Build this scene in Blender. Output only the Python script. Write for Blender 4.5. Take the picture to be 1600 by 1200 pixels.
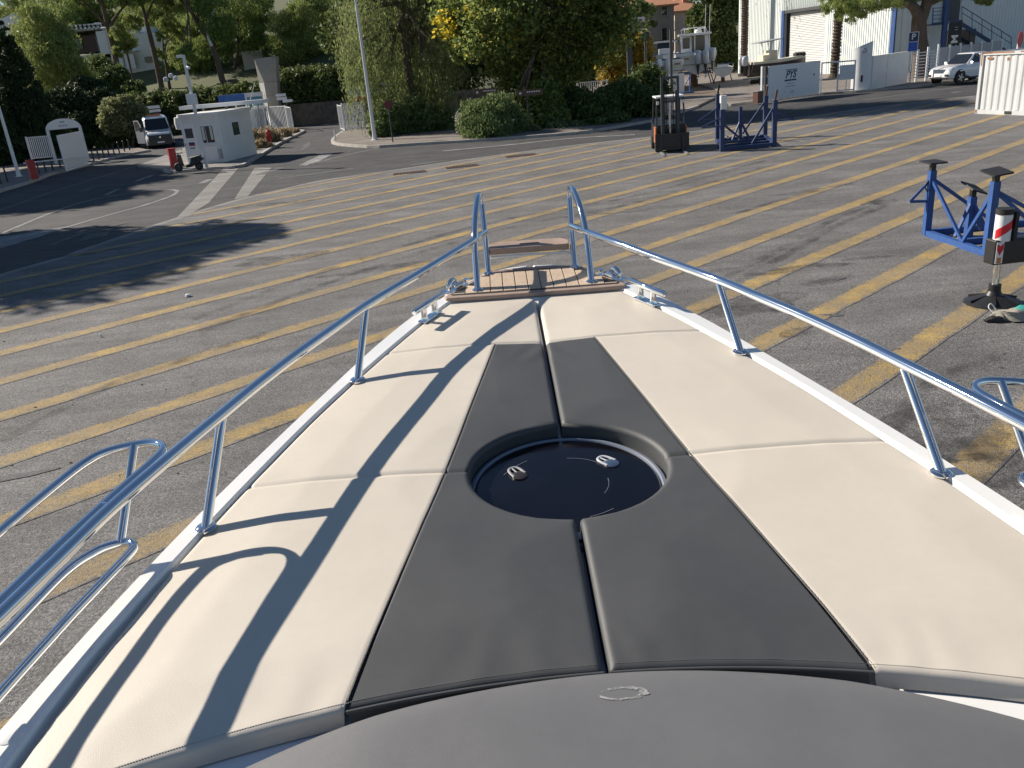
import bpy, math, random
import numpy as np
from math import sin, cos, atan, atan2, pi, radians, hypot, sqrt
from mathutils import Vector, Matrix, noise

for o in list(bpy.data.objects):
    bpy.data.objects.remove(o, do_unlink=True)
S = bpy.context.scene
COL = S.collection
random.seed(7)

# ------------------------------------------------------------------ camera
F, CAMH = 1295.0, 4.0
ROLL = atan(-0.09)
PITCH = atan((600 - 93) * cos(ROLL) / F)
cd = bpy.data.cameras.new('camera'); cam = bpy.data.objects.new('camera', cd); COL.objects.link(cam)
cd.sensor_width = 36; cd.lens = 36 * F / 1600; cd.clip_start = 0.05; cd.clip_end = 3000
sr, cr, sp, cp = sin(ROLL), cos(ROLL), sin(PITCH), cos(PITCH)
cam.matrix_world = Matrix(((cr, -sr, 0, 0), (sr * sp, cr * sp, -cp, 0), (sr * cp, cr * cp, sp, CAMH), (0, 0, 0, 1)))
S.camera = cam

# ------------------------------------------------------------------ sky and sun
SUN_AZ, SUN_EL = radians(-60), radians(32)      # azimuth from +Y towards +X
sd = Vector((sin(SUN_AZ) * cos(SUN_EL), cos(SUN_AZ) * cos(SUN_EL), sin(SUN_EL)))
W = bpy.data.worlds.new('World'); S.world = W; W.use_nodes = True
nt = W.node_tree
sky = nt.nodes.new('ShaderNodeTexSky'); sky.sky_type = 'NISHITA'; sky.sun_disc = False
sky.sun_elevation = SUN_EL; sky.sun_rotation = SUN_AZ
sky.air_density = 0.95; sky.dust_density = 0.05; sky.ozone_density = 3.0
nt.links.new(sky.outputs[0], nt.nodes['Background'].inputs[0])
nt.nodes['Background'].inputs[1].default_value = 0.052
sl = bpy.data.lights.new('sun', 'SUN'); sun = bpy.data.objects.new('sun', sl); COL.objects.link(sun)
sl.energy = 4.6; sl.angle = radians(0.55); sl.color = (1.0, 0.91, 0.79)
sun.rotation_euler = sd.to_track_quat('Z', 'Y').to_euler(); sun.location = (-30, 30, 40)
S.view_settings.view_transform = 'Standard'; S.view_settings.look = 'None'
S.view_settings.gamma = 1.0; S.view_settings.use_curve_mapping = False
S.view_settings.exposure = 0.72

# ------------------------------------------------------------------ surveying helpers (photo pixel -> place on the ground / at a depth)
def ray(x, y):
    u = (x - 800) / F; v = (y - 600) / F
    a = u * cr + v * sr; b = -u * sr + v * cr
    return Vector((a, cp - b * sp, -sp - b * cp))
def G(x, y, z=0.0):
    d = ray(x, y); return Vector((0, 0, CAMH)) + d * ((z - CAMH) / d.z)
def AT(x, y, Y):
    d = ray(x, y); return Vector((0, 0, CAMH)) + d * (Y / d.y)
def MPP(x, y, Y):                       # metres per photo pixel at that depth
    return Y / ray(x, y).y / F

# ------------------------------------------------------------------ materials
MATS = {}
def node(nt, t, **kw):
    n = nt.nodes.new(t)
    for k, v in kw.items(): setattr(n, k, v)
    return n
def M(name, col, rough=0.6, metal=0.0, var=0.12, scale=6.0, bump=0.0, bscale=80.0, spec=0.5, coat=0.0, col2=None, detail=6.0):
    m = bpy.data.materials.new(name); m.use_nodes = True; MATS[name] = m
    t = m.node_tree; p = t.nodes['Principled BSDF']
    p.inputs['Roughness'].default_value = rough; p.inputs['Metallic'].default_value = metal
    p.inputs['Specular IOR Level'].default_value = spec
    if coat: p.inputs['Coat Weight'].default_value = coat; p.inputs['Coat Roughness'].default_value = 0.08
    tc = node(t, 'ShaderNodeTexCoord')
    nz = node(t, 'ShaderNodeTexNoise'); nz.inputs['Scale'].default_value = scale; nz.inputs['Detail'].default_value = detail
    nz.inputs['Roughness'].default_value = 0.65
    t.links.new(tc.outputs['Object'], nz.inputs['Vector'])
    rp = node(t, 'ShaderNodeValToRGB')
    c = Vector(col); d = Vector(col2) if col2 else c * (1 - var)
    e = c if col2 else c * (1 + var)
    rp.color_ramp.elements[0].position = 0.3; rp.color_ramp.elements[0].color = (*d, 1)
    rp.color_ramp.elements[1].position = 0.7; rp.color_ramp.elements[1].color = (*e, 1)
    t.links.new(nz.outputs['Fac'], rp.inputs['Fac']); t.links.new(rp.outputs['Color'], p.inputs['Base Color'])
    if bump:
        b = node(t, 'ShaderNodeBump'); b.inputs['Strength'].default_value = bump; b.inputs['Distance'].default_value = 0.02
        n2 = node(t, 'ShaderNodeTexNoise'); n2.inputs['Scale'].default_value = bscale; n2.inputs['Detail'].default_value = 4
        t.links.new(tc.outputs['Object'], n2.inputs['Vector'])
        t.links.new(n2.outputs['Fac'], b.inputs['Height']); t.links.new(b.outputs['Normal'], p.inputs['Normal'])
    return m

def asphalt(name, c_dark, c_light, stain, grain=170.0, paint=None, wear=0.5, aggregate=0.55, soft=False):
    """asphalt with aggregate speckle, broad patches and dark stains; paint = colour of worn line paint laid over it"""
    m = bpy.data.materials.new(name); m.use_nodes = True; MATS[name] = m
    t = m.node_tree; p = t.nodes['Principled BSDF']; L = t.links.new
    p.inputs['Roughness'].default_value = 0.86; p.inputs['Specular IOR Level'].default_value = 0.35
    tc = node(t, 'ShaderNodeTexCoord')
    def nz(sc, det=5, ro=0.6, st=None):
        n = node(t, 'ShaderNodeTexNoise'); n.inputs['Scale'].default_value = sc; n.inputs['Detail'].default_value = det
        n.inputs['Roughness'].default_value = ro
        if st:
            mp = node(t, 'ShaderNodeMapping'); mp.inputs['Scale'].default_value = st[0]; mp.inputs['Rotation'].default_value[2] = st[1]
            L(tc.outputs['Object'], mp.inputs['Vector']); L(mp.outputs['Vector'], n.inputs['Vector'])
        else: L(tc.outputs['Object'], n.inputs['Vector'])
        return n
    def ramp(src, a, b, ca=(0, 0, 0), cb=(1, 1, 1)):
        r = node(t, 'ShaderNodeValToRGB'); r.color_ramp.elements[0].position = a; r.color_ramp.elements[1].position = b
        r.color_ramp.elements[0].color = (*ca, 1); r.color_ramp.elements[1].color = (*cb, 1)
        L(src, r.inputs['Fac']); return r
    def mix(fac, a, b, mode='MIX'):
        x = node(t, 'ShaderNodeMix'); x.data_type = 'RGBA'; x.blend_type = mode
        for s, v in ((0, fac), (6, a), (7, b)):
            if hasattr(v, 'is_output'): L(v, x.inputs[s])
            else: x.inputs[s].default_value = v if s == 0 else (*v, 1)
        return x.outputs[2]
    base = ramp(nz(0.55, 8, 0.68).outputs['Fac'], 0.3, 0.72, c_dark, c_light).outputs['Color']
    streak = ramp(nz(1.0, 6, 0.7, ((0.25, 1.6, 1), radians(-8))).outputs['Fac'], 0.42, 0.7).outputs['Color']
    base = mix(0.22, base, streak, 'SOFT_LIGHT')
    st = ramp(nz(0.9, 3, 0.5, ((0.5, 1.0, 1), 0.4)).outputs['Fac'], 0.66, 0.74)
    stm = node(t, 'ShaderNodeMath', operation='MULTIPLY'); L(st.outputs['Color'], stm.inputs[0]); stm.inputs[1].default_value = 0.55
    base = mix(stm.outputs[0], base, stain)
    vo = node(t, 'ShaderNodeTexVoronoi'); vo.inputs['Scale'].default_value = grain; L(tc.outputs['Object'], vo.inputs['Vector'])
    gr = ramp(vo.outputs['Color'], 0.1, 0.9)
    g2 = ramp(nz(grain * 0.35, 6, 0.8).outputs['Fac'], 0.35, 0.65)
    base2 = mix(aggregate, base, gr.outputs['Color'], 'OVERLAY')
    base2 = mix(aggregate * 0.9, base2, g2.outputs['Color'], 'OVERLAY')
    # hairline cracks
    vc = node(t, 'ShaderNodeTexVoronoi', feature='DISTANCE_TO_EDGE'); vc.inputs['Scale'].default_value = 0.16
    nd = nz(1.4, 5); ad = node(t, 'ShaderNodeVectorMath', operation='ADD'); L(tc.outputs['Object'], ad.inputs[0]); L(nd.outputs['Color'], ad.inputs[1])
    L(ad.outputs[0], vc.inputs['Vector'])
    ck = ramp(vc.outputs['Distance'], 0.0, 0.0035, (0.62, 0.62, 0.62), (1, 1, 1))
    base2 = mix(0.8, base2, ck.outputs['Color'], 'MULTIPLY')
    if paint:
        w1 = ramp(nz(grain * 0.3, 6, 0.75).outputs['Fac'], wear - 0.10, wear + 0.14)
        w2 = ramp(nz(1.3, 6, 0.7).outputs['Fac'], 0.3, 0.66)
        mm = node(t, 'ShaderNodeMath', operation='MULTIPLY'); L(w1.outputs['Color'], mm.inputs[0]); L(w2.outputs['Color'], mm.inputs[1])
        ma = node(t, 'ShaderNodeMath', operation='MAXIMUM'); L(mm.outputs[0], ma.inputs[0])
        m3 = node(t, 'ShaderNodeMath', operation='MULTIPLY'); L(w1.outputs['Color'], m3.inputs[0]); m3.inputs[1].default_value = 0.5
        L(m3.outputs[0], ma.inputs[1])
        cov = ma.outputs[0]
        if soft:                                             # paint worn thin along its edges and in long faded stretches
            at = node(t, 'ShaderNodeAttribute'); at.attribute_name = 'cover'
            e1 = node(t, 'ShaderNodeMath', operation='MULTIPLY_ADD'); L(nz(7.0, 6, 0.75).outputs['Fac'], e1.inputs[0]); e1.inputs[1].default_value = 2.4; L(at.outputs['Fac'], e1.inputs[2])
            e3 = node(t, 'ShaderNodeMapRange'); e3.inputs['From Min'].default_value = 1.0; e3.inputs['From Max'].default_value = 1.55; L(e1.outputs[0], e3.inputs['Value'])
            fd = node(t, 'ShaderNodeMapRange'); fd.inputs['From Min'].default_value = 0.36; fd.inputs['From Max'].default_value = 0.6; fd.inputs['To Min'].default_value = 0.72; fd.inputs['To Max'].default_value = 1.0
            L(nz(0.22, 4, 0.6).outputs['Fac'], fd.inputs['Value'])
            q1 = node(t, 'ShaderNodeMath', operation='MULTIPLY'); L(cov, q1.inputs[0]); L(e3.outputs[0], q1.inputs[1])
            q2 = node(t, 'ShaderNodeMath', operation='MULTIPLY'); L(q1.outputs[0], q2.inputs[0]); L(fd.outputs[0], q2.inputs[1]); cov = q2.outputs[0]
        pc = mix(ramp(nz(2.2, 5).outputs['Fac'], 0.3, 0.7).outputs['Color'], paint, tuple(v * 0.72 for v in paint))
        inv = node(t, 'ShaderNodeMath', operation='SUBTRACT'); inv.inputs[0].default_value = 1; L(cov, inv.inputs[1])
        base2 = mix(cov, base2, pc)
    L(base2, p.inputs['Base Color'])
    b = node(t, 'ShaderNodeBump'); b.inputs['Strength'].default_value = 0.55; b.inputs['Distance'].default_value = 0.012
    L(vo.outputs['Distance'], b.inputs['Height']); L(b.outputs['Normal'], p.inputs['Normal'])
    return m

def LEAF(name, c1, c2, trans=0.35, c3=None):
    m = bpy.data.materials.new(name); m.use_nodes = True; MATS[name] = m
    t = m.node_tree; t.nodes.remove(t.nodes['Principled BSDF']); L = t.links.new
    out = t.nodes['Material Output']
    ge = node(t, 'ShaderNodeNewGeometry'); rp = node(t, 'ShaderNodeValToRGB')
    rp.color_ramp.elements[0].color = (*c1, 1); rp.color_ramp.elements[1].color = (*c2, 1)
    if c3:
        e = rp.color_ramp.elements.new(0.9); e.color = (*c2, 1); rp.color_ramp.elements[-1].color = (*c3, 1)
    L(ge.outputs['Random Per Island'], rp.inputs['Fac'])
    df = node(t, 'ShaderNodeBsdfPrincipled'); df.inputs['Roughness'].default_value = 0.55; df.inputs['Specular IOR Level'].default_value = 0.15
    tr = node(t, 'ShaderNodeBsdfTranslucent'); mx = node(t, 'ShaderNodeMixShader'); mx.inputs[0].default_value = trans
    hs = node(t, 'ShaderNodeHueSaturation'); hs.inputs['Hue'].default_value = 0.48; hs.inputs['Value'].default_value = 1.5
    L(rp.outputs['Color'], df.inputs['Base Color']); L(rp.outputs['Color'], hs.inputs['Color']); L(hs.outputs['Color'], tr.inputs['Color'])
    L(df.outputs[0], mx.inputs[1]); L(tr.outputs[0], mx.inputs[2]); L(mx.outputs[0], out.inputs['Surface'])
    return m
def GLASS(name, col, rough=0.05):
    m = M(name, col, rough, 0, 0.05, spec=0.7); return m

asphalt('yard', (0.128, 0.124, 0.121), (0.212, 0.205, 0.2), (0.075, 0.072, 0.07), grain=95)
asphalt('road', (0.05, 0.05, 0.052), (0.095, 0.094, 0.094), (0.035, 0.035, 0.036), grain=110, aggregate=0.35)
asphalt('pale_concrete', (0.2, 0.19, 0.18), (0.31, 0.3, 0.28), (0.14, 0.13, 0.12), grain=120, aggregate=0.3)
asphalt('yellow_paint', (0.128, 0.124, 0.121), (0.212, 0.205, 0.2), (0.075, 0.072, 0.07), grain=95, paint=(0.60, 0.40, 0.105), wear=0.40, soft=True)
asphalt('white_paint', (0.06, 0.06, 0.06), (0.1, 0.1, 0.1), (0.05, 0.05, 0.05), grain=110, paint=(0.55, 0.55, 0.54), wear=0.42, aggregate=0.3)
asphalt('worn_white_paint', (0.06, 0.06, 0.06), (0.1, 0.1, 0.1), (0.05, 0.05, 0.05), grain=110, paint=(0.36, 0.36, 0.36), wear=0.52, aggregate=0.3)
asphalt('sidewalk', (0.19, 0.165, 0.145), (0.27, 0.24, 0.215), (0.13, 0.115, 0.1), grain=120, aggregate=0.3)
M('oil', (0.055, 0.052, 0.05), 0.7, 0, 0.4, 3, 0.4, 120)
M('earth', (0.16, 0.12, 0.085), 0.95, 0, 0.35, 1.2, 0.6, 12)
M('grass_soil', (0.09, 0.115, 0.04), 0.95, 0, 0.4, 0.5, 0.8, 8, col2=(0.085, 0.08, 0.04))
M('gelcoat', (0.83, 0.83, 0.81), 0.16, 0, 0.015, 3, coat=0.6)
M('hull_white', (0.8, 0.8, 0.79), 0.2, 0, 0.02, 2, coat=0.5)
M('chrome', (0.86, 0.86, 0.86), 0.03, 1.0, 0.03, 10)
M('brushed_steel', (0.6, 0.6, 0.6), 0.28, 1.0, 0.1, 30)
M('black_rubber', (0.02, 0.02, 0.021), 0.6, 0, 0.2, 20, 0.2)
M('black_paint', (0.022, 0.022, 0.023), 0.42, 0, 0.25, 12)
M('blue_paint', (0.03, 0.11, 0.37), 0.5, 0, 0.18, 16, 0.15, 60, col2=(0.035, 0.075, 0.2))
M('navy_paint', (0.02, 0.052, 0.16), 0.55, 0, 0.2, 14, 0.15, 60, col2=(0.03, 0.04, 0.085))
M('white_metal', (0.72, 0.73, 0.74), 0.38, 0, 0.05, 4)
M('white_wall', (0.74, 0.73, 0.7), 0.7, 0, 0.06, 1.5, 0.1, 30)
M('grey_metal', (0.33, 0.34, 0.35), 0.45, 0.3, 0.1, 6)
M('dark_metal', (0.07, 0.075, 0.08), 0.5, 0.2, 0.15, 8)
M('red_paint', (0.42, 0.035, 0.03), 0.5, 0, 0.2, 5)
M('red_reflective', (0.62, 0.02, 0.03), 0.3, 0, 0.05, 5)
M('orange_light', (0.6, 0.2, 0.05), 0.3, 0, 0.05, 5)
M('sign_blue', (0.02, 0.1, 0.5), 0.35, 0, 0.04, 5)
M('sign_white', (0.78, 0.78, 0.78), 0.4, 0, 0.03, 5)
M('sign_brown', (0.12, 0.055, 0.035), 0.5, 0, 0.1, 5)
M('print_navy', (0.012, 0.03, 0.1), 0.4, 0, 0.05, 5)
M('print_grey', (0.2, 0.23, 0.28), 0.5, 0, 0.05, 5)
M('print_red', (0.5, 0.05, 0.05), 0.5, 0, 0.05, 5)
M('print_green', (0.05, 0.25, 0.15), 0.5, 0, 0.05, 5)
M('billboard_blue', (0.07, 0.17, 0.45), 0.5, 0, 0.35, 0.8)
M('billboard_teal', (0.1, 0.25, 0.3), 0.5, 0, 0.4, 1.0)
GLASS('dark_glass', (0.015, 0.018, 0.022)); GLASS('window_glass', (0.04, 0.05, 0.06))
M('frosted', (0.3, 0.32, 0.36), 0.3, 0, 0.1, 2, spec=0.6)
M('curtain', (0.6, 0.58, 0.5), 0.8, 0, 0.1, 10)
M('concrete', (0.36, 0.33, 0.28), 0.85, 0, 0.12, 1.5, 0.25, 40)
M('kerb_stone', (0.42, 0.39, 0.35), 0.85, 0, 0.15, 3, 0.3, 50)
M('stone_wall', (0.14, 0.115, 0.09), 0.9, 0, 0.4, 2.5, 0.6, 9)
M('grey_render', (0.25, 0.23, 0.21), 0.9, 0, 0.12, 0.7, 0.2, 20)
M('cream_render', (0.5, 0.43, 0.34), 0.9, 0, 0.1, 0.7, 0.2, 20)
M('terracotta', (0.46, 0.22, 0.12), 0.85, 0, 0.25, 3, 0.4, 20)
M('brown_clad', (0.075, 0.05, 0.045), 0.7, 0, 0.15, 2)
M('house_white', (0.72, 0.74, 0.76), 0.8, 0, 0.04, 0.6)
M('bark', (0.13, 0.095, 0.07), 0.95, 0, 0.35, 7, 0.8, 14)
M('pale_bark', (0.3, 0.26, 0.21), 0.9, 0, 0.25, 5, 0.5, 14)
M('palm_bark', (0.075, 0.055, 0.04), 0.95, 0, 0.35, 9, 0.8, 14)
M('container_paint', (0.56, 0.57, 0.57), 0.5, 0, 0.1, 1.2, 0.05, 30)
M('rust', (0.33, 0.13, 0.045), 0.85, 0, 0.35, 9, 0.4, 40)
M('shutter', (0.6, 0.6, 0.575), 0.5, 0, 0.04, 0.7)
M('trim_blue', (0.03, 0.075, 0.22), 0.45, 0, 0.1, 2)
M('cladding', (0.72, 0.77, 0.74), 0.5, 0, 0.03, 0.7)
M('car_white', (0.78, 0.79, 0.8), 0.18, 0, 0.02, 2, coat=0.8)
M('headlamp', (0.5, 0.55, 0.6), 0.08, 0.3, 0.2, 14, spec=0.8)
M('forklift_orange', (0.5, 0.14, 0.06), 0.5, 0, 0.15, 6)
M('bag_canvas', (0.3, 0.28, 0.23), 0.85, 0, 0.18, 12, 0.3, 120)
M('bag_teal', (0.03, 0.3, 0.27), 0.8, 0, 0.18, 12, 0.3, 120)
M('litter_white', (0.7, 0.7, 0.68), 0.7)
M('teak', (0.56, 0.44, 0.33), 0.75, 0, 0.18, 14, 0.2, 90, col2=(0.45, 0.345, 0.25))
M('teak_frame', (0.36, 0.265, 0.215), 0.6, 0, 0.15, 14, 0.1, 90)
M('caulk', (0.03, 0.028, 0.026), 0.7)
M('boat_grey', (0.3, 0.31, 0.32), 0.5); M('boat_dark', (0.035, 0.03, 0.03), 0.35, 0, 0.15, 3); M('boat_cream', (0.68, 0.62, 0.48), 0.4, 0, 0.06, 3)
M('engine_grey', (0.55, 0.57, 0.59), 0.25, 0, 0.06, 3, coat=0.4)
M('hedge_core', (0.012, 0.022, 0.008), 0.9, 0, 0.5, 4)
# leaves
LEAF('leaf_pine', (0.074, 0.127, 0.038), (0.233, 0.307, 0.085), 0.28)
LEAF('leaf_pine_light', (0.122, 0.174, 0.056), (0.305, 0.366, 0.112), 0.3)
LEAF('leaf_cypress', (0.019, 0.039, 0.019), (0.049, 0.076, 0.030), 0.12)
LEAF('leaf_hedge', (0.048, 0.078, 0.027), (0.158, 0.210, 0.068), 0.25)
LEAF('leaf_willow', (0.072, 0.104, 0.041), (0.275, 0.326, 0.131), 0.4)
LEAF('leaf_broad', (0.072, 0.116, 0.032), (0.246, 0.312, 0.102), 0.42, (0.600, 0.551, 0.087))
LEAF('leaf_yellow', (0.390, 0.338, 0.039), (0.600, 0.546, 0.052), 0.45)
LEAF('leaf_autumn', (0.20, 0.19, 0.04), (0.40, 0.30, 0.05), 0.42, (0.45, 0.24, 0.06))
LEAF('leaf_olive', (0.114, 0.146, 0.065), (0.276, 0.293, 0.146), 0.3)
LEAF('leaf_shrub', (0.077, 0.132, 0.049), (0.242, 0.306, 0.121), 0.25)
LEAF('leaf_dry', (0.244, 0.195, 0.114), (0.423, 0.357, 0.211), 0.3)

def vinyl(name, col, dirt, rough=0.52):
    """marine upholstery vinyl: fine grain bump, broad soft dirt"""
    m = bpy.data.materials.new(name); m.use_nodes = True; MATS[name] = m
    t = m.node_tree; p = t.nodes['Principled BSDF']; L = t.links.new
    tc = node(t, 'ShaderNodeTexCoord')
    n1 = node(t, 'ShaderNodeTexNoise'); n1.inputs['Scale'].default_value = 2.3; n1.inputs['Detail'].default_value = 7; n1.inputs['Roughness'].default_value = 0.6
    n2 = node(t, 'ShaderNodeTexNoise'); n2.inputs['Scale'].default_value = 34; n2.inputs['Detail'].default_value = 5
    n3 = node(t, 'ShaderNodeTexVoronoi'); n3.inputs['Scale'].default_value = 620
    n4 = node(t, 'ShaderNodeTexNoise'); n4.inputs['Scale'].default_value = 4.0; n4.inputs['Detail'].default_value = 2; n4.inputs['Distortion'].default_value = 0.7
    for n in (n1, n2, n3, n4): L(tc.outputs['Object'], n.inputs['Vector'])
    rp = node(t, 'ShaderNodeValToRGB'); rp.color_ramp.elements[0].position = 0.25; rp.color_ramp.elements[1].position = 0.75
    rp.color_ramp.elements[0].color = (*dirt, 1); rp.color_ramp.elements[1].color = (*col, 1)
    ad = node(t, 'ShaderNodeMath', operation='MULTIPLY_ADD'); L(n2.outputs['Fac'], ad.inputs[0]); ad.inputs[1].default_value = 0.25
    L(n1.outputs['Fac'], ad.inputs[2]); sb = node(t, 'ShaderNodeMath', operation='SUBTRACT'); L(ad.outputs[0], sb.inputs[0]); sb.inputs[1].default_value = 0.12
    L(sb.outputs[0], rp.inputs['Fac']); L(rp.outputs['Color'], p.inputs['Base Color'])
    rr = node(t, 'ShaderNodeMapRange'); rr.inputs['To Min'].default_value = rough - 0.1; rr.inputs['To Max'].default_value = rough + 0.12
    L(n1.outputs['Fac'], rr.inputs['Value']); L(rr.outputs[0], p.inputs['Roughness'])
    b = node(t, 'ShaderNodeBump'); b.inputs['Strength'].default_value = 0.18; b.inputs['Distance'].default_value = 0.002
    L(n3.outputs['Distance'], b.inputs['Height'])
    b2 = node(t, 'ShaderNodeBump'); b2.inputs['Strength'].default_value = 0.035; b2.inputs['Distance'].default_value = 0.03
    L(n4.outputs['Fac'], b2.inputs['Height']); L(b.outputs['Normal'], b2.inputs['Normal']); L(b2.outputs['Normal'], p.inputs['Normal'])
    return m
vinyl('vinyl_cream', (0.655, 0.598, 0.51), (0.59, 0.537, 0.452))
vinyl('vinyl_dark', (0.072, 0.075, 0.077), (0.056, 0.058, 0.06), 0.55)
vinyl('vinyl_grey', (0.155, 0.156, 0.16), (0.125, 0.126, 0.13), 0.5)
vinyl('stitch_pale', (0.5, 0.45, 0.38), (0.4, 0.36, 0.31))
vinyl('stitch_dark', (0.13, 0.13, 0.13), (0.1, 0.1, 0.1))
M('hatch_rim', (0.2, 0.23, 0.29), 0.35, 0, 0.05, 5)
vinyl('chalk_mark', (0.36, 0.36, 0.355), (0.24, 0.24, 0.235), 0.8)

# ------------------------------------------------------------------ mesh builder
class MB:
    def __init__(s): s.v = []; s.f = []
    def add(s, vs, fs):
        o = len(s.v); s.v += [tuple(v) for v in vs]; s.f += [tuple(i + o for i in f) for f in fs]; return s
    def box(s, c, d, rz=0.0):
        x, y, z = [k / 2 for k in d]; cc, ss = cos(rz), sin(rz)
        vs = []
        for a, b, e in ((-1, -1, -1), (1, -1, -1), (1, 1, -1), (-1, 1, -1), (-1, -1, 1), (1, -1, 1), (1, 1, 1), (-1, 1, 1)):
            px, py = a * x, b * y; vs.append((c[0] + px * cc - py * ss, c[1] + px * ss + py * cc, c[2] + e * z))
        return s.add(vs, [(3, 2, 1, 0), (4, 5, 6, 7), (0, 1, 5, 4), (1, 2, 6, 5), (2, 3, 7, 6), (3, 0, 4, 7)])
    def beam(s, a, b, w, h, up=(0, 0, 1)):
        a, b = Vector(a), Vector(b); d = (b - a).normalized(); u = Vector(up)
        if abs(d.dot(u)) > 0.98: u = Vector((0, 1, 0)) if abs(d.y) < .9 else Vector((1, 0, 0))
        r = d.cross(u).normalized(); u = r.cross(d)
        vs = []
        for p in (a, b):
            for i, j in ((-1, -1), (1, -1), (1, 1), (-1, 1)): vs.append(p + r * (i * w / 2) + u * (j * h / 2))
        return s.add(vs, [(0, 1, 2, 3), (7, 6, 5, 4), (0, 4, 5, 1), (1, 5, 6, 2), (2, 6, 7, 3), (3, 7, 4, 0)])
    def tube(s, pts, r, n=10, caps=True):
        P = [Vector(p) for p in pts]; R = r if hasattr(r, '__len__') else [r] * len(P)
        t0 = (P[1] - P[0]).normalized(); u = t0.orthogonal().normalized(); vs = []
        for i, p in enumerate(P):
            t = (P[min(i + 1, len(P) - 1)] - P[max(i - 1, 0)]).normalized()
            u = (u - t * u.dot(t)).normalized(); w = t.cross(u)
            for k in range(n):
                a = 2 * pi * k / n; vs.append(p + (u * cos(a) + w * sin(a)) * R[i])
        fs = []
        for i in range(len(P) - 1):
            for k in range(n):
                a, b = i * n + k, i * n + (k + 1) % n; fs.append((a, b, b + n, a + n))
        if caps: fs.append(tuple(range(n - 1, -1, -1))); fs.append(tuple(range((len(P) - 1) * n, len(P) * n)))
        return s.add(vs, fs)
    def prism(s, poly, z0, z1):
        n = len(poly); A = sum(poly[i][0] * poly[(i + 1) % n][1] - poly[(i + 1) % n][0] * poly[i][1] for i in range(n))
        if A < 0: poly = poly[::-1]
        vs = [(p[0], p[1], z0) for p in poly] + [(p[0], p[1], z1) for p in poly]
        fs = [tuple(range(n - 1, -1, -1)), tuple(range(n, 2 * n))] + [(i, (i + 1) % n, n + (i + 1) % n, n + i) for i in range(n)]
        return s.add(vs, fs)
    def sheet(s, poly, z):
        n = len(poly); A = sum(poly[i][0] * poly[(i + 1) % n][1] - poly[(i + 1) % n][0] * poly[i][1] for i in range(n))
        if A < 0: poly = poly[::-1]
        return s.add([(p[0], p[1], z) for p in poly], [tuple(range(n))])
    def ribbon(s, pts, w, z):
        P = [Vector((p[0], p[1], 0)) for p in pts]; vs = []
        for i, p in enumerate(P):
            t = (P[min(i + 1, len(P) - 1)] - P[max(i - 1, 0)]).normalized(); nrm = Vector((-t.y, t.x, 0))
            ww = w[i] if hasattr(w, '__len__') else w
            vs += [(p + nrm * ww / 2 + Vector((0, 0, z))), (p - nrm * ww / 2 + Vector((0, 0, z)))]
        return s.add(vs, [(2 * i, 2 * i + 1, 2 * i + 3, 2 * i + 2) for i in range(len(P) - 1)])
    def loft(s, rings, cap=True, closed=True):
        n = len(rings[0]); vs = [p for r in rings for p in r]; fs = []
        for i in range(len(rings) - 1):
            for k in range(n if closed else n - 1):
                a, b = i * n + k, i * n + (k + 1) % n; fs.append((a, b, b + n, a + n))
        if cap: fs.append(tuple(range(n - 1, -1, -1))); fs.append(tuple(range((len(rings) - 1) * n, len(rings) * n)))
        return s.add(vs, fs)
    def lathe(s, prof, c, n=20, axis='z'):
        rings = []
        for r, h in prof:
            ring = []
            for k in range(n):
                a = 2 * pi * k / n; x, y = r * cos(a), r * sin(a)
                ring.append((c[0] + x, c[1] + y, c[2] + h) if axis == 'z' else ((c[0] + h, c[1] + x, c[2] + y) if axis == 'x' else (c[0] + y, c[1] + h, c[2] + x)))
            rings.append(ring)
        return s.loft(rings)
    def quadv(s, a, b, c, d): return s.add([a, b, c, d], [(0, 1, 2, 3)])
    def mesh(s, name, mat, smooth=False, bevel=0):
        me = bpy.data.meshes.new(name); me.from_pydata(s.v, [], s.f); me.materials.append(MATS[mat] if isinstance(mat, str) else mat)
        if smooth:
            me.polygons.foreach_set('use_smooth', [True] * len(me.polygons))
            me.set_sharp_from_angle(angle=radians(smooth if smooth > 1 else 40))
        me.update(); return me
    def build(s, name, mat, parent=None, smooth=False, label=None, cat=None, group=None, kind=None, bevel=0):
        o = bpy.data.objects.new(name, s.mesh(name, mat, smooth)); COL.objects.link(o)
        if parent: o.parent = parent
        if bevel:
            b = o.modifiers.new('bevel', 'BEVEL'); b.width = bevel; b.segments = 2; b.limit_method = 'ANGLE'; b.angle_limit = radians(40)
        return tag(o, label, cat, group, kind)
def tag(o, label=None, cat=None, group=None, kind=None):
    if label: o['label'] = label
    if cat: o['category'] = cat
    if group: o['group'] = group
    if kind: o['kind'] = kind
    return o
def empty(name, loc, rz=0.0, label=None, cat=None, group=None):
    o = bpy.data.objects.new(name, None); COL.objects.link(o); o.location = loc; o.rotation_euler = (0, 0, rz); o.empty_display_size = 0.2
    return tag(o, label, cat, group)
def inst(name, me, parent, loc=(0, 0, 0), rot=(0, 0, 0), scale=(1, 1, 1)):
    o = bpy.data.objects.new(name, me); COL.objects.link(o); o.parent = parent; o.location = loc; o.rotation_euler = rot; o.scale = scale; return o
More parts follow.
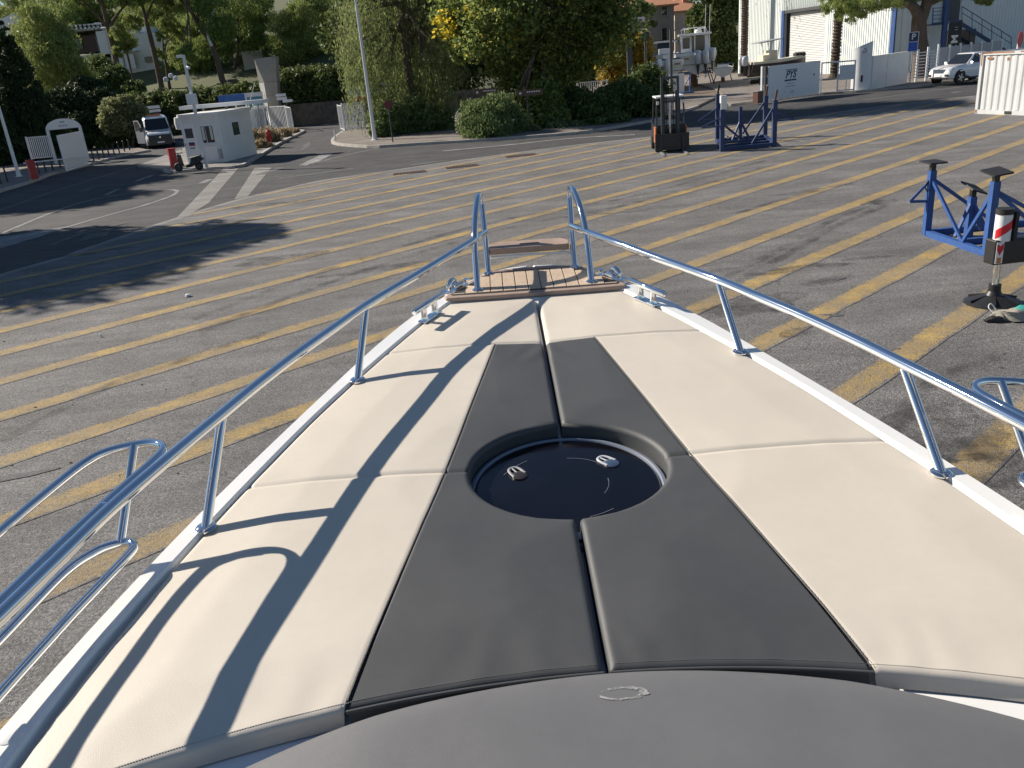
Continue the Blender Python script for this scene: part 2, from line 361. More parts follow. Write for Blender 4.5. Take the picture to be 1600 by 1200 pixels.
def text(body, size, mat, name, parent, loc, rot, extrude=0.004, shear=0.0, bold=0.0):
    cu = bpy.data.curves.new(name, 'FONT'); cu.body = body; cu.size = size; cu.extrude = extrude; cu.shear = shear; cu.offset = bold
    cu.align_x = 'CENTER'; cu.align_y = 'CENTER'
    tmp = bpy.data.objects.new('tmp', cu); COL.objects.link(tmp)
    me = bpy.data.meshes.new_from_object(tmp.evaluated_get(bpy.context.evaluated_depsgraph_get())); bpy.data.objects.remove(tmp)
    me.materials.clear(); me.materials.append(MATS[mat])
    o = inst(name, me, parent, loc, rot); return o
def spline(pts, n=8):
    """Catmull-Rom through points"""
    P = [Vector(p) for p in pts]; out = []
    for i in range(len(P) - 1):
        a = P[i - 1] if i else P[0] * 2 - P[1]; b, c = P[i], P[i + 1]; d = P[i + 2] if i + 2 < len(P) else c * 2 - b
        for k in range(n):
            t = k / n
            out.append(0.5 * ((2 * b) + (c - a) * t + (2 * a - 5 * b + 4 * c - d) * t * t + (3 * b - a - 3 * c + d) * t ** 3))
    out.append(P[-1]); return out
def lerp_tab(tab, y):
    if y <= tab[0][0]: return tab[0][1]
    for (a, p), (b, q) in zip(tab, tab[1:]):
        if y <= b: return p + (q - p) * (y - a) / (b - a)
    return tab[-1][1]

# ================================================================== GROUND
def px(*pts): return [G(*p) for p in pts]
ground = MB().sheet([(-900, -900), (900, -900), (900, 900), (-900, 900)], -0.012).build('ground', 'earth', kind='structure')
road = MB().sheet([(-75, 6), (90, 6), (90, 64), (34, 64), (20, 66), (12, 80), (-2, 92), (-80, 104)], 0.0).build('road', 'road', kind='structure')

yard_edge_px = [(-160, 487), (-60, 452), (0, 431), (43, 418), (105, 401), (131, 391), (190, 371), (251, 350), (273, 343), (320, 328), (386, 309), (440, 297), (495, 284), (560, 274), (620, 266), (650, 261), (712, 252), (800, 240), (900, 227), (1020, 214), (1110, 202), (1200, 190), (1290, 178), (1380, 166), (1421, 161), (1470, 156), (1524, 150), (1600, 142), (1720, 128)]
edge = px(*yard_edge_px)
yard = MB().sheet([(p.x, p.y) for p in edge] + [(120, 60), (120, -60), (-60, -60), (-60, 12)], 0.006).build('yard', 'yard', kind='structure')
MB().ribbon([(p.x, p.y) for p in spline([Vector((q.x, q.y, 0)) for q in edge], 3)], 0.32, 0.010).build('gutter_strip', 'pale_concrete', parent=yard)

# yellow hatch lines: parallel stripes at 40 degrees, clipped to the yard
TH = radians(41.8); su = Vector((cos(TH), sin(TH), 0)); sn = Vector((-sin(TH), cos(TH), 0))
YP = [(p.x, p.y) for p in edge] + [(120, 60), (120, -60), (-60, -60), (-60, 12)]
def in_yard(x, y):
    c = False
    for (x1, y1), (x2, y2) in zip(YP, YP[1:] + YP[:1]):
        if (y1 > y) != (y2 > y) and x < (x2 - x1) * (y - y1) / (y2 - y1) + x1: c = not c
    return c
rs = random.Random(3)
def soft_line(run, w):
    vs = []; cv_ = []; U = (-.5, -.36, 0, .36, .5); C_ = (-.35, 0.3, 0.7, 0.3, -.35)
    for q in run:
        ww = w * (1 + rs.uniform(-.05, .05))
        for u, c_ in zip(U, C_): p = q + sn * (u * ww); vs.append((p.x, p.y, 0.011)); cv_.append(c_)
    m = MB().add(vs, [(5 * i + k, 5 * i + 5 + k, 5 * i + 6 + k, 5 * i + 1 + k)[::-1] for i in range(len(run) - 1) for k in range(4)])
    o = m.build('yellow_line', 'yellow_paint', parent=yard)
    at = o.data.attributes.new('cover', 'FLOAT', 'POINT'); at.data.foreach_set('value', cv_)
for k in range(20):
    off = 0.5885 + 1.735 * k; run = []; t = -45.0
    while t < 62:
        q = su * t + sn * off
        ok = in_yard(q.x, q.y) and in_yard((su * (t + 0.35) + sn * off).x, (su * (t + 0.35) + sn * off).y)
        if ok: run.append(q + sn * rs.uniform(-0.012, 0.012))
        if (not ok or t > 61.4) and run:
            if len(run) > 3: soft_line(run, 0.43)
            run = []
        t += 0.5
# tyre-scuffed ends, oil stains, wet patches
def blot(parent, c, rx, ry, rz, z, mat, name, seed):
    r = random.Random(seed); n = 26; pts = []
    ph = [r.uniform(0, 6.3) for _ in range(4)]
    for i in range(n):
        a = 2 * pi * i / n; k = 1 + 0.16 * sin(2 * a + ph[0]) + 0.12 * sin(3 * a + ph[1]) + 0.09 * sin(5 * a + ph[2]) + 0.05 * sin(9 * a + ph[3])
        x, y = rx * k * cos(a), ry * k * sin(a); pts.append((c[0] + x * cos(rz) - y * sin(rz), c[1] + x * sin(rz) + y * cos(rz)))
    return MB().sheet(pts, z).build(name, mat, parent=parent)
def stainmat():
    m = bpy.data.materials.new('stain'); m.use_nodes = True; MATS['stain'] = m
    t = m.node_tree; p = t.nodes['Principled BSDF']; L = t.links.new
    p.inputs['Base Color'].default_value = (0.035, 0.033, 0.031, 1); p.inputs['Roughness'].default_value = 0.75
    tr = node(t, 'ShaderNodeBsdfTransparent'); mx = node(t, 'ShaderNodeMixShader'); nz = node(t, 'ShaderNodeTexNoise'); nz.inputs['Scale'].default_value = 1.7; nz.inputs['Detail'].default_value = 8; nz.inputs['Roughness'].default_value = 0.75
    tc = node(t, 'ShaderNodeTexCoord'); L(tc.outputs['Object'], nz.inputs['Vector'])
    r = node(t, 'ShaderNodeValToRGB'); r.color_ramp.elements[0].position = 0.42; r.color_ramp.elements[1].position = 0.68; r.color_ramp.elements[1].color = (0.55, 0.55, 0.55, 1)
    L(nz.outputs['Fac'], r.inputs['Fac']); L(r.outputs['Color'], mx.inputs[0]); L(tr.outputs[0], mx.inputs[1]); L(p.outputs[0], mx.inputs[2]); L(mx.outputs[0], t.nodes['Material Output'].inputs['Surface'])
stainmat()
for i, (x, y, a, b, rz) in enumerate([(1430, 690, 1.3, 0.55, 0.3), (1530, 735, 1.5, 0.4, -0.2), (1180, 478, 0.9, 0.5, 0.2), (1255, 420, 0.8, 0.25, 0.1), (1290, 440, 0.45, 0.2, 0.4), (1370, 318, 0.6, 0.3, 0.7), (1265, 520, 0.5, 0.25, 0.1), (440, 405, 1.0, 0.6, 0.4), (140, 396, 1.0, 0.3, 0.2), (420, 320, 1.4, 0.35, 0.1), (1350, 405, 0.5, 0.12, 0.1), (1060, 520, 0.6, 0.3, 0), (980, 330, 1.5, 0.3, 0.1), (600, 420, 1.2, 0.3, 0.2), (1280, 296, 1.2, 0.2, 0.3)]):
    p = G(x, y); blot(yard, (p.x, p.y), a, b, rz, 0.0145 + 0.0006 * i, 'stain', 'oil_stain', i)
for i, pts in enumerate(([(1120, 440), (1210, 395), (1300, 345), (1370, 318)], [(1130, 450), (1220, 403), (1310, 352), (1382, 322)], [(1150, 335), (1215, 315), (1280, 298)], [(300, 500), (520, 420), (760, 350), (1000, 305), (1200, 250)], [(310, 520), (530, 437), (765, 364), (1005, 315), (1210, 258)], [(0, 690), (180, 600), (420, 520)], [(1560, 560), (1450, 600), (1380, 690)])):
    MB().ribbon(spline([G(*q) for q in pts], 8), 0.2, 0.0245 + 0.0005 * i).build('tyre_track', 'stain', parent=yard)
# worn white scuffs
for i, (x, y, a, b, rz) in enumerate([(1300, 493, 0.17, 0.06, -0.3), (30, 745, 0.35, 0.08, 0.3), (1205, 441, 0.16, 0.02, 0.0), (1315, 437, 0.1, 0.02, 0.3)]):
    p = G(x, y); blot(yard, (p.x, p.y), a, b, rz, 0.0135, 'worn_white_paint', 'paint_scuff', 40 + i)
# iron gratings set in the yard
for i, (x, y) in enumerate([(640, 270), (722, 260), (814, 243)]):
    g = empty('drain_grating', G(x, y, 0.012), 0.15, ['rusty drain grating at the yard edge, nearest the access road', 'rusty drain grating between the first two yellow lines, middle of three', 'rusty drain grating at the road edge, in front of the big round shrub'][i], 'drain', 'drain gratings along the yard edge')
    fr = MB()
    for s in (-1, 1): fr.box((0, s * 0.29, 0.006), (1.3, 0.05, 0.012)); fr.box((s * 0.66, 0, 0.006), (0.05, 0.63, 0.012))
    fr.build('frame', 'sign_brown', g)
    bar = MB().box((0, 0, 0.005), (0.045, 0.52, 0.01)).mesh('bar', 'sign_brown')
    for k in range(9): inst('bar', bar, g, (-0.56 + 0.14 * k, 0, 0))
    MB().box((0, 0, 0.001), (1.26, 0.53, 0.002)).build('pit', 'black_rubber', g)

# ---- road markings (paint sheets on the road)
def line(pts, w, mat='white_paint', name='white_line', z=0.008, n=4):
    P = px(*pts); return MB().ribbon(spline(P, n) if len(P) > 2 else P, w, z).build(name, mat, parent=road)
line([(0, 366), (90, 329), (150, 311), (225, 299), (262, 296.5), (274, 297.5), (277, 299.5), (266, 307), (225, 321), (178, 334), (112, 353), (0, 388)], 0.16, n=6)
MB().sheet([(p.x, p.y) for p in px((-40, 384), (0, 371), (112, 353), (60, 371), (0, 387), (-40, 399))], 0.0085).build('white_wedge', 'white_paint', parent=road)
line([(0, 329), (84, 299), (144, 281), (225, 256), (262, 246)], 0.3, 'worn_white_paint')
line([(80, 383), (130, 365), (199, 347.5)], 0.22, 'worn_white_paint', 'lane_arrow')
MB().sheet([(p.x, p.y) for p in px((135, 367), (172, 362), (168, 369), (120, 378))], 0.0085).build('lane_arrow', 'worn_white_paint', parent=road)
line([(127, 300), (150, 291), (177, 288)], 0.3, 'worn_white_paint', 'lane_arrow')
line([(212, 283.5), (238, 274)], 0.28); line([(165, 305), (185, 295.5)], 0.25)
line([(314, 286.5), (328, 280.5)], 0.32); line([(371, 263), (392, 256)], 0.3)
line([(478, 258), (514, 239.5)], 0.75, name='stop_bar'); line([(475, 259.5), (530, 245), (590, 231.5)], 0.14)
line([(436, 279), (552, 263.5)], 0.45, 'worn_white_paint'); line([(505, 260), (600, 249), (690, 242)], 0.16, 'worn_white_paint')
line([(643, 258), (700, 250)], 0.35, 'worn_white_paint')
line([(692, 236), (790, 227), (890, 216.5), (992, 210.5)], [0.1, 0.4, 0.4, 0.3][0] + 0.25)
line([(470, 235), (484, 226)], 0.2, 'worn_white_paint', 'lane_arrow'); MB().sheet([(p.x, p.y) for p in px((471, 229), (484, 222), (483, 230))], 0.0085).build('lane_arrow', 'worn_white_paint', parent=road)
line([(405, 273), (440, 262)], 0.5, 'worn_white_paint', 'lane_arrow'); line([(395, 240), (420, 226), (452, 213)], 0.18)
line([(1350, 156.3), (1453, 142), (1500, 136.5)], 0.16); line([(460, 194), (498, 191)], 0.3); line([(1487, 145), (1500, 143)], 0.25)
line([(120, 272), (165, 266)], 0.2, 'worn_white_paint'); line([(1130, 212), (1260, 193)], 0.14, 'worn_white_paint')
for q in ([(273, 343.5), (351, 262), (373, 262), (326, 317), (300, 333)], [(366, 311.5), (398, 262), (424, 262), (405, 285), (387, 307)]):
    MB().sheet([(p.x, p.y) for p in px(*q)], 0.004).build('concrete_strip', 'pale_concrete', parent=road)

# ---- raised pavements with kerb stones
def pavement(name, outline_px, back, kerb_from, kerb_to, mat='sidewalk', h=0.13):
    P = px(*outline_px); poly = [(p.x, p.y) for p in P] + back
    o = MB().prism(poly, -0.05, h).build(name, mat, kind='structure')
    kp = [Vector((p.x, p.y, 0)) for p in P[kerb_from:kerb_to]]
    path = spline(kp, 6); acc = []; L = 0
    for a, b in zip(path, path[1:]):
        L += (b - a).length
    # individual kerb stones of about a metre
    n = max(2, int(L / 1.0)); step = L / n
    def at_len(s):
        for a, b in zip(path, path[1:]):
            l = (b - a).length
            if s <= l: return a + (b - a) * (s / l)
            s -= l
        return path[-1]
    me = MB().box((0, 0, 0.07), (1.0, 0.18, 0.14)).mesh('kerb_stone', 'kerb_stone')
    for i in range(n):
        a, b = at_len(i * step), at_len((i + 1) * step); d = b - a
        if d.length < 0.2: continue
        m = (a + b) / 2
        inst('kerb_stone', me, o, (m.x, m.y, random.uniform(0, 0.006)), (0, 0, atan2(d.y, d.x)), (d.length - 0.012, 1, 1.0))
    return o
pavement('pavement', [(537, 207), (527, 214), (520, 221), (524, 226), (550, 229.5), (590, 231), (650, 227), (720, 223), (800, 217.5), (900, 210), (960, 201), (1020, 190), (1060, 178), (1090, 168)], [(17.5, 66), (12, 78), (-3, 86), (-9, 74)], 0, 14)
pavement('booth_island', [(440, 201), (468, 205), (474, 207), (446, 221), (420, 236), (398, 250), (374, 262.5), (345, 264), (300, 268), (268, 271), (258, 268)], [(-20.5, 50), (-21.5, 60), (-24, 76)], 0, 11, 'pale_concrete', 0.12)
pavement('roadside_pavement', [(-140, 345), (0, 301), (30, 292), (58, 283), (80, 274), (105, 268), (142, 258), (178, 248), (200, 243), (235, 237)], [(-29, 70), (-36, 90), (-70, 90), (-70, 36)], 0, 10)
pavement('gate_apron', [(1140, 166), (1195, 158), (1280, 148), (1345, 144), (1421, 137.5), (1460, 134), (1490, 131), (1530, 124), (1620, 112)], [(60, 66), (60, 84), (30, 108), (24, 110), (20, 75)], 0, 9, 'sidewalk', 0.10)

# ---- hillside behind the hedge
def hill_z(x, y):
    d = y - (80 - 0.33 * (x + 15)); d2 = max(0, min(1, (d - 3) / 52)); h = 10.5 * d2 * d2 * (3 - 2 * d2)
    side = max(0, min(1, (8 - x) / 26)); far = max(0, d - 55) * 0.10
    return (h + far) * side + max(0, y - 150) * 0.07 + 0.25 * noise.noise(Vector((x * .15, y * .15, 0)))
hv = []; hf = []; nx, ny = 60, 50
for j in range(ny):
    for i in range(nx):
        x = -170 + 330 * i / (nx - 1); y = 80 + 260 * (j / (ny - 1)) ** 1.5
        hv.append((x, y, hill_z(x, y) - 0.35 if y > 81 else -0.5))
hf = [(j * nx + i, j * nx + i + 1, (j + 1) * nx + i + 1, (j + 1) * nx + i) for j in range(ny - 1) for i in range(nx - 1)]
MB().add(hv, hf).build('hillside', 'grass_soil', smooth=60, kind='structure')

# ================================================================== THE BOAT
EX = Vector((0.99984774, 0.0, -0.01744975)); EY = Vector((0.00136469, 0.99693715, 0.07819497)); EN = Vector((0.0173963, -0.07820688, 0.99678536))
BO = Vector((0, 0, 2.64308181)) + EX * 0.147
BM = Matrix(((EX.x, EY.x, EN.x, BO.x), (EX.y, EY.y, EN.y, BO.y), (EX.z, EY.z, EN.z, BO.z), (0, 0, 0, 1)))
boat = empty('motor_boat', (0, 0, 0), 0, 'white motor boat with chrome bow rails, seen forward from its helm', 'boat'); boat.matrix_world = BM
def dens(tab, n=8): return [(p.x, p.y) for p in spline([Vector((a, b, 0)) for a, b in tab], n)]
CW = dens([(1.1, 1.235), (1.3, 1.225), (1.626, 1.18), (1.9, 1.115), (2.3, 1.005), (2.8, 0.85), (3.27, 0.672), (3.6, 0.535), (3.86, 0.41)])
GW = dens([(-3.2, 1.45), (-1, 1.47), (0.3, 1.45), (0.8, 1.41), (1.43, 1.30), (1.85, 1.205), (2.2, 1.11), (2.6, 0.985), (3.1, 0.82), (3.4, 0.715), (3.7, 0.59), (3.96, 0.455), (4.1, 0.37), (4.22, 0.27), (4.30, 0.15), (4.325, 0.02)])
cw = lambda y: lerp_tab(CW, y)
gw = lambda y: lerp_tab(GW, y)
DX = dens([(1.2, 0.60), (1.4, 0.563), (2.33, 0.380), (3.29, 0.207)])
dx = lambda y: lerp_tab(DX, y)
lo = lambda x: 1.45 - 0.175 * x * x                       # aft edge of the cushions
HA, HB, HY = 0.305, 0.272, 2.302                            # hatch opening in the cushions
YM, YF, YE = 2.318, 3.292, 3.845                            # transverse seams, front edge
GAP = 0.006
# -- hull and deck
ys = sorted(set([-3.2, -2.4, -1.6, -0.8, 0.0, 0.6, 1.0] + [1.2 + 0.12 * i for i in range(26)] + [4.26, 4.29, 4.31, 4.322]))
rings = []
for y in ys:
    w = gw(y); k = max(0, (y - 2.2) / 2.1)
    keel = -1.35 + 0.95 * k ** 2.2; chine = -0.62 + 0.42 * k ** 1.6; cwid = w * (0.86 - 0.42 * k)
    rings.append([(-w, y, -0.035), (-w - 0.012, y, -0.10), (-w * (0.97 - 0.1 * k), y, -0.28), (-cwid, y, chine), (0, y, keel), (cwid, y, chine), (w * (0.97 - 0.1 * k), y, -0.28), (w + 0.012, y, -0.10), (w, y, -0.035)])
h = MB().loft(rings, cap=False, closed=False); h.f.append(tuple(range(9))); h.build('hull', 'hull_white', boat, smooth=35)
dk = []
for y in ys:
    w = gw(y); c = min(cw(y) + 0.004, w - 0.05) if y < 3.9 else w - 0.10
    c = max(c, 0.012)
    row = [(-w, y, -0.035), (-w + 0.003, y, -0.008), (-w + 0.013, y, 0.002), (-c - 0.006, y, 0.003), (-c, y, -0.006), (-c + 0.012 if c > .03 else -c * .5, y, -0.078 if 1.5 < y < 3.84 else (-0.045 if y < 2 else -0.012))]
    dk.append(row + [(0, y, -0.072 if 1.5 < y < 3.84 else (-0.042 if y < 2 else -0.01))] + [(-p[0], p[1], p[2]) for p in row[::-1]])
MB().loft(dk, cap=False, closed=False).build('deck', 'gelcoat', boat, smooth=30)
rr = MB()
for s in (-1, 1): rr.tube([(s * (gw(y) + 0.008), y, -0.062) for y in ys], 0.017, 8)
rr.build('rub_rail', 'hull_white', boat, smooth=50)

# -- foredeck hatch
hc = Vector((-0.006, 2.262, -0.062))
hatch = empty('hatch', hc); hatch.parent = boat
MB().lathe([(0.306, -0.02), (0.306, 0.004), (0.303, 0.009), (0.293, 0.011), (0.289, 0.006), (0.289, -0.02)], (0, 0, 0), 64).build('frame', 'hatch_rim', hatch, smooth=40)
def hatch_glass():
    m = M('hatch_acrylic', (0.004, 0.004, 0.007), 0.09, 0, 0.3, 3, spec=0.5)
    t = m.node_tree; p = t.nodes['Principled BSDF']; L = t.links.new
    tc = node(t, 'ShaderNodeTexCoord'); n = node(t, 'ShaderNodeTexNoise'); n.inputs['Scale'].default_value = 5; n.inputs['Detail'].default_value = 9; n.inputs['Distortion'].default_value = 1.2
    L(tc.outputs['Object'], n.inputs['Vector']); r = node(t, 'ShaderNodeMapRange'); r.inputs['From Min'].default_value = 0.35; r.inputs['From Max'].default_value = 0.75
    r.inputs['To Min'].default_value = 0.06; r.inputs['To Max'].default_value = 0.3; L(n.outputs['Fac'], r.inputs['Value']); L(r.outputs[0], p.inputs['Roughness'])
hatch_glass()
MB().lathe([(0.286, -0.012), (0.286, 0.004), (0.280, 0.009), (0.2, 0.012), (0.1, 0.0135), (0.004, 0.014)], (0, 0, 0), 64).build('pane', 'hatch_acrylic', hatch, smooth=30)
for (lx, ly, rz, mt) in ((-0.145, 0.075, 0.5, 'boat_dark'), (0.15, 0.108, 0.75, 'brushed_steel')):
    la = empty('latch', (lx, ly, 0.013)); la.parent = hatch; la.rotation_euler = (0, 0, rz); la.scale = (0.85, 0.85, 0.5)
    MB().lathe([(0.029, 0), (0.029, 0.007), (0.022, 0.012), (0.002, 0.013)], (0, 0, 0), 24).build('knob', mt, la, smooth=40)
    hd = MB()
    hd.tube(spline([(-0.024, 0.0, 0.008), (-0.022, 0.035, 0.009), (-0.012, 0.056, 0.009), (0.012, 0.056, 0.009), (0.022, 0.035, 0.009), (0.024, 0.0, 0.008)], 4), 0.006, 8)
    hd.tube([(0, 0, 0.008), (0, 0.054, 0.009)], 0.004, 8)
    hd.build('handle', 'engine_grey' if lx > 0 else 'boat_grey', la, smooth=50)
for k, (a0, r0, ln) in enumerate(((0.6, 0.16, 0.9), (-0.5, 0.12, 0.7), (2.2, 0.2, 0.5), (-1.3, 0.18, 0.4))):
    MB().tube([(r0 * cos(a0 + ln * i / 12) * (1 + .08 * i / 12), r0 * sin(a0 + ln * i / 12), 0.0135) for i in range(13)], 0.0009, 4).build('scratch', 'print_grey', hatch)
MB().box((0.02, -0.262, 0.0135), (0.045, 0.03, 0.002)).build('sticker', 'sign_white', hatch)

# -- sun cushions
def zt(x, y, edges=True):
    X = abs(x)
    hy = (hypot(X / HA, (y - HY) / HB) - 1) * 0.285
    cx = 0.0 if not edges else 1
    d = min(X - GAP, cw(y) - X, YE - y, y - lo(X), hy)
    # rounded corner where the centre gap meets the front edge
    if YE - y < 0.035 and X - GAP < 0.035: d = min(d, 0.035 - hypot(0.035 - (YE - y), 0.035 - (X - GAP)))
    r = 0.018; z = 0.0
    d = max(d, 0)
    if d < r: z -= r - sqrt(max(0, r * r - (r - d) ** 2))
    z += 0.010 * min(1, d / 0.20) - 0.004                    # slight crown of the foam
    for s, dep, wd in ((abs(y - YM), 0.0055, 0.012), (abs(y - YF) if True else 9, 0.004, 0.012), (abs(X - dx(y)) if y < YF else 9, 0.0025, 0.008)):
        if s < wd: z -= dep * (1 - s / wd) ** 0.7
    z += 0.0012 * noise.noise(Vector((x * 4.1, y * 3.3, 1.7))) + 0.0005 * noise.noise(Vector((x * 13, y * 11, 5.0)))
    # pulled wrinkles near the gap and along the aft edge
    z += 0.0025 * max(0, 1 - abs(y - 3.2) / 0.16) * max(0, 1 - X / 0.16) * sin(38 * (X * 0.9 + (y - 3.2) * 0.6) * 1.6)
    z += 0.0011 * max(0, 1 - (y - lo(X)) / 0.22) * sin(26 * X + 9 * noise.noise(Vector((x * 5, y * 3, 0)))) * min(1, max(0, y - lo(X)) / 0.03)
    z += 0.0008 * max(0, 1 - abs(cw(y) - X) / 0.10) * sin(40 * y + 6 * noise.noise(Vector((x * 3, y * 6, 0)))) * min(1, max(0, cw(y) - X) / 0.03)
    return z
def tt(n, e):                                                # parameters packed towards both ends
    base = [i / n for i in range(n + 1)]; return sorted(set([round(v, 5) for v in base + list(e) + [1 - v for v in e]]))
def panel(name, mat, s, ya, yb, xa, xb, skirt_in, skirt_out, skirt_aft, skirt_fwd, aft_curve, parent):
    T = tt(34, (0.002, 0.006, 0.012, 0.02, 0.04, 0.055)); V = tt(44, (0.0015, 0.005, 0.01, 0.02, 0.035))
    rows = []
    def P(t, v):
        y = ya + (yb - ya) * v; a, b = xa(y), xb(y); x = a + (b - a) * t
        if aft_curve: y = y + (lo(x) - ya) * (1 - v)
        return x, y
    for v in V:
        row = []
        for t in T:
            x, y = P(t, v); row.append((s * x, y, zt(s * x, y)))
        if skirt_in: row = [(row[0][0] + 0 * s, row[0][1], -0.074)] + row
        if skirt_out: row = row + [(row[-1][0] + s * 0.002, row[-1][1], -0.06)]
        rows.append(row)
    if skirt_aft: rows = [[(p[0], p[1] - 0.012, -0.04) for p in rows[0]]] + rows
    if skirt_fwd: rows = rows + [[(p[0], p[1] + 0.002, -0.055) for p in rows[-1]]]
    m = MB(); n = len(rows[0]); m.v = [p for r in rows for p in r]
    for j in range(len(rows) - 1):
        for i in range(n - 1):
            f = (j * n + i, j * n + i + 1, (j + 1) * n + i + 1, (j + 1) * n + i); m.f.append(f if s > 0 else f[::-1])
    return m.build(name, mat, parent, smooth=75)
def inner(y):
    e = (y - HY) / HB
    return max(GAP, HA * sqrt(1 - e * e)) if abs(e) < 1 else GAP
for s, side in ((-1, 'left'), (1, 'right')):
    cu = empty('sunpad_cushion', (0, 0, 0)); cu.matrix_world = BM
    tag(cu, 'cream and charcoal vinyl sunpad half lying under the rail shadow' if s < 0 else 'cream and charcoal vinyl sunpad half in full sun, right of the hatch', 'cushion', 'foredeck sunpads')
    panel('bow_panel', 'vinyl_cream', s, YF, YE, lambda y: GAP, cw, True, True, False, True, False, cu)
    panel('cream_panel', 'vinyl_cream', s, YM, YF, dx, cw, False, True, False, False, False, cu)
    panel('cream_panel', 'vinyl_cream', s, lo(0.6), YM, dx, cw, False, True, True, False, True, cu)
    panel('charcoal_panel', 'vinyl_dark', s, YM, YF, inner, dx, True, False, False, False, False, cu)
    panel('charcoal_panel', 'vinyl_dark', s, lo(0.0), YM, inner, dx, True, False, True, False, True, cu)
    pp = MB().tube([(s * (dx(y) + 0.001), y, zt(s * dx(y), y) + 0.0014) for y in np.linspace(lo(0.56), YF, 60)], 0.0019, 6).build('piping', 'vinyl_dark', cu, smooth=60)
    st = MB()
    for k in range(150):
        y = lo(0.56) + 0.01 + k * (YF - lo(0.56) - 0.02) / 150; y2 = y + 0.0095
        X, X2 = dx(y) + 0.0045, dx(y2) + 0.0045
        st.beam((s * X, y, zt(s * X, y) + 0.0006), (s * X2, y2, zt(s * X2, y2) + 0.0006), 0.0014, 0.0012)
    sd_ = MB()
    for k in range(230):
        X = 0.02 + k * 0.0052; y = lo(X) + 0.019
        if X < cw(y) - 0.03:
            (sd_ if X < dx(y) - .004 else st).beam((s * X, y, zt(s * X, y) + 0.0003), (s * (X + 0.0034), lo(X + 0.0034) + 0.019, zt(s * (X + .0034), y) + 0.0003), 0.0013, 0.001)
    sd_.build('stitching', 'stitch_dark', cu, kind='stuff')
    st.build('stitching', 'stitch_pale', cu, kind='stuff')
    MB().tube([(s * x, lo(x) - 0.001, -0.010) for x in np.linspace(GAP, 0.56, 30)], 0.0045, 8).build('hem', 'vinyl_dark', cu, smooth=60)

# -- teak bow platform, made of planks
pl = empty('bow_platform', (0, 0, 0)); pl.parent = boat
AFT, FWD = 3.868, 4.225
fr = [(-0.43, AFT - 0.005), (-0.20, AFT - 0.012), (0.20, AFT - 0.012), (0.43, AFT - 0.005), (0.44, AFT + 0.02), (0.36, 4.02), (0.30, 4.13), (0.25, FWD), (0.10, FWD + 0.03), (-0.10, FWD + 0.03), (-0.25, FWD), (-0.30, 4.13), (-0.36, 4.02), (-0.44, AFT + 0.02)]
MB().prism(fr, -0.005, 0.017).build('frame', 'teak_frame', pl, bevel=0.006)
MB().prism([(p[0] * 0.93, AFT + 0.03 + (p[1] - AFT) * 0.80) for p in fr], 0.01, 0.0185).build('caulking', 'caulk', pl)
def plat_hw(y): return lerp_tab([(AFT, 0.41), (4.02, 0.325), (4.13, 0.268), (FWD, 0.22)], y)
npk = 13; pw = 0.80 / npk
for i in range(npk):
    x0, x1 = -0.40 + i * pw + 0.0022, -0.40 + (i + 1) * pw - 0.0022; m_ = max(abs(x0), abs(x1))
    ytop = FWD - 0.035
    while ytop > AFT + 0.05 and plat_hw(ytop) < m_ - 0.01: ytop -= 0.005
    MB().prism([(x0, AFT + 0.036), (x1, AFT + 0.036), (x1, ytop), (x0, ytop)], 0.012, 0.0205 + random.uniform(0, 0.0012)).build('plank', 'teak', pl, bevel=0.0015)

# -- grab hoops and boarding step
for s in (-1, 1):
    hp = MB()
    hp.tube(spline([(s * 0.278, 3.935, 0.0), (s * 0.279, 4.03, 0.11), (s * 0.278, 4.125, 0.214), (s * 0.266, 4.27, 0.308), (s * 0.254, 4.375, 0.352), (s * 0.247, 4.44, 0.362), (s * 0.240, 4.48, 0.350), (s * 0.236, 4.485, 0.325)], 7), 0.0165, 16)
    b = hp.build('grab_hoop', 'chrome', boat, smooth=60)
    MB().tube([(s * 0.222, 4.178, 0.0), (s * 0.226, 4.33, 0.16), (s * 0.234, 4.485, 0.318)], 0.0155, 16).build('front_leg', 'chrome', b, smooth=60)
    MB().tube([(s * 0.232 + 0.012 * cos(a), 4.462, 0.335 + 0.018 * sin(a)) for a in np.linspace(0, 2 * pi, 17)], 0.0035, 8).build('shackle', 'chrome', b, smooth=60)
    for x, y in ((0.278, 3.94), (0.222, 4.182)):
        MB().lathe([(0.028, 0), (0.028, 0.006), (0.02, 0.012), (0.0165, 0.014)], (s * x, y, 0.017), 20).build('base_flange', 'chrome', b, smooth=40)
sp_ = empty('boarding_step', (0, 0, 0)); sp_.parent = boat
MB().prism([(-0.205, 4.268), (0.195, 4.268), (0.205, 4.288), (0.205, 4.345), (0.17, 4.392), (-0.16, 4.392), (-0.21, 4.345), (-0.215, 4.288)], 0.09, 0.123).build('tread', 'teak_frame', sp_, bevel=0.006)
MB().tube(spline([(-0.225, 4.288, 0.062), (-0.16, 4.268, 0.078), (0.15, 4.268, 0.078), (0.222, 4.288, 0.062)], 5), 0.006, 10).build('support_bar', 'gelcoat', sp_, smooth=60)
MB().box((0.0, 4.325, 0.1235), (0.10, 0.012, 0.003)).build('grip_slot', 'caulk', sp_)

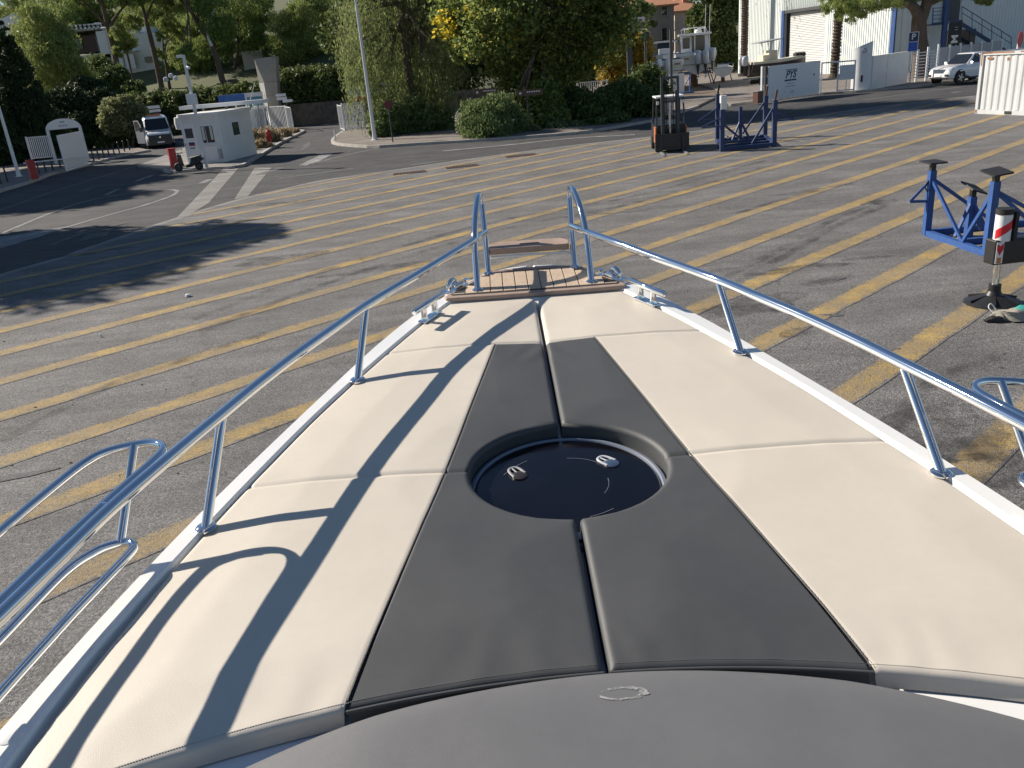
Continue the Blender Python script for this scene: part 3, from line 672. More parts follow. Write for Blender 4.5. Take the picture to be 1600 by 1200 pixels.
# -- bow rails
for s in (-1, 1):
    rail_pts = [(s * 0.226, 4.33, 0.195), (s * 0.278, 4.13, 0.216), (s * 0.355, 3.963, 0.221), (s * 0.421, 3.832, 0.221), (s * 0.542, 3.604, 0.219), (s * 0.705, 3.29, 0.220), (s * 0.802, 3.038, 0.226), (s * 0.897, 2.788, 0.231), (s * 0.978, 2.546, 0.235), (s * 1.031, 2.361, 0.239), (s * 1.108, 2.081, 0.246), (s * 1.167, 1.858, 0.249), (s * 1.21, 1.651, 0.249), (s * 1.245, 1.47, 0.25), (s * 1.33, 1.05, 0.25), (s * 1.38, 0.2, 0.25), (s * 1.40, -1.2, 0.25), (s * 1.42, -1.5, 0.0)]
    ra = empty('bow_rail', (0, 0, 0)); ra.parent = boat
    MB().tube(spline(rail_pts, 10), 0.0178, 18).build('top_tube', 'chrome', ra, smooth=60)
    for b, t in (((0.748, 3.035, 0.0), (0.714, 3.262, 0.210)), ((1.062, 2.10, 0.0), (1.036, 2.345, 0.226)), ((1.36, 0.85, 0.0), (1.33, 1.05, 0.24))):
        MB().tube([(s * b[0], b[1], b[2]), (s * t[0], t[1], t[2])], 0.0145, 16).build('stanchion', 'chrome', ra, smooth=60)
        MB().lathe([(0.03, 0), (0.03, 0.005), (0.024, 0.010), (0.015, 0.012)], (s * b[0], b[1] + .004, 0.0), 20).build('base_flange', 'chrome', ra, smooth=40)
    # fender basket hung outside the rail
    fb = empty('fender_basket', (0, 0, 0)); fb.parent = boat
    up = [(1.345, 1.0, 0.255), (1.282, 1.40, 0.255), (1.24, 1.64, 0.253), (1.19, 1.88, 0.25), (1.148, 2.06, 0.247), (1.138, 2.125, 0.246), (1.150, 2.165, 0.245), (1.185, 2.190, 0.243), (1.236, 2.192, 0.24), (1.312, 2.172, 0.235), (1.36, 2.122, 0.228), (1.402, 1.968, 0.226), (1.43, 1.815, 0.228), (1.50, 1.40, 0.235), (1.55, 1.0, 0.24), (1.58, 0.5, 0.24)]
    MB().tube(spline([(s * a, b, c) for a, b, c in up], 7), 0.0125, 14).build('upper_hoop', 'chrome', fb, smooth=60)
    dn = [(1.366, 0.986, 0.055), (1.316, 1.366, 0.055), (1.261, 1.669, 0.055), (1.234, 1.792, 0.055), (1.205, 1.921, 0.055), (1.203, 1.961, 0.055), (1.226, 1.984, 0.055), (1.266, 1.976, 0.055), (1.306, 1.946, 0.055), (1.349, 1.861, 0.055), (1.391, 1.626, 0.055), (1.441, 1.366, 0.055), (1.491, 0.986, 0.055)]
    MB().tube(spline([(s * a, b, c) for a, b, c in dn], 7), 0.0125, 14).build('lower_hoop', 'chrome', fb, smooth=60)
    MB().tube([(s * 1.238, 2.188, 0.24), (s * 1.246, 1.981, 0.055)], 0.012, 12).build('strut', 'chrome', fb, smooth=60)
    MB().tube([(s * 1.167, 1.858, 0.249), (s * 1.194, 1.862, 0.251)], 0.012, 12).build('clamp', 'chrome', fb, smooth=60)
    # mooring cleat
    cl = empty('mooring_cleat', (s * 0.497, 3.665, 0.0), -s * 0.50); cl.parent = boat; cl.rotation_euler = (0, 0, s * 0.50)
    MB().tube([(0, -0.126, 0.070), (0, -0.120, 0.071), (0, 0.120, 0.071), (0, 0.126, 0.070)], [0.011, 0.0145, 0.0145, 0.011], 14).build('bar', 'chrome', cl, smooth=50)
    for q in (-0.045, 0.045):
        MB().lathe([(0.02, 0.008), (0.014, 0.022), (0.0125, 0.066)], (0, q, 0), 16).build('post', 'chrome', cl, smooth=50)
    MB().prism([(-0.022, -0.075), (0.022, -0.075), (0.022, 0.075), (-0.022, 0.075)], 0.0, 0.009).build('base_plate', 'chrome', cl, bevel=0.004)
    # bow chock beside the platform
    ck = empty('bow_chock', (s * 0.40, 4.02, 0.008), s * 0.55); ck.parent = boat; ck.scale = (0.8, 0.8, 0.8)
    MB().tube(spline([(0, -0.05, 0.0), (0.0, -0.045, 0.035), (0, -0.015, 0.055), (0, 0.015, 0.05), (0, 0.03, 0.028)], 5), [0.017] * 21, 12).build('horn', 'chrome', ck, smooth=60)
    MB().tube([(-s * 0.03, 0.05, 0.02), (-s * 0.03, -0.03, 0.02)], 0.016, 14).build('roller', 'chrome', ck, smooth=60)
    MB().lathe([(0.02, 0), (0.02, 0.012), (0.012, 0.02), (0.012, 0.035), (0.022, 0.04), (0.022, 0.048)], (-s * 0.055, 0.07, 0.0), 16).build('pin', 'chrome', ck, smooth=50)
    MB().box((0, 0, 0.002), (0.09, 0.16, 0.006)).build('plate', 'chrome', ck, bevel=0.003)
MB().lathe([(0.03, 0), (0.03, 0.004), (0.024, 0.006), (0.002, 0.007)], (-1.262, 1.395, 0.0), 24).build('filler_cap', 'gelcoat', boat, smooth=40)

# -- grey vinyl covered cowl in front of the windscreen
cv = empty('windscreen_cowl', (0, 0, 0)); cv.matrix_world = BM
tag(cv, 'grey vinyl covered cowl curving across the bottom of the view', 'cowl')
rows = []; XS = np.linspace(-1.18, 1.18, 70); SS = [0, .01, .025, .045, .07, .1, .14, .19, .25, .32, .4, .5, .62, .78, .95, 1.15]
for d in SS:
    row = []
    for x in XS:
        y = 1.452 - 0.275 * x * x - 0.03 * x ** 4 - d
        z = -0.016 + 0.042 * (1 - math.exp(-d / 0.030)) + 0.05 * d - 0.022 * max(0, min(1, (abs(x) - 0.5) / 0.4)) - 0.012 * math.exp(-((d - 0.17) / 0.012) ** 2) * 0.35
        z += 0.003 * noise.noise(Vector((x * 2.5, y * 4, 3)))
        row.append((x, y, z))
    rows.append(row)
m = MB(); n = len(XS); m.v = [p for r in rows for p in r]
m.f = [(j * n + i, (j + 1) * n + i, (j + 1) * n + i + 1, j * n + i + 1)[::-1] for j in range(len(rows) - 1) for i in range(n - 1)]
m.build('cover', 'vinyl_grey', cv, smooth=75)
def cowl_z(x, y):
    d = 1.452 - 0.275 * x * x - 0.03 * x ** 4 - y
    return -0.016 + 0.042 * (1 - math.exp(-d / 0.030)) + 0.05 * d - 0.022 * max(0, min(1, (abs(x) - 0.5) / 0.4)) + 0.003 * noise.noise(Vector((x * 2.5, y * 4, 3)))
def chalk():
    m = bpy.data.materials.new('chalk'); m.use_nodes = True; MATS['chalk'] = m
    t = m.node_tree; p = t.nodes['Principled BSDF']; L = t.links.new
    p.inputs['Base Color'].default_value = (0.42, 0.42, 0.41, 1); p.inputs['Roughness'].default_value = 0.85
    tr = node(t, 'ShaderNodeBsdfTransparent'); mx = node(t, 'ShaderNodeMixShader'); n1 = node(t, 'ShaderNodeTexNoise'); n1.inputs['Scale'].default_value = 46; n1.inputs['Detail'].default_value = 8; n1.inputs['Roughness'].default_value = 0.7
    tc = node(t, 'ShaderNodeTexCoord'); L(tc.outputs['Object'], n1.inputs['Vector']); r = node(t, 'ShaderNodeValToRGB'); r.color_ramp.elements[0].position = 0.40; r.color_ramp.elements[1].position = 0.56
    r.color_ramp.elements[1].color = (0.8, 0.8, 0.8, 1); L(n1.outputs['Fac'], r.inputs['Fac']); L(r.outputs['Color'], mx.inputs[0]); L(tr.outputs[0], mx.inputs[1]); L(p.outputs[0], mx.inputs[2]); L(mx.outputs[0], t.nodes['Material Output'].inputs['Surface'])
chalk()
K = 40; vs = []
for k in range(K):
    a = -3.0 + 5.7 * k / (K - 1); j_ = 0.004 * noise.noise(Vector((k * .4, 3, 2))); wdt = 0.012 * (0.55 + 0.8 * abs(noise.noise(Vector((k * .3, 7, 0))))) * min(1, (k + .5) / 4, (K - .5 - k) / 4)
    x, y = 0.018 + (0.046 + j_) * cos(a), 1.352 + (0.0165 + j_ * .5) * sin(a); l = hypot(cos(a), sin(a) * 2)
    for q in (-1, 1):
        X, Yy = x + q * wdt * cos(a) / l, y + q * wdt * .6 * sin(a) / l; vs.append((X, Yy, cowl_z(X, Yy) + 0.0016))
MB().add(vs, [(2 * k, 2 * k + 2, 2 * k + 3, 2 * k + 1) for k in range(K - 1)]).build('chalky_scuff', 'chalk', cv)

# ================================================================== TREES AND SHRUBS
def leaf_mesh(name, mat, blobs, n, size, aspect, seed, clump=0.3, shell=0.5, droop=None, up=0.0):
    """n small rhombic leaves gathered in clumps inside the ellipsoid blobs [(centre, radii)]"""
    r = np.random.default_rng(seed); vol = np.array([b[1][0] * b[1][1] * b[1][2] for b in blobs]) ** 0.75; vol /= vol.sum()
    C = []; per = 70 if droop is None else 46
    ncl = max(6, n // per)
    bi = r.choice(len(blobs), ncl, p=vol)
    bc = np.array([tuple(b[0]) for b in blobs]); br = np.array([tuple(b[1]) for b in blobs])
    d = r.normal(size=(ncl, 3)); d /= np.linalg.norm(d, axis=1)[:, None]
    rad = (shell + (1 - shell) * r.random(ncl)) ** (1 / 1.5)
    cc = bc[bi] + d * br[bi] * rad[:, None]
    cr_ = (br[bi].mean(axis=1) * clump * (0.55 + 0.9 * r.random(ncl)))
    li = r.integers(0, ncl, n); g = r.normal(size=(n, 3)); g /= np.maximum(1, np.linalg.norm(g, axis=1) / 1.6)[:, None]
    if droop is not None:
        # hanging strands: each clump is a vertical string of leaves
        L = droop * (0.5 + r.random(ncl)); t = r.random(n)
        pos = cc[li] + g * np.array([0.10, 0.10, 0.05]); pos[:, 2] -= t * L[li]
        u = np.tile(np.array([0, 0, -1.0]), (n, 1)) + r.normal(size=(n, 3)) * 0.35
    else:
        pos = cc[li] + g * cr_[li][:, None] * np.array([1, 1, 0.72])
        u = r.normal(size=(n, 3)); u[:, 2] += up * 1.6
    u /= np.linalg.norm(u, axis=1)[:, None]
    w = np.cross(u, r.normal(size=(n, 3))); w /= np.linalg.norm(w, axis=1)[:, None]
    s = size * (0.6 + 0.8 * r.random(n))[:, None]
    v = np.stack([pos - u * s, pos + w * s * aspect, pos + u * s, pos - w * s * aspect], axis=1).reshape(-1, 3)
    me = bpy.data.meshes.new(name); me.vertices.add(4 * n); me.vertices.foreach_set('co', v.astype(np.float32).ravel())
    me.loops.add(4 * n); me.loops.foreach_set('vertex_index', np.arange(4 * n, dtype=np.int32))
    me.polygons.add(n); me.polygons.foreach_set('loop_start', np.arange(0, 4 * n, 4, dtype=np.int32))
    me.materials.append(MATS[mat]); me.update(calc_edges=True); return me
def foliage(name, mat, parent, blobs, n, size, aspect=0.5, seed=1, **kw):
    o = bpy.data.objects.new(name, leaf_mesh(name, mat, blobs, n, size, aspect, seed, **kw)); COL.objects.link(o); o.parent = parent; return o
def pb(x, y, rx, ry, Y, dy=0.0, dr=None):
    """crown lobe seen at photo position (x, y) with those pixel radii, standing at depth Y"""
    c = AT(x, y, Y + dy); k = MPP(x, y, Y + dy); return (c, Vector((rx * k, (dr or (rx + ry) / 2) * k, ry * k)))
def limbs(mb, trunk_top, base, blobs, r, seed, n=3):
    rr_ = random.Random(seed)
    for c, rd in blobs:
        c = Vector(c); a = base + (trunk_top - base) * rr_.uniform(0.55, 0.95); m_ = (a + c) / 2 + Vector((rr_.uniform(-.4, .4), rr_.uniform(-.4, .4), rr_.uniform(-.1, .5)))
        mb.tube(spline([a, m_, c], 4), [r * (0.5 - 0.42 * i / 8) for i in range(9)], 6)
        for _ in range(n):
            e = c + Vector((rr_.uniform(-.7, .7) * rd[0], rr_.uniform(-.7, .7) * rd[1], rr_.uniform(-.5, .6) * rd[2]))
            mb.tube([m_, (m_ + e) / 2 + Vector((0, 0, .15)), e], [r * 0.25, r * 0.16, r * 0.05], 5)
def tree(name, label, base, blobs, leafmat, nleaf, lsize, aspect, seed, trunk_r=0.2, bark='bark', top=None, lean=None, group=None, cat='tree', nl=3, path=None, **kw):
    """blobs in world coordinates; the tree's Empty stands at its base"""
    base = Vector(base); t = empty(name, base, 0, label, cat, group)
    bl = [(Vector(c) - base, Vector(r)) for c, r in blobs]
    top = (Vector(top) - base) if top is not None else max((b[0] for b in bl), key=lambda q: q.z)
    mb = MB(); P = [Vector(p) - base for p in path] if path else [Vector((0, 0, -0.1)), top * 0.35 + Vector((0.12, 0, 0)), top * 0.7 + Vector((-0.1, 0, 0)), top]
    sp2 = spline(P, 5); nn = len(sp2) - 1
    mb.tube(sp2, [trunk_r * (1.25 if i == 0 else 1) * (1 - 0.72 * i / nn) for i in range(nn + 1)], 10)
    limbs(mb, sp2[-1], sp2[0], bl, trunk_r, seed, nl)
    mb.build('trunk', bark, t, smooth=70)
    foliage('crown', leafmat, t, bl, nleaf, lsize, aspect, seed, **kw)
    return t
def shrub(name, label, blobs, leafmat, nleaf, lsize, aspect, seed, group=None, cat='shrub', **kw):
    c = sum((Vector(b[0]) for b in blobs), Vector()) / len(blobs); base = Vector((c.x, c.y, 0.0 if 'z0' not in kw else kw.pop('z0')))
    t = empty(name, base, 0, label, cat, group); bl = [(Vector(a) - base, Vector(r)) for a, r in blobs]
    mb = MB(); rr_ = random.Random(seed)
    for a, r in bl:
        for _ in range(3):
            e = a + Vector((rr_.uniform(-.5, .5) * r.x, rr_.uniform(-.5, .5) * r.y, rr_.uniform(0, .5) * r.z)); s0 = Vector((a.x * 0.6 + rr_.uniform(-.2, .2), a.y * 0.6, -0.1))
            mb.tube([s0, (s0 + e) / 2 + Vector((.1, .05, 0)), e], [0.05, 0.035, 0.012], 5)
    mb.build('stems', 'bark', t, smooth=70, kind='stuff')
    foliage('leaves', leafmat, t, bl, nleaf, lsize, aspect, seed, **kw); return t

# --- cypresses on the far left
def cypress(label, apex_px, base_px, rbase, Y, seed, n):
    a = AT(*apex_px, Y); b = AT(*base_px, Y); b.z = 0.0; h = a.z
    bl = []
    for i in range(9):
        f = i / 8; z = 0.5 + (h - 0.7) * f; r = rbase * (1 - f) ** 0.85 + 0.12
        if f < .12: r *= 0.8
        bl.append((Vector((b.x, b.y, z)), Vector((r, r, h / 11))))
    t = empty('cypress_tree', (b.x, b.y, 0), 0, label, 'tree', 'cypresses'); bb = [(c - Vector((b.x, b.y, 0)), r) for c, r in bl]
    MB().tube([(0, 0, -.1), (0, 0, h * .5), (0, 0, h * .95)], [0.25, 0.15, 0.03], 8).build('trunk', 'bark', t, smooth=60)
    foliage('crown', 'leaf_cypress', t, bb, n, 0.11, 0.4, seed, clump=0.2, shell=0.75, up=1.0)
cypress('tall dark cypress tapering up behind the white arch', (8, 22), (62, 255), 2.25, 64, 11, 64000)
cypress('shorter dark cypress at the left edge of the view', (-32, 85), (0, 262), 2.0, 61, 12, 40000)

# --- young pine and dark undergrowth beside the house
tree('pine_tree', 'bushy light green pine beside the tall cypress', G(104, 246) + Vector((-6, 22, 0)), [pb(62, 40, 26, 34, 80), pb(52, 75, 30, 30, 80, 1), pb(82, 90, 34, 34, 80, -1), pb(95, 60, 18, 26, 80), pb(110, 120, 30, 30, 80), pb(85, 140, 34, 34, 80, 1), pb(30, 60, 16, 20, 80, 2)], 'leaf_pine_light', 42000, 0.17, 0.22, 21, 0.22, up=0.6, group='pines', clump=0.26)
shrub('dark_shrub', 'dark evergreen thicket between the cypress and the small yellow tree', [pb(110, 175, 30, 34, 72), pb(140, 150, 26, 30, 76), pb(165, 175, 24, 34, 74), pb(128, 205, 30, 26, 70)], 'leaf_cypress', 26000, 0.16, 0.45, 22, clump=0.25)
shrub('sunlit_shrub', 'sunlit green bushes below the white house', [pb(150, 110, 26, 20, 96), pb(175, 125, 26, 18, 94), pb(140, 135, 26, 18, 92), pb(205, 140, 20, 12, 92)], 'leaf_hedge', 24000, 0.16, 0.5, 23, clump=0.25, z0=1.5)
tree('small_tree', 'small yellow-green tree left of the parked van', G(207, 232), [pb(185, 172, 22, 18, 69), pb(200, 185, 24, 18, 69), pb(178, 195, 18, 16, 69), pb(215, 178, 14, 14, 69), pb(205, 160, 14, 12, 69)], 'leaf_olive', 15000, 0.13, 0.5, 24, 0.1, clump=0.3)
shrub('low_shrub', 'low sunlit bushes behind the dark bollards left of the van', [pb(175, 222, 24, 9, 70), pb(205, 222, 14, 7, 70), pb(150, 215, 14, 10, 70)], 'leaf_hedge', 8000, 0.12, 0.5, 25)

# --- clipped hedge along the public road: one long planting, several lobes
def hedge(name, label, pts, w, h0, h1, n, mat, seed, cat='hedge'):
    P = [Vector((p[0], p[1], 0)) for p in pts]; base = P[0]; t = empty(name, base, 0, label, cat)
    bl = []; rr_ = random.Random(seed)
    for a, b in zip(P, P[1:]):
        k = int((b - a).length / 1.5) + 1
        for i in range(k):
            q = a + (b - a) * ((i + .5) / k) - base
            for z in np.arange(h0 + .6, h1 + .01, 1.2): bl.append((q + Vector((rr_.uniform(-.2, .2), rr_.uniform(-.2, .2), z)), Vector((1.1, w / 2, 0.85 + rr_.uniform(-.1, .25)))))
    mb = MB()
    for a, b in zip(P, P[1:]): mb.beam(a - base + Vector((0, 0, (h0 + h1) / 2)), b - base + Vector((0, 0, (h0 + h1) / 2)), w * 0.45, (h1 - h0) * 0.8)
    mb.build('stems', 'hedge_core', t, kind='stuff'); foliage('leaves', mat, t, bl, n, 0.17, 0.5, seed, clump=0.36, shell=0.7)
hedge('hedge', 'long dark clipped hedge above the retaining wall behind the gate', [(-2, 79), (-19, 83)], 2.2, 0.8, 4.2, 46000, 'leaf_hedge', 31)
hedge('hedge', 'long dark clipped hedge behind the van and the guard booth', [(-18, 82.0), (-30, 84.5), (-62, 94)], 2.2, 0.0, 4.0, 110000, 'leaf_hedge', 32)
wl = MB(); wp = [(0, 77.2), (-15, 80.3), (-19, 81.5)]
for a, b in zip(wp, wp[1:]): wl.beam((*a, 0.9), (*b, 0.9), 0.5, 1.9)
wl.build('retaining_wall', 'stone_wall', label='low dark stone retaining wall behind the open gate', cat='wall')

# --- tall pines on the hillside: bare trunks, crowns mostly above
def hpine(label, tr_px, Y, blobs, seed, n=22000, r=0.3, mat='leaf_pine', bark='bark', size=0.2):
    x0, y0 = tr_px[0]; b = AT(x0, y0, Y); b.z = hill_z(b.x, b.y) - 0.4
    path = [b] + [AT(x, y, Y) for x, y in tr_px[1:]]
    if path[1].z < b.z: path.pop(1)
    tree('pine_tree', label, b, [pb(*q, Y, random.Random(seed + i).uniform(-2.5, 2.5)) for i, q in enumerate(blobs)], mat, n, size, 0.2, seed, r, bark, group='pines on the hillside', path=path, up=0.6, clump=0.24, nl=2)
hpine('leaning pine trunk crossing in front of the white house, left of the two', [(186, 122), (178, 80), (168, 40), (160, 5), (152, -45)], 112, [(150, -30, 40, 22), (185, -18, 30, 18), (120, 2, 22, 14), (205, 0, 22, 12), (150, -70, 45, 26), (110, -40, 30, 20)], 41, r=0.42)
hpine('pine with pale trunk standing before the white wing of the house', [(246, 108), (238, 70), (230, 38), (221, 0), (214, -45)], 114, [(215, -25, 40, 24), (250, -14, 30, 18), (275, 10, 18, 12), (225, -70, 42, 26)], 42, r=0.36, mat='leaf_pine_light')
hpine('small pine beside the house balcony, thin stem', [(203, 100), (196, 75), (192, 50)], 113, [(190, 48, 16, 12), (197, 64, 16, 12), (188, 78, 12, 10), (205, 36, 16, 12)], 43, n=8000, r=0.14, mat='leaf_pine_light')
hpine('pine in front of the right end of the white house', [(258, 105), (256, 80), (254, 55)], 115, [(262, 38, 16, 12), (252, 56, 9, 8), (268, 66, 10, 12), (250, 84, 8, 8), (284, 52, 10, 14)], 44, n=6000, r=0.2, mat='leaf_pine_light')
hpine('tall leaning pine with a pale bare limb, right of the house', [(348, 122), (332, 72), (312, 42), (292, 4), (276, -40)], 110, [(275, -45, 46, 26), (310, -20, 34, 22), (330, 10, 26, 18), (345, 45, 24, 22), (300, 85, 22, 14)], 45, r=0.4)
MB().tube(spline([AT(331, 72, 109.5), AT(325, 56, 109.5), AT(324, 40, 109.5), AT(331, 24, 109.5), AT(337, 10, 109.5), AT(334, -12, 109.5)], 5), [0.2 - 0.006 * i for i in range(26)], 8).build('dead_limb', 'white_wall', smooth=60, label='pale bare twisted limb beside the leaning pine', cat='branch')
hpine('dense pine behind the guard booth', [(370, 128), (372, 80), (374, 40)], 118, [(370, 30, 30, 26), (392, 60, 22, 24), (350, 60, 18, 26), (385, 5, 34, 20), (410, 90, 20, 18)], 46, r=0.24, n=24000)
hpine('pine crown beside the little gap of sky', [(402, 125), (402, 70), (400, 20)], 122, [(400, 0, 28, 16), (405, 30, 24, 18), (398, 58, 18, 16), (392, 88, 18, 14)], 47, r=0.22, n=16000)
hpine('rounded bright pine right of the concrete pylon', [(462, 130), (462, 80), (460, 30)], 116, [(452, 42, 26, 24), (470, 22, 24, 18), (475, 60, 26, 22), (450, 75, 24, 18), (478, 90, 24, 18), (465, 105, 24, 16)], 48, r=0.22, n=30000, mat='leaf_pine_light')
hpine('pine with a forked trunk left of the hanging pepper tree', [(508, 125), (502, 80), (494, 40), (484, 0)], 119, [(490, 5, 30, 14), (510, 30, 26, 18), (520, 65, 22, 24), (500, 95, 22, 16), (525, 105, 22, 16), (478, -15, 20, 10)], 49, r=0.25, n=24000)
for i, (x, y, Y, n) in enumerate([(20, 15, 140, 0), (112, 20, 138, 1), (150, 22, 140, 2), (255, 8, 142, 3), (300, 40, 136, 4), (335, 20, 144, 5), (290, 85, 124, 6), (520, 10, 146, 7), (330, 100, 120, 8), (300, 70, 128, 9), (430, 100, 126, 10), (90, 30, 132, 11), (215, 18, 150, 12)]):
    words = ['on the left skyline above the cypress', 'behind the house roof terrace, leftmost', 'behind the house roof terrace, right of the rooftop rail', 'rising behind the white wing of the house', 'in shade right of the white house', 'between the leaning pine and the dense pine', 'dark and low at the right end of the house', 'behind the hanging pepper tree', 'low among the trunks behind the booth lamp', 'in the shade right of the house end wall', 'low behind the top of the concrete pylon', 'left of the house roof terrace', 'far behind the house, between the two trunks'][i]
    hpine('background pine ' + words, [(x + 8, y + 60), (x + 4, y + 30), (x, y - 10)], Y, [(x, y, 34, 22), (x + 22, y + 18, 26, 18), (x - 20, y + 20, 24, 18), (x + 5, y - 26, 30, 20), (x + 6, y + 42, 26, 18)], 60 + i, n=15000, r=0.25, size=0.24, mat='leaf_pine' if i % 3 else 'leaf_pine_light')

# --- trees on the planted island: hanging pepper tree, broadleaf tree, shrubs
pt = G(650, 205); PY = 58
pep = [(540, 40, 26, 50), (570, 15, 40, 60), (610, 40, 44, 60), (560, 85, 34, 44), (600, 110, 38, 44), (645, 90, 40, 54), (650, 20, 50, 60), (690, 50, 38, 60), (680, 105, 30, 40), (620, -40, 60, 40), (690, -50, 60, 40), (560, -30, 40, 34), (630, -110, 60, 36), (700, -120, 50, 30)]
tree('pepper_tree', 'large pepper tree with hanging feathery strands beside the lamp post', AT(640, 205, PY).to_2d().to_3d(), [pb(*q, PY, random.Random(i).uniform(-3, 3)) for i, q in enumerate(pep)], 'leaf_willow', 56000, 0.115, 0.22, 71, 0.38, 'bark', top=AT(630, -30, PY), droop=2.9, shell=0.25)
bl_ = [(720, 20, 42, 32), (760, 55, 44, 36), (800, 20, 52, 40), (850, 60, 50, 44), (900, 20, 54, 44), (950, 50, 44, 40), (960, 5, 40, 36), (800, 105, 42, 36), (850, 120, 42, 36), (770, -30, 60, 34), (860, -40, 70, 36), (940, -40, 60, 34), (905, 90, 36, 30), (820, 150, 26, 22), (720, 75, 30, 26), (800, -105, 70, 36), (880, -120, 70, 36), (950, -100, 60, 36), (850, -170, 60, 30)]
bt = tree('broadleaf_tree', 'big broadleaf tree with yellowing leaves in the middle of the planting', AT(846, 200, 54).to_2d().to_3d(), [pb(*q, 54, random.Random(i + 30).uniform(-3, 3)) for i, q in enumerate(bl_)], 'leaf_broad', 58000, 0.125, 0.6, 72, 0.34, 'bark', top=AT(850, 0, 54), shell=0.3, clump=0.3)
for k, (q, yy) in enumerate((((697, 42, 13, 16), 52.5), ((686, 33, 6, 8), 52.5), ((738, 18, 8, 10), 51.5), ((797, 55, 6, 12), 51))):
    foliage('yellow_sprays', 'leaf_yellow', bt, [(pb(*q, yy)[0] - bt.location, pb(*q, yy)[1])], 170 if k == 0 else 40, 0.12, 0.6, 80 + k, clump=0.9, shell=0.1)
shrub('round_shrub', 'big rounded dark green shrub at the pavement edge', [pb(748, 190, 30, 28, 48.5), pb(775, 172, 34, 22, 49), pb(740, 172, 20, 16, 49), pb(800, 192, 26, 24, 49.5), pb(765, 200, 36, 20, 48)], 'leaf_shrub', 30000, 0.085, 0.35, 73, clump=0.22, up=0.8, group='shrubs on the planted island')
shrub('leafy_shrub', 'shrubs under the pepper tree behind the lamp post', [pb(608, 190, 26, 26, 56), pb(645, 185, 30, 30, 57), pb(680, 192, 28, 24, 57), pb(590, 205, 12, 14, 55), pb(660, 160, 30, 24, 60), pb(612, 165, 20, 18, 60)], 'leaf_shrub', 32000, 0.11, 0.5, 74, clump=0.25, group='shrubs on the planted island')
shrub('leafy_shrub', 'dark shrubs between the brown sign and the forklift', [pb(930, 170, 34, 28, 52), pb(975, 160, 34, 32, 53), pb(1010, 140, 30, 32, 55), pb(890, 165, 28, 28, 54), pb(950, 195, 30, 14, 50), pb(1020, 165, 20, 22, 52)], 'leaf_hedge', 44000, 0.11, 0.5, 75, clump=0.25, group='shrubs on the planted island')
shrub('leafy_shrub', 'mottled glossy shrub behind the brown signpost', [pb(850, 165, 24, 34, 52), pb(830, 185, 22, 22, 51), pb(870, 190, 22, 18, 51)], 'leaf_broad', 15000, 0.12, 0.6, 76, clump=0.28, group='shrubs on the planted island')
shrub('ground_cover', 'low straggly plants along the kerb left of the forklift', [pb(835, 203, 18, 5, 49.5), pb(870, 200, 20, 6, 50), pb(905, 198, 18, 6, 50), pb(885, 204, 10, 4, 48.6)], 'leaf_olive', 5000, 0.08, 0.5, 77, cat='plants')
tree('autumn_tree', 'small tree turning yellow and orange behind the dark shrubs', AT(965, 180, 70).to_2d().to_3d(), [pb(960, 85, 30, 24, 70), pb(935, 70, 18, 16, 70), pb(990, 75, 26, 22, 70), pb(1003, 95, 16, 18, 70), pb(965, 110, 28, 18, 70), pb(920, 62, 12, 10, 70)], 'leaf_autumn', 20000, 0.13, 0.55, 78, 0.14, clump=0.28)
tree('dark_tree', 'dark dense tree between the tiled houses and the palm trunk', AT(1120, 110, 118).to_2d().to_3d(), [pb(1110, 40, 28, 30, 118), pb(1130, 65, 22, 30, 118), pb(1100, 65, 18, 22, 118), pb(1130, 15, 30, 24, 118), pb(1090, 25, 16, 14, 118), pb(1138, 95, 16, 14, 118), pb(1115, -15, 34, 20, 118)], 'leaf_hedge', 34000, 0.22, 0.5, 79, 0.3, clump=0.26)
tree('oak_tree', 'dark tree filling the gap behind the broadleaf tree', AT(880, 170, 86).to_2d().to_3d(), [pb(860, 60, 50, 50, 86), pb(920, 40, 44, 44, 86), pb(800, 70, 50, 50, 86), pb(740, 60, 50, 55, 86), pb(880, 115, 60, 34, 86), pb(700, 100, 50, 50, 86), pb(1000, 25, 24, 24, 86)], 'leaf_hedge', 40000, 0.2, 0.5, 80, 0.3, clump=0.26)
tree('laurel_tree', 'dark tree behind the hanging strands of the pepper tree', AT(610, 160, 84).to_2d().to_3d(), [pb(560, 60, 44, 54, 84), pb(620, 50, 50, 60, 84), pb(680, 30, 46, 60, 84), pb(600, 115, 60, 40, 84), pb(590, 0, 60, 40, 84), pb(660, 130, 40, 40, 84)], 'leaf_hedge', 40000, 0.2, 0.5, 82, 0.3, clump=0.26)
# off to the left, the pines whose shade falls on the yard
for i, (x, y, hh, w) in enumerate([(-26.5, 31, 12.5, 3.8), (-39.5, 46, 14.5, 4.4), (-43, 59, 15.5, 4.6), (-30, 25, 12.5, 3.4), (-39.5, 56, 13.5, 3.6), (-36.5, 50.5, 12.5, 3.2)]):
    rr_ = random.Random(90 + i)
    tree('pine_tree', ['tall pine beyond the left edge, nearest the yard', 'tall pine beyond the left edge, second from the yard', 'tall pine beyond the left edge, farthest from the yard', 'tall pine beyond the left edge, outermost', 'tall pine beyond the left edge, behind the pale lamp post', 'tall pine beyond the left edge, beside the pale lamp post'][i], (x, y, 0), [(Vector((x + rr_.uniform(-w, w) * .7, y + rr_.uniform(-w, w) * .7, hh - rr_.uniform(0, 4.2))), Vector((w * .5, w * .5, 1.3))) for _ in range(8)], 'leaf_pine', 34000, 0.26, 0.35, 90 + i, 0.3, group='pines left of the yard', clump=0.32)
M('sign_shaded_red', (0.16, 0.03, 0.03), 0.6, 0, 0.1, 5)  # red darkened so the disc carries the shade of the trees in its colour

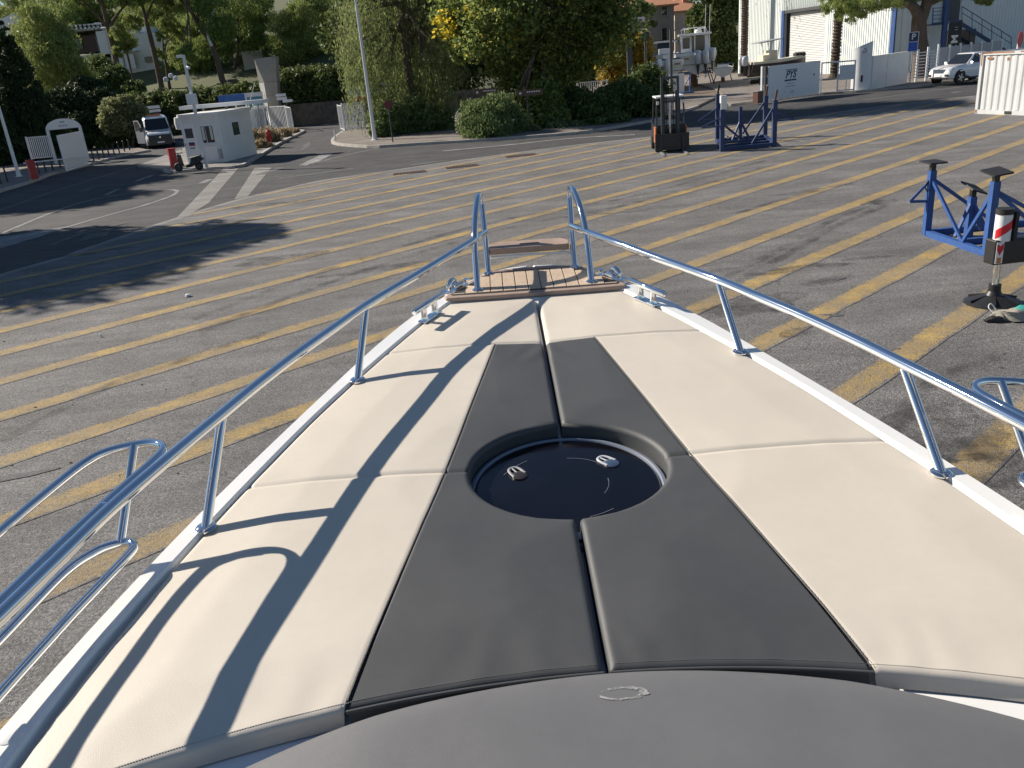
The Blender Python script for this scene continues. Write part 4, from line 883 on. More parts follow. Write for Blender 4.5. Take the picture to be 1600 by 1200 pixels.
# ================================================================== STREET FURNITURE, LEFT SIDE
def face(p): return atan2(-p.y, -p.x) + pi / 2          # turn local -Y towards the camera's side of the yard
def V(x=0.0, y=0.0, z=0.0): return Vector((x, y, z))
def bar_fence(name, label, a, b, h, n, mat='white_metal', cat='fence', z0=0.12, barw=0.05, group=None, posts=2):
    a, b = V(a.x, a.y), V(b.x, b.y); d = b - a; t = empty(name, a, atan2(d.y, d.x), label, cat, group); L = d.length
    for z in (z0 + 0.06, h - 0.03): MB().box((L / 2, 0, z), (L, 0.045, 0.06)).build('rail', mat, t)
    bm = MB().box((0, 0, (h + z0) / 2), (barw, 0.03, h - z0 - 0.14)).mesh('bar', mat)
    for i in range(n): inst('bar', bm, t, ((i + .5) * L / n, 0, 0))
    pm = MB().box((0, 0, h / 2 + 0.02), (0.09, 0.09, h + 0.04)).mesh('post', mat)
    for i in range(posts): inst('post', pm, t, (L * i / (posts - 1), 0, 0))
    return t

# lamp posts
def lamp_post(label, base, h, lean_r=(0.1, 0.05), arm=None, name='lamp_post'):
    t = empty(name, base, 0, label, 'lamp post')
    MB().lathe([(lean_r[0] * 2.1, 0), (lean_r[0] * 2.1, 0.03), (lean_r[0] * 1.25, 0.05), (lean_r[0], 0.4)], (0, 0, 0), 16).build('base', 'white_metal', t, smooth=40)
    MB().tube([(0, 0, 0.3), (0, 0, h * .5), (0, 0, h)], [lean_r[0], (lean_r[0] + lean_r[1]) / 2, lean_r[1]], 14).build('pole', 'white_metal', t, smooth=60)
    hd = MB(); hd.tube(spline([(0, 0, h - .1), (0.3, 0, h + .25), (1.0, 0, h + .4)], 5), 0.035, 8); hd.box((1.25, 0, h + 0.4), (0.6, 0.24, 0.1)); hd.build('lantern', 'grey_metal', t, smooth=40)
    return t
lamp_post('pale lamp post at the far left kerb, rising out of view', G(30, 276, 0.12), 8.5)
lamp_post('tall pale lamp post at the corner of the planted island', G(586, 219, 0.12), 9.6, (0.12, 0.06))
b0 = G(324, 263.5, 0.12); t = empty('camera_mast', b0, 0, 'slim white mast with control box beside the guard booth', 'mast')
hm = AT(287, 86, b0.y).z - 0.12
MB().box((0, 0, hm / 2), (0.13, 0.13, hm)).build('pole', 'white_metal', t, bevel=0.01)
q = AT(301, 155, b0.y) - b0; MB().box((0, -0.12, q.z), (0.5, 0.16, 0.52)).build('control_box', 'sign_white', t, bevel=0.015)
MB().box((-0.14, -0.1, hm - 0.05), (0.3, 0.16, 0.13)).build('camera', 'white_metal', t, bevel=0.02)
MB().tube([(0.1, -0.1, hm - 0.55), (0.22, -0.2, hm - 0.6)], 0.07, 12).build('floodlight', 'white_metal', t, smooth=40)
MB().box((0, 0, 0.01), (0.3, 0.3, 0.02)).build('base_plate', 'grey_metal', t)

# bar fence, arch and open gate leaf
bar_fence('bar_fence', 'short white bar fence left of the arched sign', AT(51, 252, 57).to_2d().to_3d(), AT(87, 249, 57).to_2d().to_3d(), AT(60, 213, 57).z, 12, z0=0.55, barw=0.06)
ap = AT(114, 255, 57.5); ap.z = 0; t = empty('arch_sign', ap, face(ap), 'white arched entrance sign in front of the dark cypress', 'sign')
t.scale = (0.86, 1, 1.02)
pm = MB().box((0, 0, 1.15), (0.22, 0.14, 2.3)).mesh('post', 'sign_white')
for s in (-1, 1): inst('post', pm, t, (s * 1.12, 0, 0))
arc = [(1.23 * cos(a), 2.2 + 0.62 * sin(a)) for a in np.linspace(0, pi, 25)]
m = MB(); n = len(arc); vs = [(x, -0.07, z) for x, z in arc] + [(x, 0.07, z) for x, z in arc]
m.add(vs, [tuple(range(n)), tuple(range(2 * n - 1, n - 1, -1))] + [(i, n + i, n + (i + 1) % n, (i + 1) % n) for i in range(n)]).build('arch_board', 'sign_white', t)
for z, w in ((2.62, 0.36), (2.40, 0.62)):
    k = int(w / 0.09)
    for i in range(k): MB().box((-w / 2 + (i + .5) * w / k, -0.0725, z), (0.06, 0.005, 0.09)).build('lettering', 'print_grey', t)
a, b = G(104, 268, .12), G(138, 257.5, .12); d = V(b.x - a.x, b.y - a.y); t = empty('gate_leaf', a, atan2(d.y, d.x), 'solid pale gate leaf standing open beside the arched sign', 'gate'); L = d.length
hg = AT(88, 213, a.y).z - 0.12
MB().box((L / 2, 0, hg / 2 + .05), (L - 0.1, 0.03, hg - 0.15)).build('panel', 'white_metal', t)
for q in (((L / 2, 0, 0.06), (L, 0.07, 0.09)), ((L / 2, 0, hg), (L, 0.07, 0.09))): MB().box(*q).build('rail', 'sign_white', t)
for x in (0.045, L - 0.045): MB().box((x, 0, hg / 2 + 0.03), (0.09, 0.075, hg - 0.12)).build('stile', 'sign_white', t)
def barrier(label, base, arm=None):
    t = empty('barrier_cabinet', base, face(base) + 0.2, label, 'barrier', 'red barrier cabinets')
    MB().box((0, 0, 0.5), (0.36, 0.30, 1.0)).build('cabinet', 'red_paint', t, bevel=0.02)
    MB().box((0, 0, 1.03), (0.40, 0.34, 0.06)).build('lid', 'red_paint', t, bevel=0.015)
    MB().box((0, 0, 0.02), (0.46, 0.4, 0.04)).build('plinth', 'kerb_stone', t)
    if arm is not None:
        inv = t.matrix_basis.inverted(); e = inv @ arm
        MB().tube([(-0.35, -0.19, 0.93), e], 0.035, 10).build('arm', 'white_metal', t, smooth=50)
    return t
barrier('red barrier cabinet with long white arm by the left kerb', G(55, 281, .12), arm=AT(138, 244.5, 53.0))
barrier('red barrier cabinet beside the parked scooter', G(274, 264, .12))
bol = MB().lathe([(0.06, 0), (0.06, 0.75), (0.045, 0.78), (0.045, 0.82), (0.065, 0.86), (0.06, 0.93), (0.02, 0.97)], (0, 0, 0), 12).mesh('bollard', 'black_paint', 40)
bp = [(62, 274), (72, 271), (83, 268), (95, 264.5), (147, 254), (155, 251.5), (163, 249), (171, 246.5), (179, 244), (187, 241.5), (195, 239), (203, 237)]
for i, q in enumerate(bp):
    o = bpy.data.objects.new('bollard', bol); COL.objects.link(o); o.location = G(q[0], q[1] - 2, .12); o.scale = (.8, .8, .8)
    tag(o, ('black bollard before the gate leaf, %s from the red barrier cabinet' % ('first', 'second', 'third', 'fourth')[i]) if i < 4 else ('black bollard in the kerb row, %s from the pale gate leaf' % ('first', 'second', 'third', 'fourth', 'fifth', 'sixth', 'seventh', 'last')[i - 4]), 'bollard', 'black bollards by the barrier' if i < 4 else 'black bollards along the left kerb')
for i, q in enumerate(((12, 286), (2, 290))):
    p = G(q[0], q[1] - 2, 0.12); o = bpy.data.objects.new('bollard', bol); COL.objects.link(o); o.location = p; o.scale = (.8, .8, .8)
    tag(o, 'short black bollard left of the pale lamp post, %s' % ('nearer the post', 'at the very left edge')[i], 'bollard', 'black bollards under the lamp post')

# scooter
sb = (G(281, 268, .12) + G(313, 266, .12)) / 2; t = empty('scooter', sb, radians(-8), 'black scooter parked in front of the guard booth', 'scooter'); t.scale = (.86, .86, .86)
for x, nm in ((-0.66, 'front'), (0.62, 'rear')):
    w = empty('wheel', (x, 0, 0.25)); w.parent = t
    MB().tube([(0.2 * cos(a), 0, 0.2 * sin(a)) for a in np.linspace(0, 2 * pi, 21)], 0.06, 10, caps=False).build('tyre', 'black_rubber', w, smooth=60)
    MB().lathe([(0.15, -0.03), (0.15, 0.03), (0.04, 0.05), (0.04, -0.05)], (0, 0, 0), 16, 'y').build('rim', 'dark_metal', w, smooth=40)
def sect(x, w, z0, z1): return [(x, -w, z0), (x, w, z0), (x, w * 1.05, (z0 + z1) / 2), (x, w * .7, z1), (x, -w * .7, z1), (x, -w * 1.05, (z0 + z1) / 2)]
MB().loft([sect(-0.1, .16, .2, .36), sect(0.15, .18, .22, .42), sect(.25, .19, .28, .68), sect(.6, .19, .4, .76), sect(.95, .12, .6, .78)]).build('body', 'black_paint', t, smooth=35)
MB().loft([sect(.12, .15, .68, .76), sect(.3, .17, .7, .8), sect(.6, .17, .74, .84), sect(.85, .13, .8, .88)]).build('seat', 'black_rubber', t, smooth=35)
MB().loft([[(-.42, -.2, .3), (-.38, .0 - .2, .3), (-.38, .2, .3), (-.42, .2, .3)], [(-.5, -.24, .6), (-.44, -.24, .6), (-.44, .24, .6), (-.5, .24, .6)], [(-.52, -.16, .95), (-.44, -.16, .95), (-.44, .16, .95), (-.52, .16, .95)]]).build('leg_shield', 'black_paint', t, smooth=35)
MB().tube([(-.64, 0, .28), (-.5, 0, .98)], 0.035, 8).build('fork', 'brushed_steel', t); MB().tube([(-.4, -.34, 1.06), (-.48, 0, 1.0), (-.4, .34, 1.06)], 0.02, 8).build('handlebar', 'black_rubber', t)
MB().lathe([(0.09, 0), (0.08, -0.06), (0.02, -0.08)], (-.54, 0, .92), 12, 'x').build('headlight', 'headlamp', t, smooth=40)
for s in (-1, 1): MB().lathe([(0.05, -.01), (0.05, .01)], (-.44, s * .38, 1.2), 10, 'x').build('mirror', 'brushed_steel', t)
MB().box((0.98, 0, 0.78), (0.03, 0.24, 0.16)).build('number_plate', 'sign_white', t)
MB().box((0.05, 0, 0.26), (0.4, 0.3, 0.04)).build('footboard', 'black_rubber', t)

# guard booth
A, B, Cc = G(293, 257, .12), G(352, 253, .12), G(382, 241, .12); dAB = B - A; rz = atan2(dAB.y, dAB.x); BW = dAB.length; BD = (Cc - B).length * 0.95; BH = 2.45
t = empty('guard_booth', A, rz, 'small white guard booth with flat roof beside the entrance lanes', 'booth')
def rrect(x0, y0, x1, y1, r, n=5):
    P = []
    for cx, cy, a0 in ((x1 - r, y0 + r, -pi / 2), (x1 - r, y1 - r, 0), (x0 + r, y1 - r, pi / 2), (x0 + r, y0 + r, pi)):
        for i in range(n + 1): P.append((cx + r * cos(a0 + i * pi / 2 / n), cy + r * sin(a0 + i * pi / 2 / n)))
    return P
MB().prism(rrect(0, 0, BW, BD, 0.3), 0, BH).build('wall', 'white_wall', t, smooth=40)
MB().prism(rrect(-0.12, -0.12, BW + 0.12, BD + 0.12, 0.38), BH, BH + 0.16).build('roof', 'white_wall', t, smooth=40)
MB().box((BW * 0.45, BD * 0.6 + 0.9, BH + 0.42), (BW * 2.25, 0.9, 0.2)).build('canopy', 'white_metal', t)
for x in (-0.3, BW * 0.5, BW + .4): MB().box((x, BD * 0.6 + 0.9, BH + 0.24), (0.1, 0.1, 0.2)).build('canopy_post', 'grey_metal', t)
dw = empty('door', (BW * 0.22, -0.012, 0)); dw.parent = t
MB().box((0, 0, 1.05), (0.82, 0.04, 2.1)).build('leaf', 'sign_white', dw); MB().box((0.02, -0.025, 1.62), (0.46, 0.02, 0.5)).build('pane', 'window_glass', dw)
MB().box((-0.33, -0.04, 1.05), (0.05, 0.06, 0.14)).build('handle', 'grey_metal', dw)
MB().box((0.05, -0.024, 1.08), (0.36, 0.008, 0.13)).build('notice', 'print_navy', dw); MB().box((0.05, -0.024, 0.98), (0.36, 0.008, 0.06)).build('notice', 'print_red', dw); MB().box((0.05, -0.024, 0.84), (0.3, 0.008, 0.07)).build('notice', 'print_green', dw)
wn = empty('window', (BW * 0.66, -0.012, 1.5)); wn.parent = t
MB().box((0, 0.0, 0), (1.02, 0.05, 1.0)).build('frame', 'sign_white', wn)
for s in (-1, 1):
    MB().box((s * 0.235, -0.03, 0.0), (0.43, 0.012, 0.86)).build('pane', 'window_glass', wn); MB().box((s * 0.235 + 0.1, -0.0385, 0.06), (0.14, 0.004, 0.7)).build('curtain', 'curtain', wn)
MB().box((0, -0.07, -0.54), (1.16, 0.14, 0.05)).build('sill', 'sign_white', wn)
MB().box((BW * 0.66, -0.02, 0.5), (1.0, 0.03, 0.8)).build('panel', 'white_metal', t)
MB().tube([(BW - 0.1, -0.05, 0.1), (BW - 0.1, -0.05, BH - .1)], 0.035, 8).build('downpipe', 'white_metal', t); MB().box((BW - .12, -0.1, 0.45), (0.16, 0.12, 0.5)).build('meter_box', 'grey_metal', t)
sw = empty('window', (BW + 0.012, BD * 0.45, 1.6)); sw.parent = t
MB().box((0, 0, 0), (0.04, 0.8, 0.8)).build('frame', 'sign_white', sw); MB().box((0.024, 0, 0), (0.012, 0.68, 0.68)).build('pane', 'window_glass', sw)
MB().lathe([(0.02, -.35), (0.3, -.3), (0.34, 0), (0.3, .3), (0.02, .35)], (-0.02, 0.25, BH - 0.28), 16, 'z').build('water_tank', 'white_wall', t, smooth=50)

# white van with an open door
def van(label, base, rz):
    t = empty('van', base, rz, label, 'van')
    W2 = 1.0
    def ring(y, zb, zt, wb, wt, r=.12): return [(-wb, y, zb), (wb, y, zb), (wb, y, zb + (zt - zb) * .45), (wb * .99, y, zb + (zt - zb) * .55), (wt, y, zt - r), (wt - r, y, zt), (-wt + r, y, zt), (-wt, y, zt - r), (-wb * .99, y, zb + (zt - zb) * .55), (-wb, y, zb + (zt - zb) * .45)]
    MB().loft([ring(0.0, .42, .98, .86, .80), ring(.12, .34, 1.1, .95, .84), ring(.55, .3, 1.2, .99, .86), ring(.9, .3, 1.3, 1.0, .88), ring(1.55, .3, 2.12, 1.0, .86), ring(1.9, .3, 2.27, 1.0, .88), ring(5.1, .3, 2.3, 1.0, .88)]).build('body', 'car_white', t, smooth=30)
    MB().quadv((-.86, .93, 1.30), (.86, .93, 1.30), (.74, 1.56, 2.08), (-.74, 1.56, 2.08)).build('windscreen', 'dark_glass', t)
    for v in t.children[-1].data.vertices: v.co.y -= 0.07; v.co.z += 0.02
    MB().loft([[(-.84, -.05, .5), (.84, -.05, .5), (.8, -.03, .98), (-.8, -.03, .98)], [(-.84, .12, .5), (.84, .12, .5), (.78, .12, 1.0), (-.78, .12, 1.0)]]).build('grille', 'black_paint', t)
    MB().loft([[(-.9, -.06, .3), (.9, -.06, .3), (.9, -.06, .56), (-.9, -.06, .56)], [(-.98, .3, .28), (.98, .3, .28), (.98, .3, .56), (-.98, .3, .56)]]).build('bumper', 'boat_dark', t)
    MB().box((0, -.072, .45), (.5, .015, .12)).build('number_plate', 'sign_white', t); MB().lathe([(0.07, -.05), (0.06, -.035), (0.01, -.03)], (0, 0, .8), 4, 'y').build('badge', 'chrome', t)
    for s in (-1, 1):
        MB().loft([[(s * .62, 0.0, .92), (s * .86, .05, .9), (s * .9, .14, 1.12), (s * .68, .1, 1.06)], [(s * .62, .14, .92), (s * .86, .16, .9), (s * .9, .24, 1.12), (s * .68, .2, 1.06)]]).build('headlight', 'headlamp', t)
        w = empty('wheel', (s * .9, .95, .33)); w.parent = t
        MB().lathe([(.2, -.11), (.33, -.1), (.33, .1), (.2, .11)], (0, 0, 0), 24, 'x').build('tyre', 'black_rubber', w, smooth=40); MB().lathe([(.2, -.09), (.05, -.1), (.05, .1), (.2, .09)], (0, 0, 0), 20, 'x').build('rim', 'brushed_steel', w, smooth=40)
        w2 = empty('wheel', (s * .9, 4.1, .33)); w2.parent = t; inst('tyre', w.children[0].data, w2)
        MB().box((s * 1.14, 1.15, 1.42), (.2, .12, .34)).build('mirror', 'boat_dark', t, bevel=0.03)
        MB().quadv((s * 1.003, 1.35, 1.35), (s * 1.003, 2.15, 1.35), (s * .92, 2.1, 2.0), (s * .905, 1.6, 2.0)).build('side_window', 'dark_glass', t)
    MB().tube([(-.5, 2.0, 2.34), (.5, 2.0, 2.34)], .06, 10).build('light_bar', 'orange_light', t)
    dr = empty('door', (-1.0, 1.2, 0)); dr.parent = t; dr.rotation_euler = (0, 0, radians(118))
    MB().loft([[(0, -.03, .4), (1.05, -.03, .4), (1.05, -.03, 1.32), (0, -.03, 1.32)], [(0, .03, .4), (1.05, .03, .4), (1.05, .03, 1.32), (0, .03, 1.32)]]).build('leaf', 'car_white', dr)
    fr = MB(); fr.beam((0.05, 0, 1.3), (.45, 0, 2.05), .05, .06); fr.beam((.45, 0, 2.05), (1.0, 0, 2.05), .05, .06); fr.beam((1.02, 0, 1.3), (1.02, 0, 2.07), .05, .06); fr.build('window_frame', 'car_white', dr)
    MB().add([(.1, 0, 1.33), (.99, 0, 1.33), (.99, 0, 2.02), (.46, 0, 2.02)], [(0, 1, 2, 3)]).build('window', 'dark_glass', dr)
    return t
vp = G(254, 231.5); van('white van facing the yard with its left door swung open', vp, face(vp) + 0.06)

# direction signs behind the van
def sign_post(label, base, h, boards, pole_mat='dark_metal', pole_r=0.04, name='direction_sign', group=None, cat='sign'):
    t = empty(name, base, face(base), label, cat, group)
    MB().tube([(0, 0, 0), (0, 0, h)], pole_r, 10).build('post', pole_mat, t, smooth=50)
    for (x, z, w, hh, mat, arrow) in boards:
        if arrow:
            s = arrow; P = [(-w / 2, z - hh / 2), (w / 2, z - hh / 2), (w / 2, z + hh / 2), (-w / 2, z + hh / 2)]
            P = [(x + a, b) for a, b in P]; tip = (x + s * (w / 2 + hh * .6), z)
            P = P[:2] + [tip] + P[2:] if s > 0 else P + [tip]
            m = MB(); k = len(P); m.add([(a, -0.06, b) for a, b in P] + [(a, -0.03, b) for a, b in P], [tuple(range(k)), tuple(range(2 * k - 1, k - 1, -1))] + [(i, k + i, k + (i + 1) % k, (i + 1) % k) for i in range(k)]); m.build('board', mat, t)
        else: MB().box((x, -0.045, z), (w, 0.03, hh)).build('board', mat, t)
    return t
p = G(255, 229); p = p * (74 / p.y); p.z = 0
k = MPP(255, 165, 74); zz = lambda x, y: AT(x, y, 74).z
sign_post('cluster of white direction boards on a dark post behind the van', p, zz(255, 158), [(-0.1, zz(255, 166), 20 * k, 4.5 * k, 'sign_white', 0), (0.0, zz(255, 172), 17 * k, 4 * k, 'sign_white', 0), (0.0, zz(255, 180), 8 * k, 12 * k, 'dark_metal', 0)])
p2 = AT(232, 222, 74); p2.z = 0
sign_post('pair of small white direction boards left of the van', p2, zz(231, 168), [(0, zz(231, 172), 14 * k, 4.6 * k, 'sign_white', 0), (0, zz(231, 177), 14 * k, 4.6 * k, 'sign_white', 0)])

# billboards against the hedge
def billboard(label, x0, x1, y0, y1, Y, parts, legs=True):
    a, b = AT(x0, y1, Y), AT(x1, y1 - 0.09 * (x1 - x0), Y); zt = AT(x0, y0, Y).z; z0 = a.z; w = b.x - a.x; t = empty('billboard', (a.x, Y, 0), 0, label, 'billboard')
    MB().box((w / 2, 0.04, (z0 + zt) / 2), (w, 0.06, zt - z0)).build('board', 'sign_white', t)
    for (u0, u1, v0, v1, mat) in parts: MB().box((w * (u0 + u1) / 2, 0.005, z0 + (zt - z0) * (v0 + v1) / 2), (w * (u1 - u0), 0.006, (zt - z0) * (v1 - v0))).build('print', mat, t)
    for x in (w * .15, w * .85): MB().box((x, 0.12, z0 / 2 + .1), (0.1, 0.08, z0 + .2)).build('leg', 'grey_metal', t)
billboard('wide blue and white hoarding on the hedge behind the booth', 343, 412, 149, 166, 76.5, [(0.0, .6, .02, .98, 'billboard_blue'), (.64, .98, .05, .6, 'billboard_teal')])
billboard('white and teal hoarding partly behind the concrete pylon', 385, 414, 146, 172, 77.5, [(.05, .95, .2, .7, 'billboard_teal')])
billboard('dark blue and red poster board behind the right gate', 544, 572, 134, 159, 73, [(0, 1, .35, 1, 'billboard_teal'), (0, 1, 0, .3, 'red_paint')])
billboard('small blue board half hidden by hanging strands', 586, 606, 129, 146, 70, [(0.1, .95, .05, .55, 'billboard_teal'), (0.1, .95, .6, .95, 'billboard_blue')])

# concrete pylon, wider at the top, with a slanted cut
Yp = 79.0; t = empty('concrete_pylon', (AT(425, 200, Yp).x, Yp, 0), 0, 'tall concrete pylon with slanted top beside the entrance gate', 'pylon'); o0 = Vector(t.location); t.scale = (1.18, 1, 1)
def q3(x, y, dy): r_ = AT(x, y, Yp) - o0; return (r_.x, r_.y + dy, r_.z)
gz = -0.1
bl0, bm0, br0 = q3(421, 200, .5), q3(424, 200, 0), q3(436, 200, .3)
for nm, z_a, z_b in (('block', 0, .34), ('block', .345, .55), ('block', .555, .78)):
    def lv(f):
        L0 = Vector(q3(421, 200, .5)).lerp(Vector(q3(399, 108, .5)), f); L1 = Vector(q3(424.5, 200, 0)).lerp(Vector(q3(409, 108, 0)), f); L2 = Vector(q3(435, 200, .3)).lerp(Vector(q3(427, 108, .3)), f)
        L3 = L2 + Vector((0, 1.1, 0)); L4 = L0 + Vector((0, .9, 0)); z = f * AT(409, 108, Yp).z; return [(v.x, v.y, z) for v in (L0, L1, L2, L3, L4)]
    MB().loft([lv(z_a), lv(z_b)]).build(nm, 'concrete', t)
top = lv(.785); tl, tr = q3(396, 92, .55), q3(425.5, 88, .3)
MB().add(top + [tl, tr, (tr[0], tr[1] + 1.1, tr[2]), (tl[0], tl[1] + .9, tl[2])], [(0, 1, 5), (1, 6, 5), (1, 2, 6), (2, 3, 7, 6), (3, 4, 8, 7), (4, 0, 5, 8), (5, 6, 7, 8), (4, 3, 2, 1, 0)]).build('cap_block', 'concrete', t)
for f0, f1 in ((0.0, .78),):
    a_, b_ = lv(f0), lv(f1); off_ = Vector((-.025, -.012, 0))
    MB().add([Vector(a_[0]) + off_, Vector(a_[1]) + off_, Vector(b_[1]) + off_, Vector(b_[0]) + off_], [(0, 1, 2, 3)]).build('white_side', 'white_wall', t)  # white sheet over the narrow left face, paler than the concrete blocks
MB().tube([AT(398, 130, Yp - 2), AT(378, 205, Yp - 8)], 0.02, 6).build('guy_cable', 'white_metal', label='thin white guy cable slanting down left of the pylon', cat='cable')

# gates and fences across the entrance
bar_fence('bar_gate', 'white bar gate section right of the concrete pylon', AT(421, 200, 76).to_2d().to_3d(), G(452, 204), 2.0, 14, cat='gate')
bar_fence('bar_gate', 'white bar gate leaf opened toward the yard, left of the gateway', G(452, 204), G(460, 207.5), 1.95, 6, cat='gate')
a, b = AT(376, 205, 77), AT(402, 203, 77); t = empty('solid_gate', (a.x, 77, 0), 0, 'cream solid gate panel right of the booth', 'gate')
MB().box(((b.x - a.x) / 2, 0, 1.15), (b.x - a.x, 0.05, 2.0)).build('panel', 'cladding', t)
for x in (0, b.x - a.x): MB().box((x, 0, 1.15), (0.1, 0.08, 2.3)).build('post', 'white_metal', t)
bar_fence('bar_gate', 'white bar fence section left of the concrete pylon', V(b.x + .15, 77), AT(418, 203, 77).to_2d().to_3d(), 2.0, 9, cat='gate')
bar_fence('bar_gate', 'white bar gate right of the gateway by the shrubs', G(540, 206), G(571, 201.5), 2.0, 15, cat='gate')
bar_fence('bar_gate', 'folded white gate leaf at the right gate post', G(533, 204), G(540, 207), 1.9, 5, cat='gate')
p = G(455, 203); p = AT(455, 200, 74); p.z = 0; k = MPP(450, 155, 74); zq = lambda y: AT(450, y, 74).z
sign_post('three white arrow boards on a post in the gateway', p, zq(146), [(-.35, zq(147.5), 14 * k, 4.2 * k, 'sign_white', -1), (-.3, zq(153), 14 * k, 4.2 * k, 'sign_white', -1), (.05, zq(157.5), 14 * k, 4.2 * k, 'sign_white', 1)])
p = AT(559, 190, 69); p.z = 0; t = sign_post('blue pedestrian crossing sign behind the right gate', p, AT(559, 139, 69).z, [(0, AT(559, 146, 69).z, .62, .62, 'sign_blue', 0)], name='crossing_sign')
zc = AT(559, 146, 69).z
MB().add([(0, -.062, zc + .24), (-.25, -.062, zc - .2), (.25, -.062, zc - .2)], [(0, 1, 2)]).build('white_triangle', 'sign_white', t)
MB().add([(0, -.064, zc + .12), (-.05, -.064, zc - .05), (-.1, -.064, zc - .17), (0, -.064, zc - .06), (.1, -.064, zc - .17), (.05, -.064, zc - .05)], [(0, 1, 3), (1, 2, 3), (0, 3, 5), (3, 4, 5)]).build('walker_mark', 'print_navy', t)
p = G(614, 222.5, .13); t = empty('round_sign', p, face(p) + .15, 'round red road sign with painted-in shade in front of the shrubs', 'sign')
zc = AT(609, 163, p.y).z - .13
MB().tube([(0, 0, 0), (0, 0, zc + .2)], .035, 8).build('post', 'dark_metal', t, smooth=50); MB().lathe([(.24, -.04), (.24, -.06), (.02, -.061)], (0, 0, zc), 24, 'y').build('disc', 'sign_shaded_red', t, smooth=30)
for lab, xp, yb, x0, x1, yt, Yd in (('brown tourist sign on a dark post by the big shrub', 828, 208, 808, 848, 144.5, 49.5), ('brown direction board half hidden behind the round shrub', 775, 205, 741, 779, 143, 52)):
    p = AT(xp, yb, Yd); p.z = .13; k = MPP(xp, yt, Yd); z = AT((x0 + x1) / 2, yt, Yd).z - .13; c = AT((x0 + x1) / 2, yt, Yd).x - p.x
    t = empty('brown_sign', p, 0, lab, 'sign', 'brown signs'); MB().tube([(0, 0, 0), (0, 0, z)], .04, 8).build('post', 'dark_metal', t, smooth=50)
    o = MB().box((c, -.06, z), ((x1 - x0) * k, .04, 9 * k)).build('board', 'sign_brown', t)
    for i in range(6): MB().box((c - (x1 - x0) * k * .1 + i * .13, -.083, z + .04), (.09, .005, .06)).build('lettering', 'sign_white', t)
    MB().box((c - (x1 - x0) * k * .38, -.083, z), (.12, .005, .12)).build('pictogram', 'sign_white', t)
shrub('low_shrub', 'low dry grey-green shrubs between the booth and the entrance lane', [pb(395, 218, 18, 12, 56), pb(418, 214, 18, 11, 60), pb(440, 212, 16, 10, 64), pb(388, 228, 12, 8, 54), pb(410, 226, 14, 7, 55), pb(458, 206, 10, 6, 68)], 'leaf_dry', 16000, 0.08, 0.4, 101, clump=0.3)
p = G(423, 229, .12); t = empty('fire_hydrant', p, 0, 'dark red fire hydrant among the low shrubs by the lane', 'hydrant')
MB().lathe([(.2, 0), (.2, .06), (.13, .08), (.13, .75), (.17, .8), (.16, .95), (.08, 1.03), (.02, 1.05)], (0, 0, 0), 14).build('body', 'red_paint', t, smooth=40)
for s in (-1, 1): MB().lathe([(.06, 0), (.06, s * .2)], (0, 0, .6), 10, 'x').build('outlet', 'red_paint', t, smooth=40)
bar_fence('picket_fence', 'pale picket fence behind the dark shrubs', AT(903, 152, 62).to_2d().to_3d(), AT(950, 148, 62).to_2d().to_3d(), AT(925, 127, 62).z, 14, mat='white_wall', z0=1.0)
o = MB().tube([(0, 0, 0), (0, 0, .75)], .05, 8).build('marker_post', 'sign_white', label='short white marker post at the island kerb', cat='post'); o.location = G(525, 222)

# ---- the white house on the hill
Yh = 126.0; kh = MPP(200, 80, Yh); hp_ = AT(200, 105, Yh); t = empty('modern_house', (hp_.x, Yh, hp_.z - 1.5), 0, 'white flat-roofed modern house among pines on the hill', 'house'); ho = Vector(t.location)
def hx(x, y): r_ = AT(x, y, Yh) - ho; return r_.x, r_.z
def hbox(nm, x0, y0, x1, y1, y_f, dep, mat, par=None):
    xa, za = hx(x0, y1); xb, zb = hx(x1, y0); return MB().box(((xa + xb) / 2, y_f + dep / 2, (za + zb) / 2), (abs(xb - xa), dep, abs(zb - za))).build(nm, mat, par or t)
hbox('wall', 196, 46, 290, 140, 0.5, 14, 'house_white'); hbox('upper_wall', 162, 38, 203, 62, 0.2, 13, 'house_white'); hbox('brown_bay', 108, 52, 165, 84, 1.0, 9, 'brown_clad')
hbox('roof_slab', 103, 44, 166, 50, -0.6, 11, 'house_white'); hbox('floor_slab', 150, 80, 215, 84, -0.6, 8, 'house_white'); hbox('wall', 108, 84, 150, 140, 1.5, 9, 'house_white'); hbox('ground_floor_glazing', 150, 85, 214, 104, 1.2, 6, 'window_glass')
hbox('side_wall', 160, 48, 166, 84, -0.5, 1.3, 'house_white')
for x0, x1, y0, y1 in ((112, 122, 60, 78), (150, 158, 55, 80), (226, 236, 88, 98), (262, 270, 90, 104)):
    w = hbox('window', x0, y0, x1, y1, 0.3 if x0 > 200 else .85, .25, 'dark_glass')
for x in (180, 190, 200, 208): hbox('column', x, 84, x + 1.4, 108, -0.4, .25, 'house_white')
for y in (40, 43): hbox('terrace_rail', 104, y, 160, y + .8, -.5, .06, 'house_white')
for i in range(9): hbox('terrace_post', 104 + i * 6.8, 38.5, 104.9 + i * 6.8, 46, -.5, .06, 'house_white')
hbox('roof_unit', 138, 34, 144, 40, 2, .8, 'house_white'); hbox('balcony_rail', 108, 76, 124, 77, .2, .05, 'house_white'); hbox('chimney_wall', 205, 36, 207, 50, 2, 2, 'house_white')
o = MB().beam(AT(10, 28, 92), AT(32, 66, 92), 1.0, 2.0).build('pale_roof', 'house_white', label='pale sloping roof edge behind the cypress top', cat='roof')
o = MB().box((0, 0, 3), (2.6, 3, 2.4)).build('villa', 'cream_render', label='cream villa wall glimpsed above the concrete pylon', cat='house'); o.location = AT(400, 95, 118); o.location.z -= 3
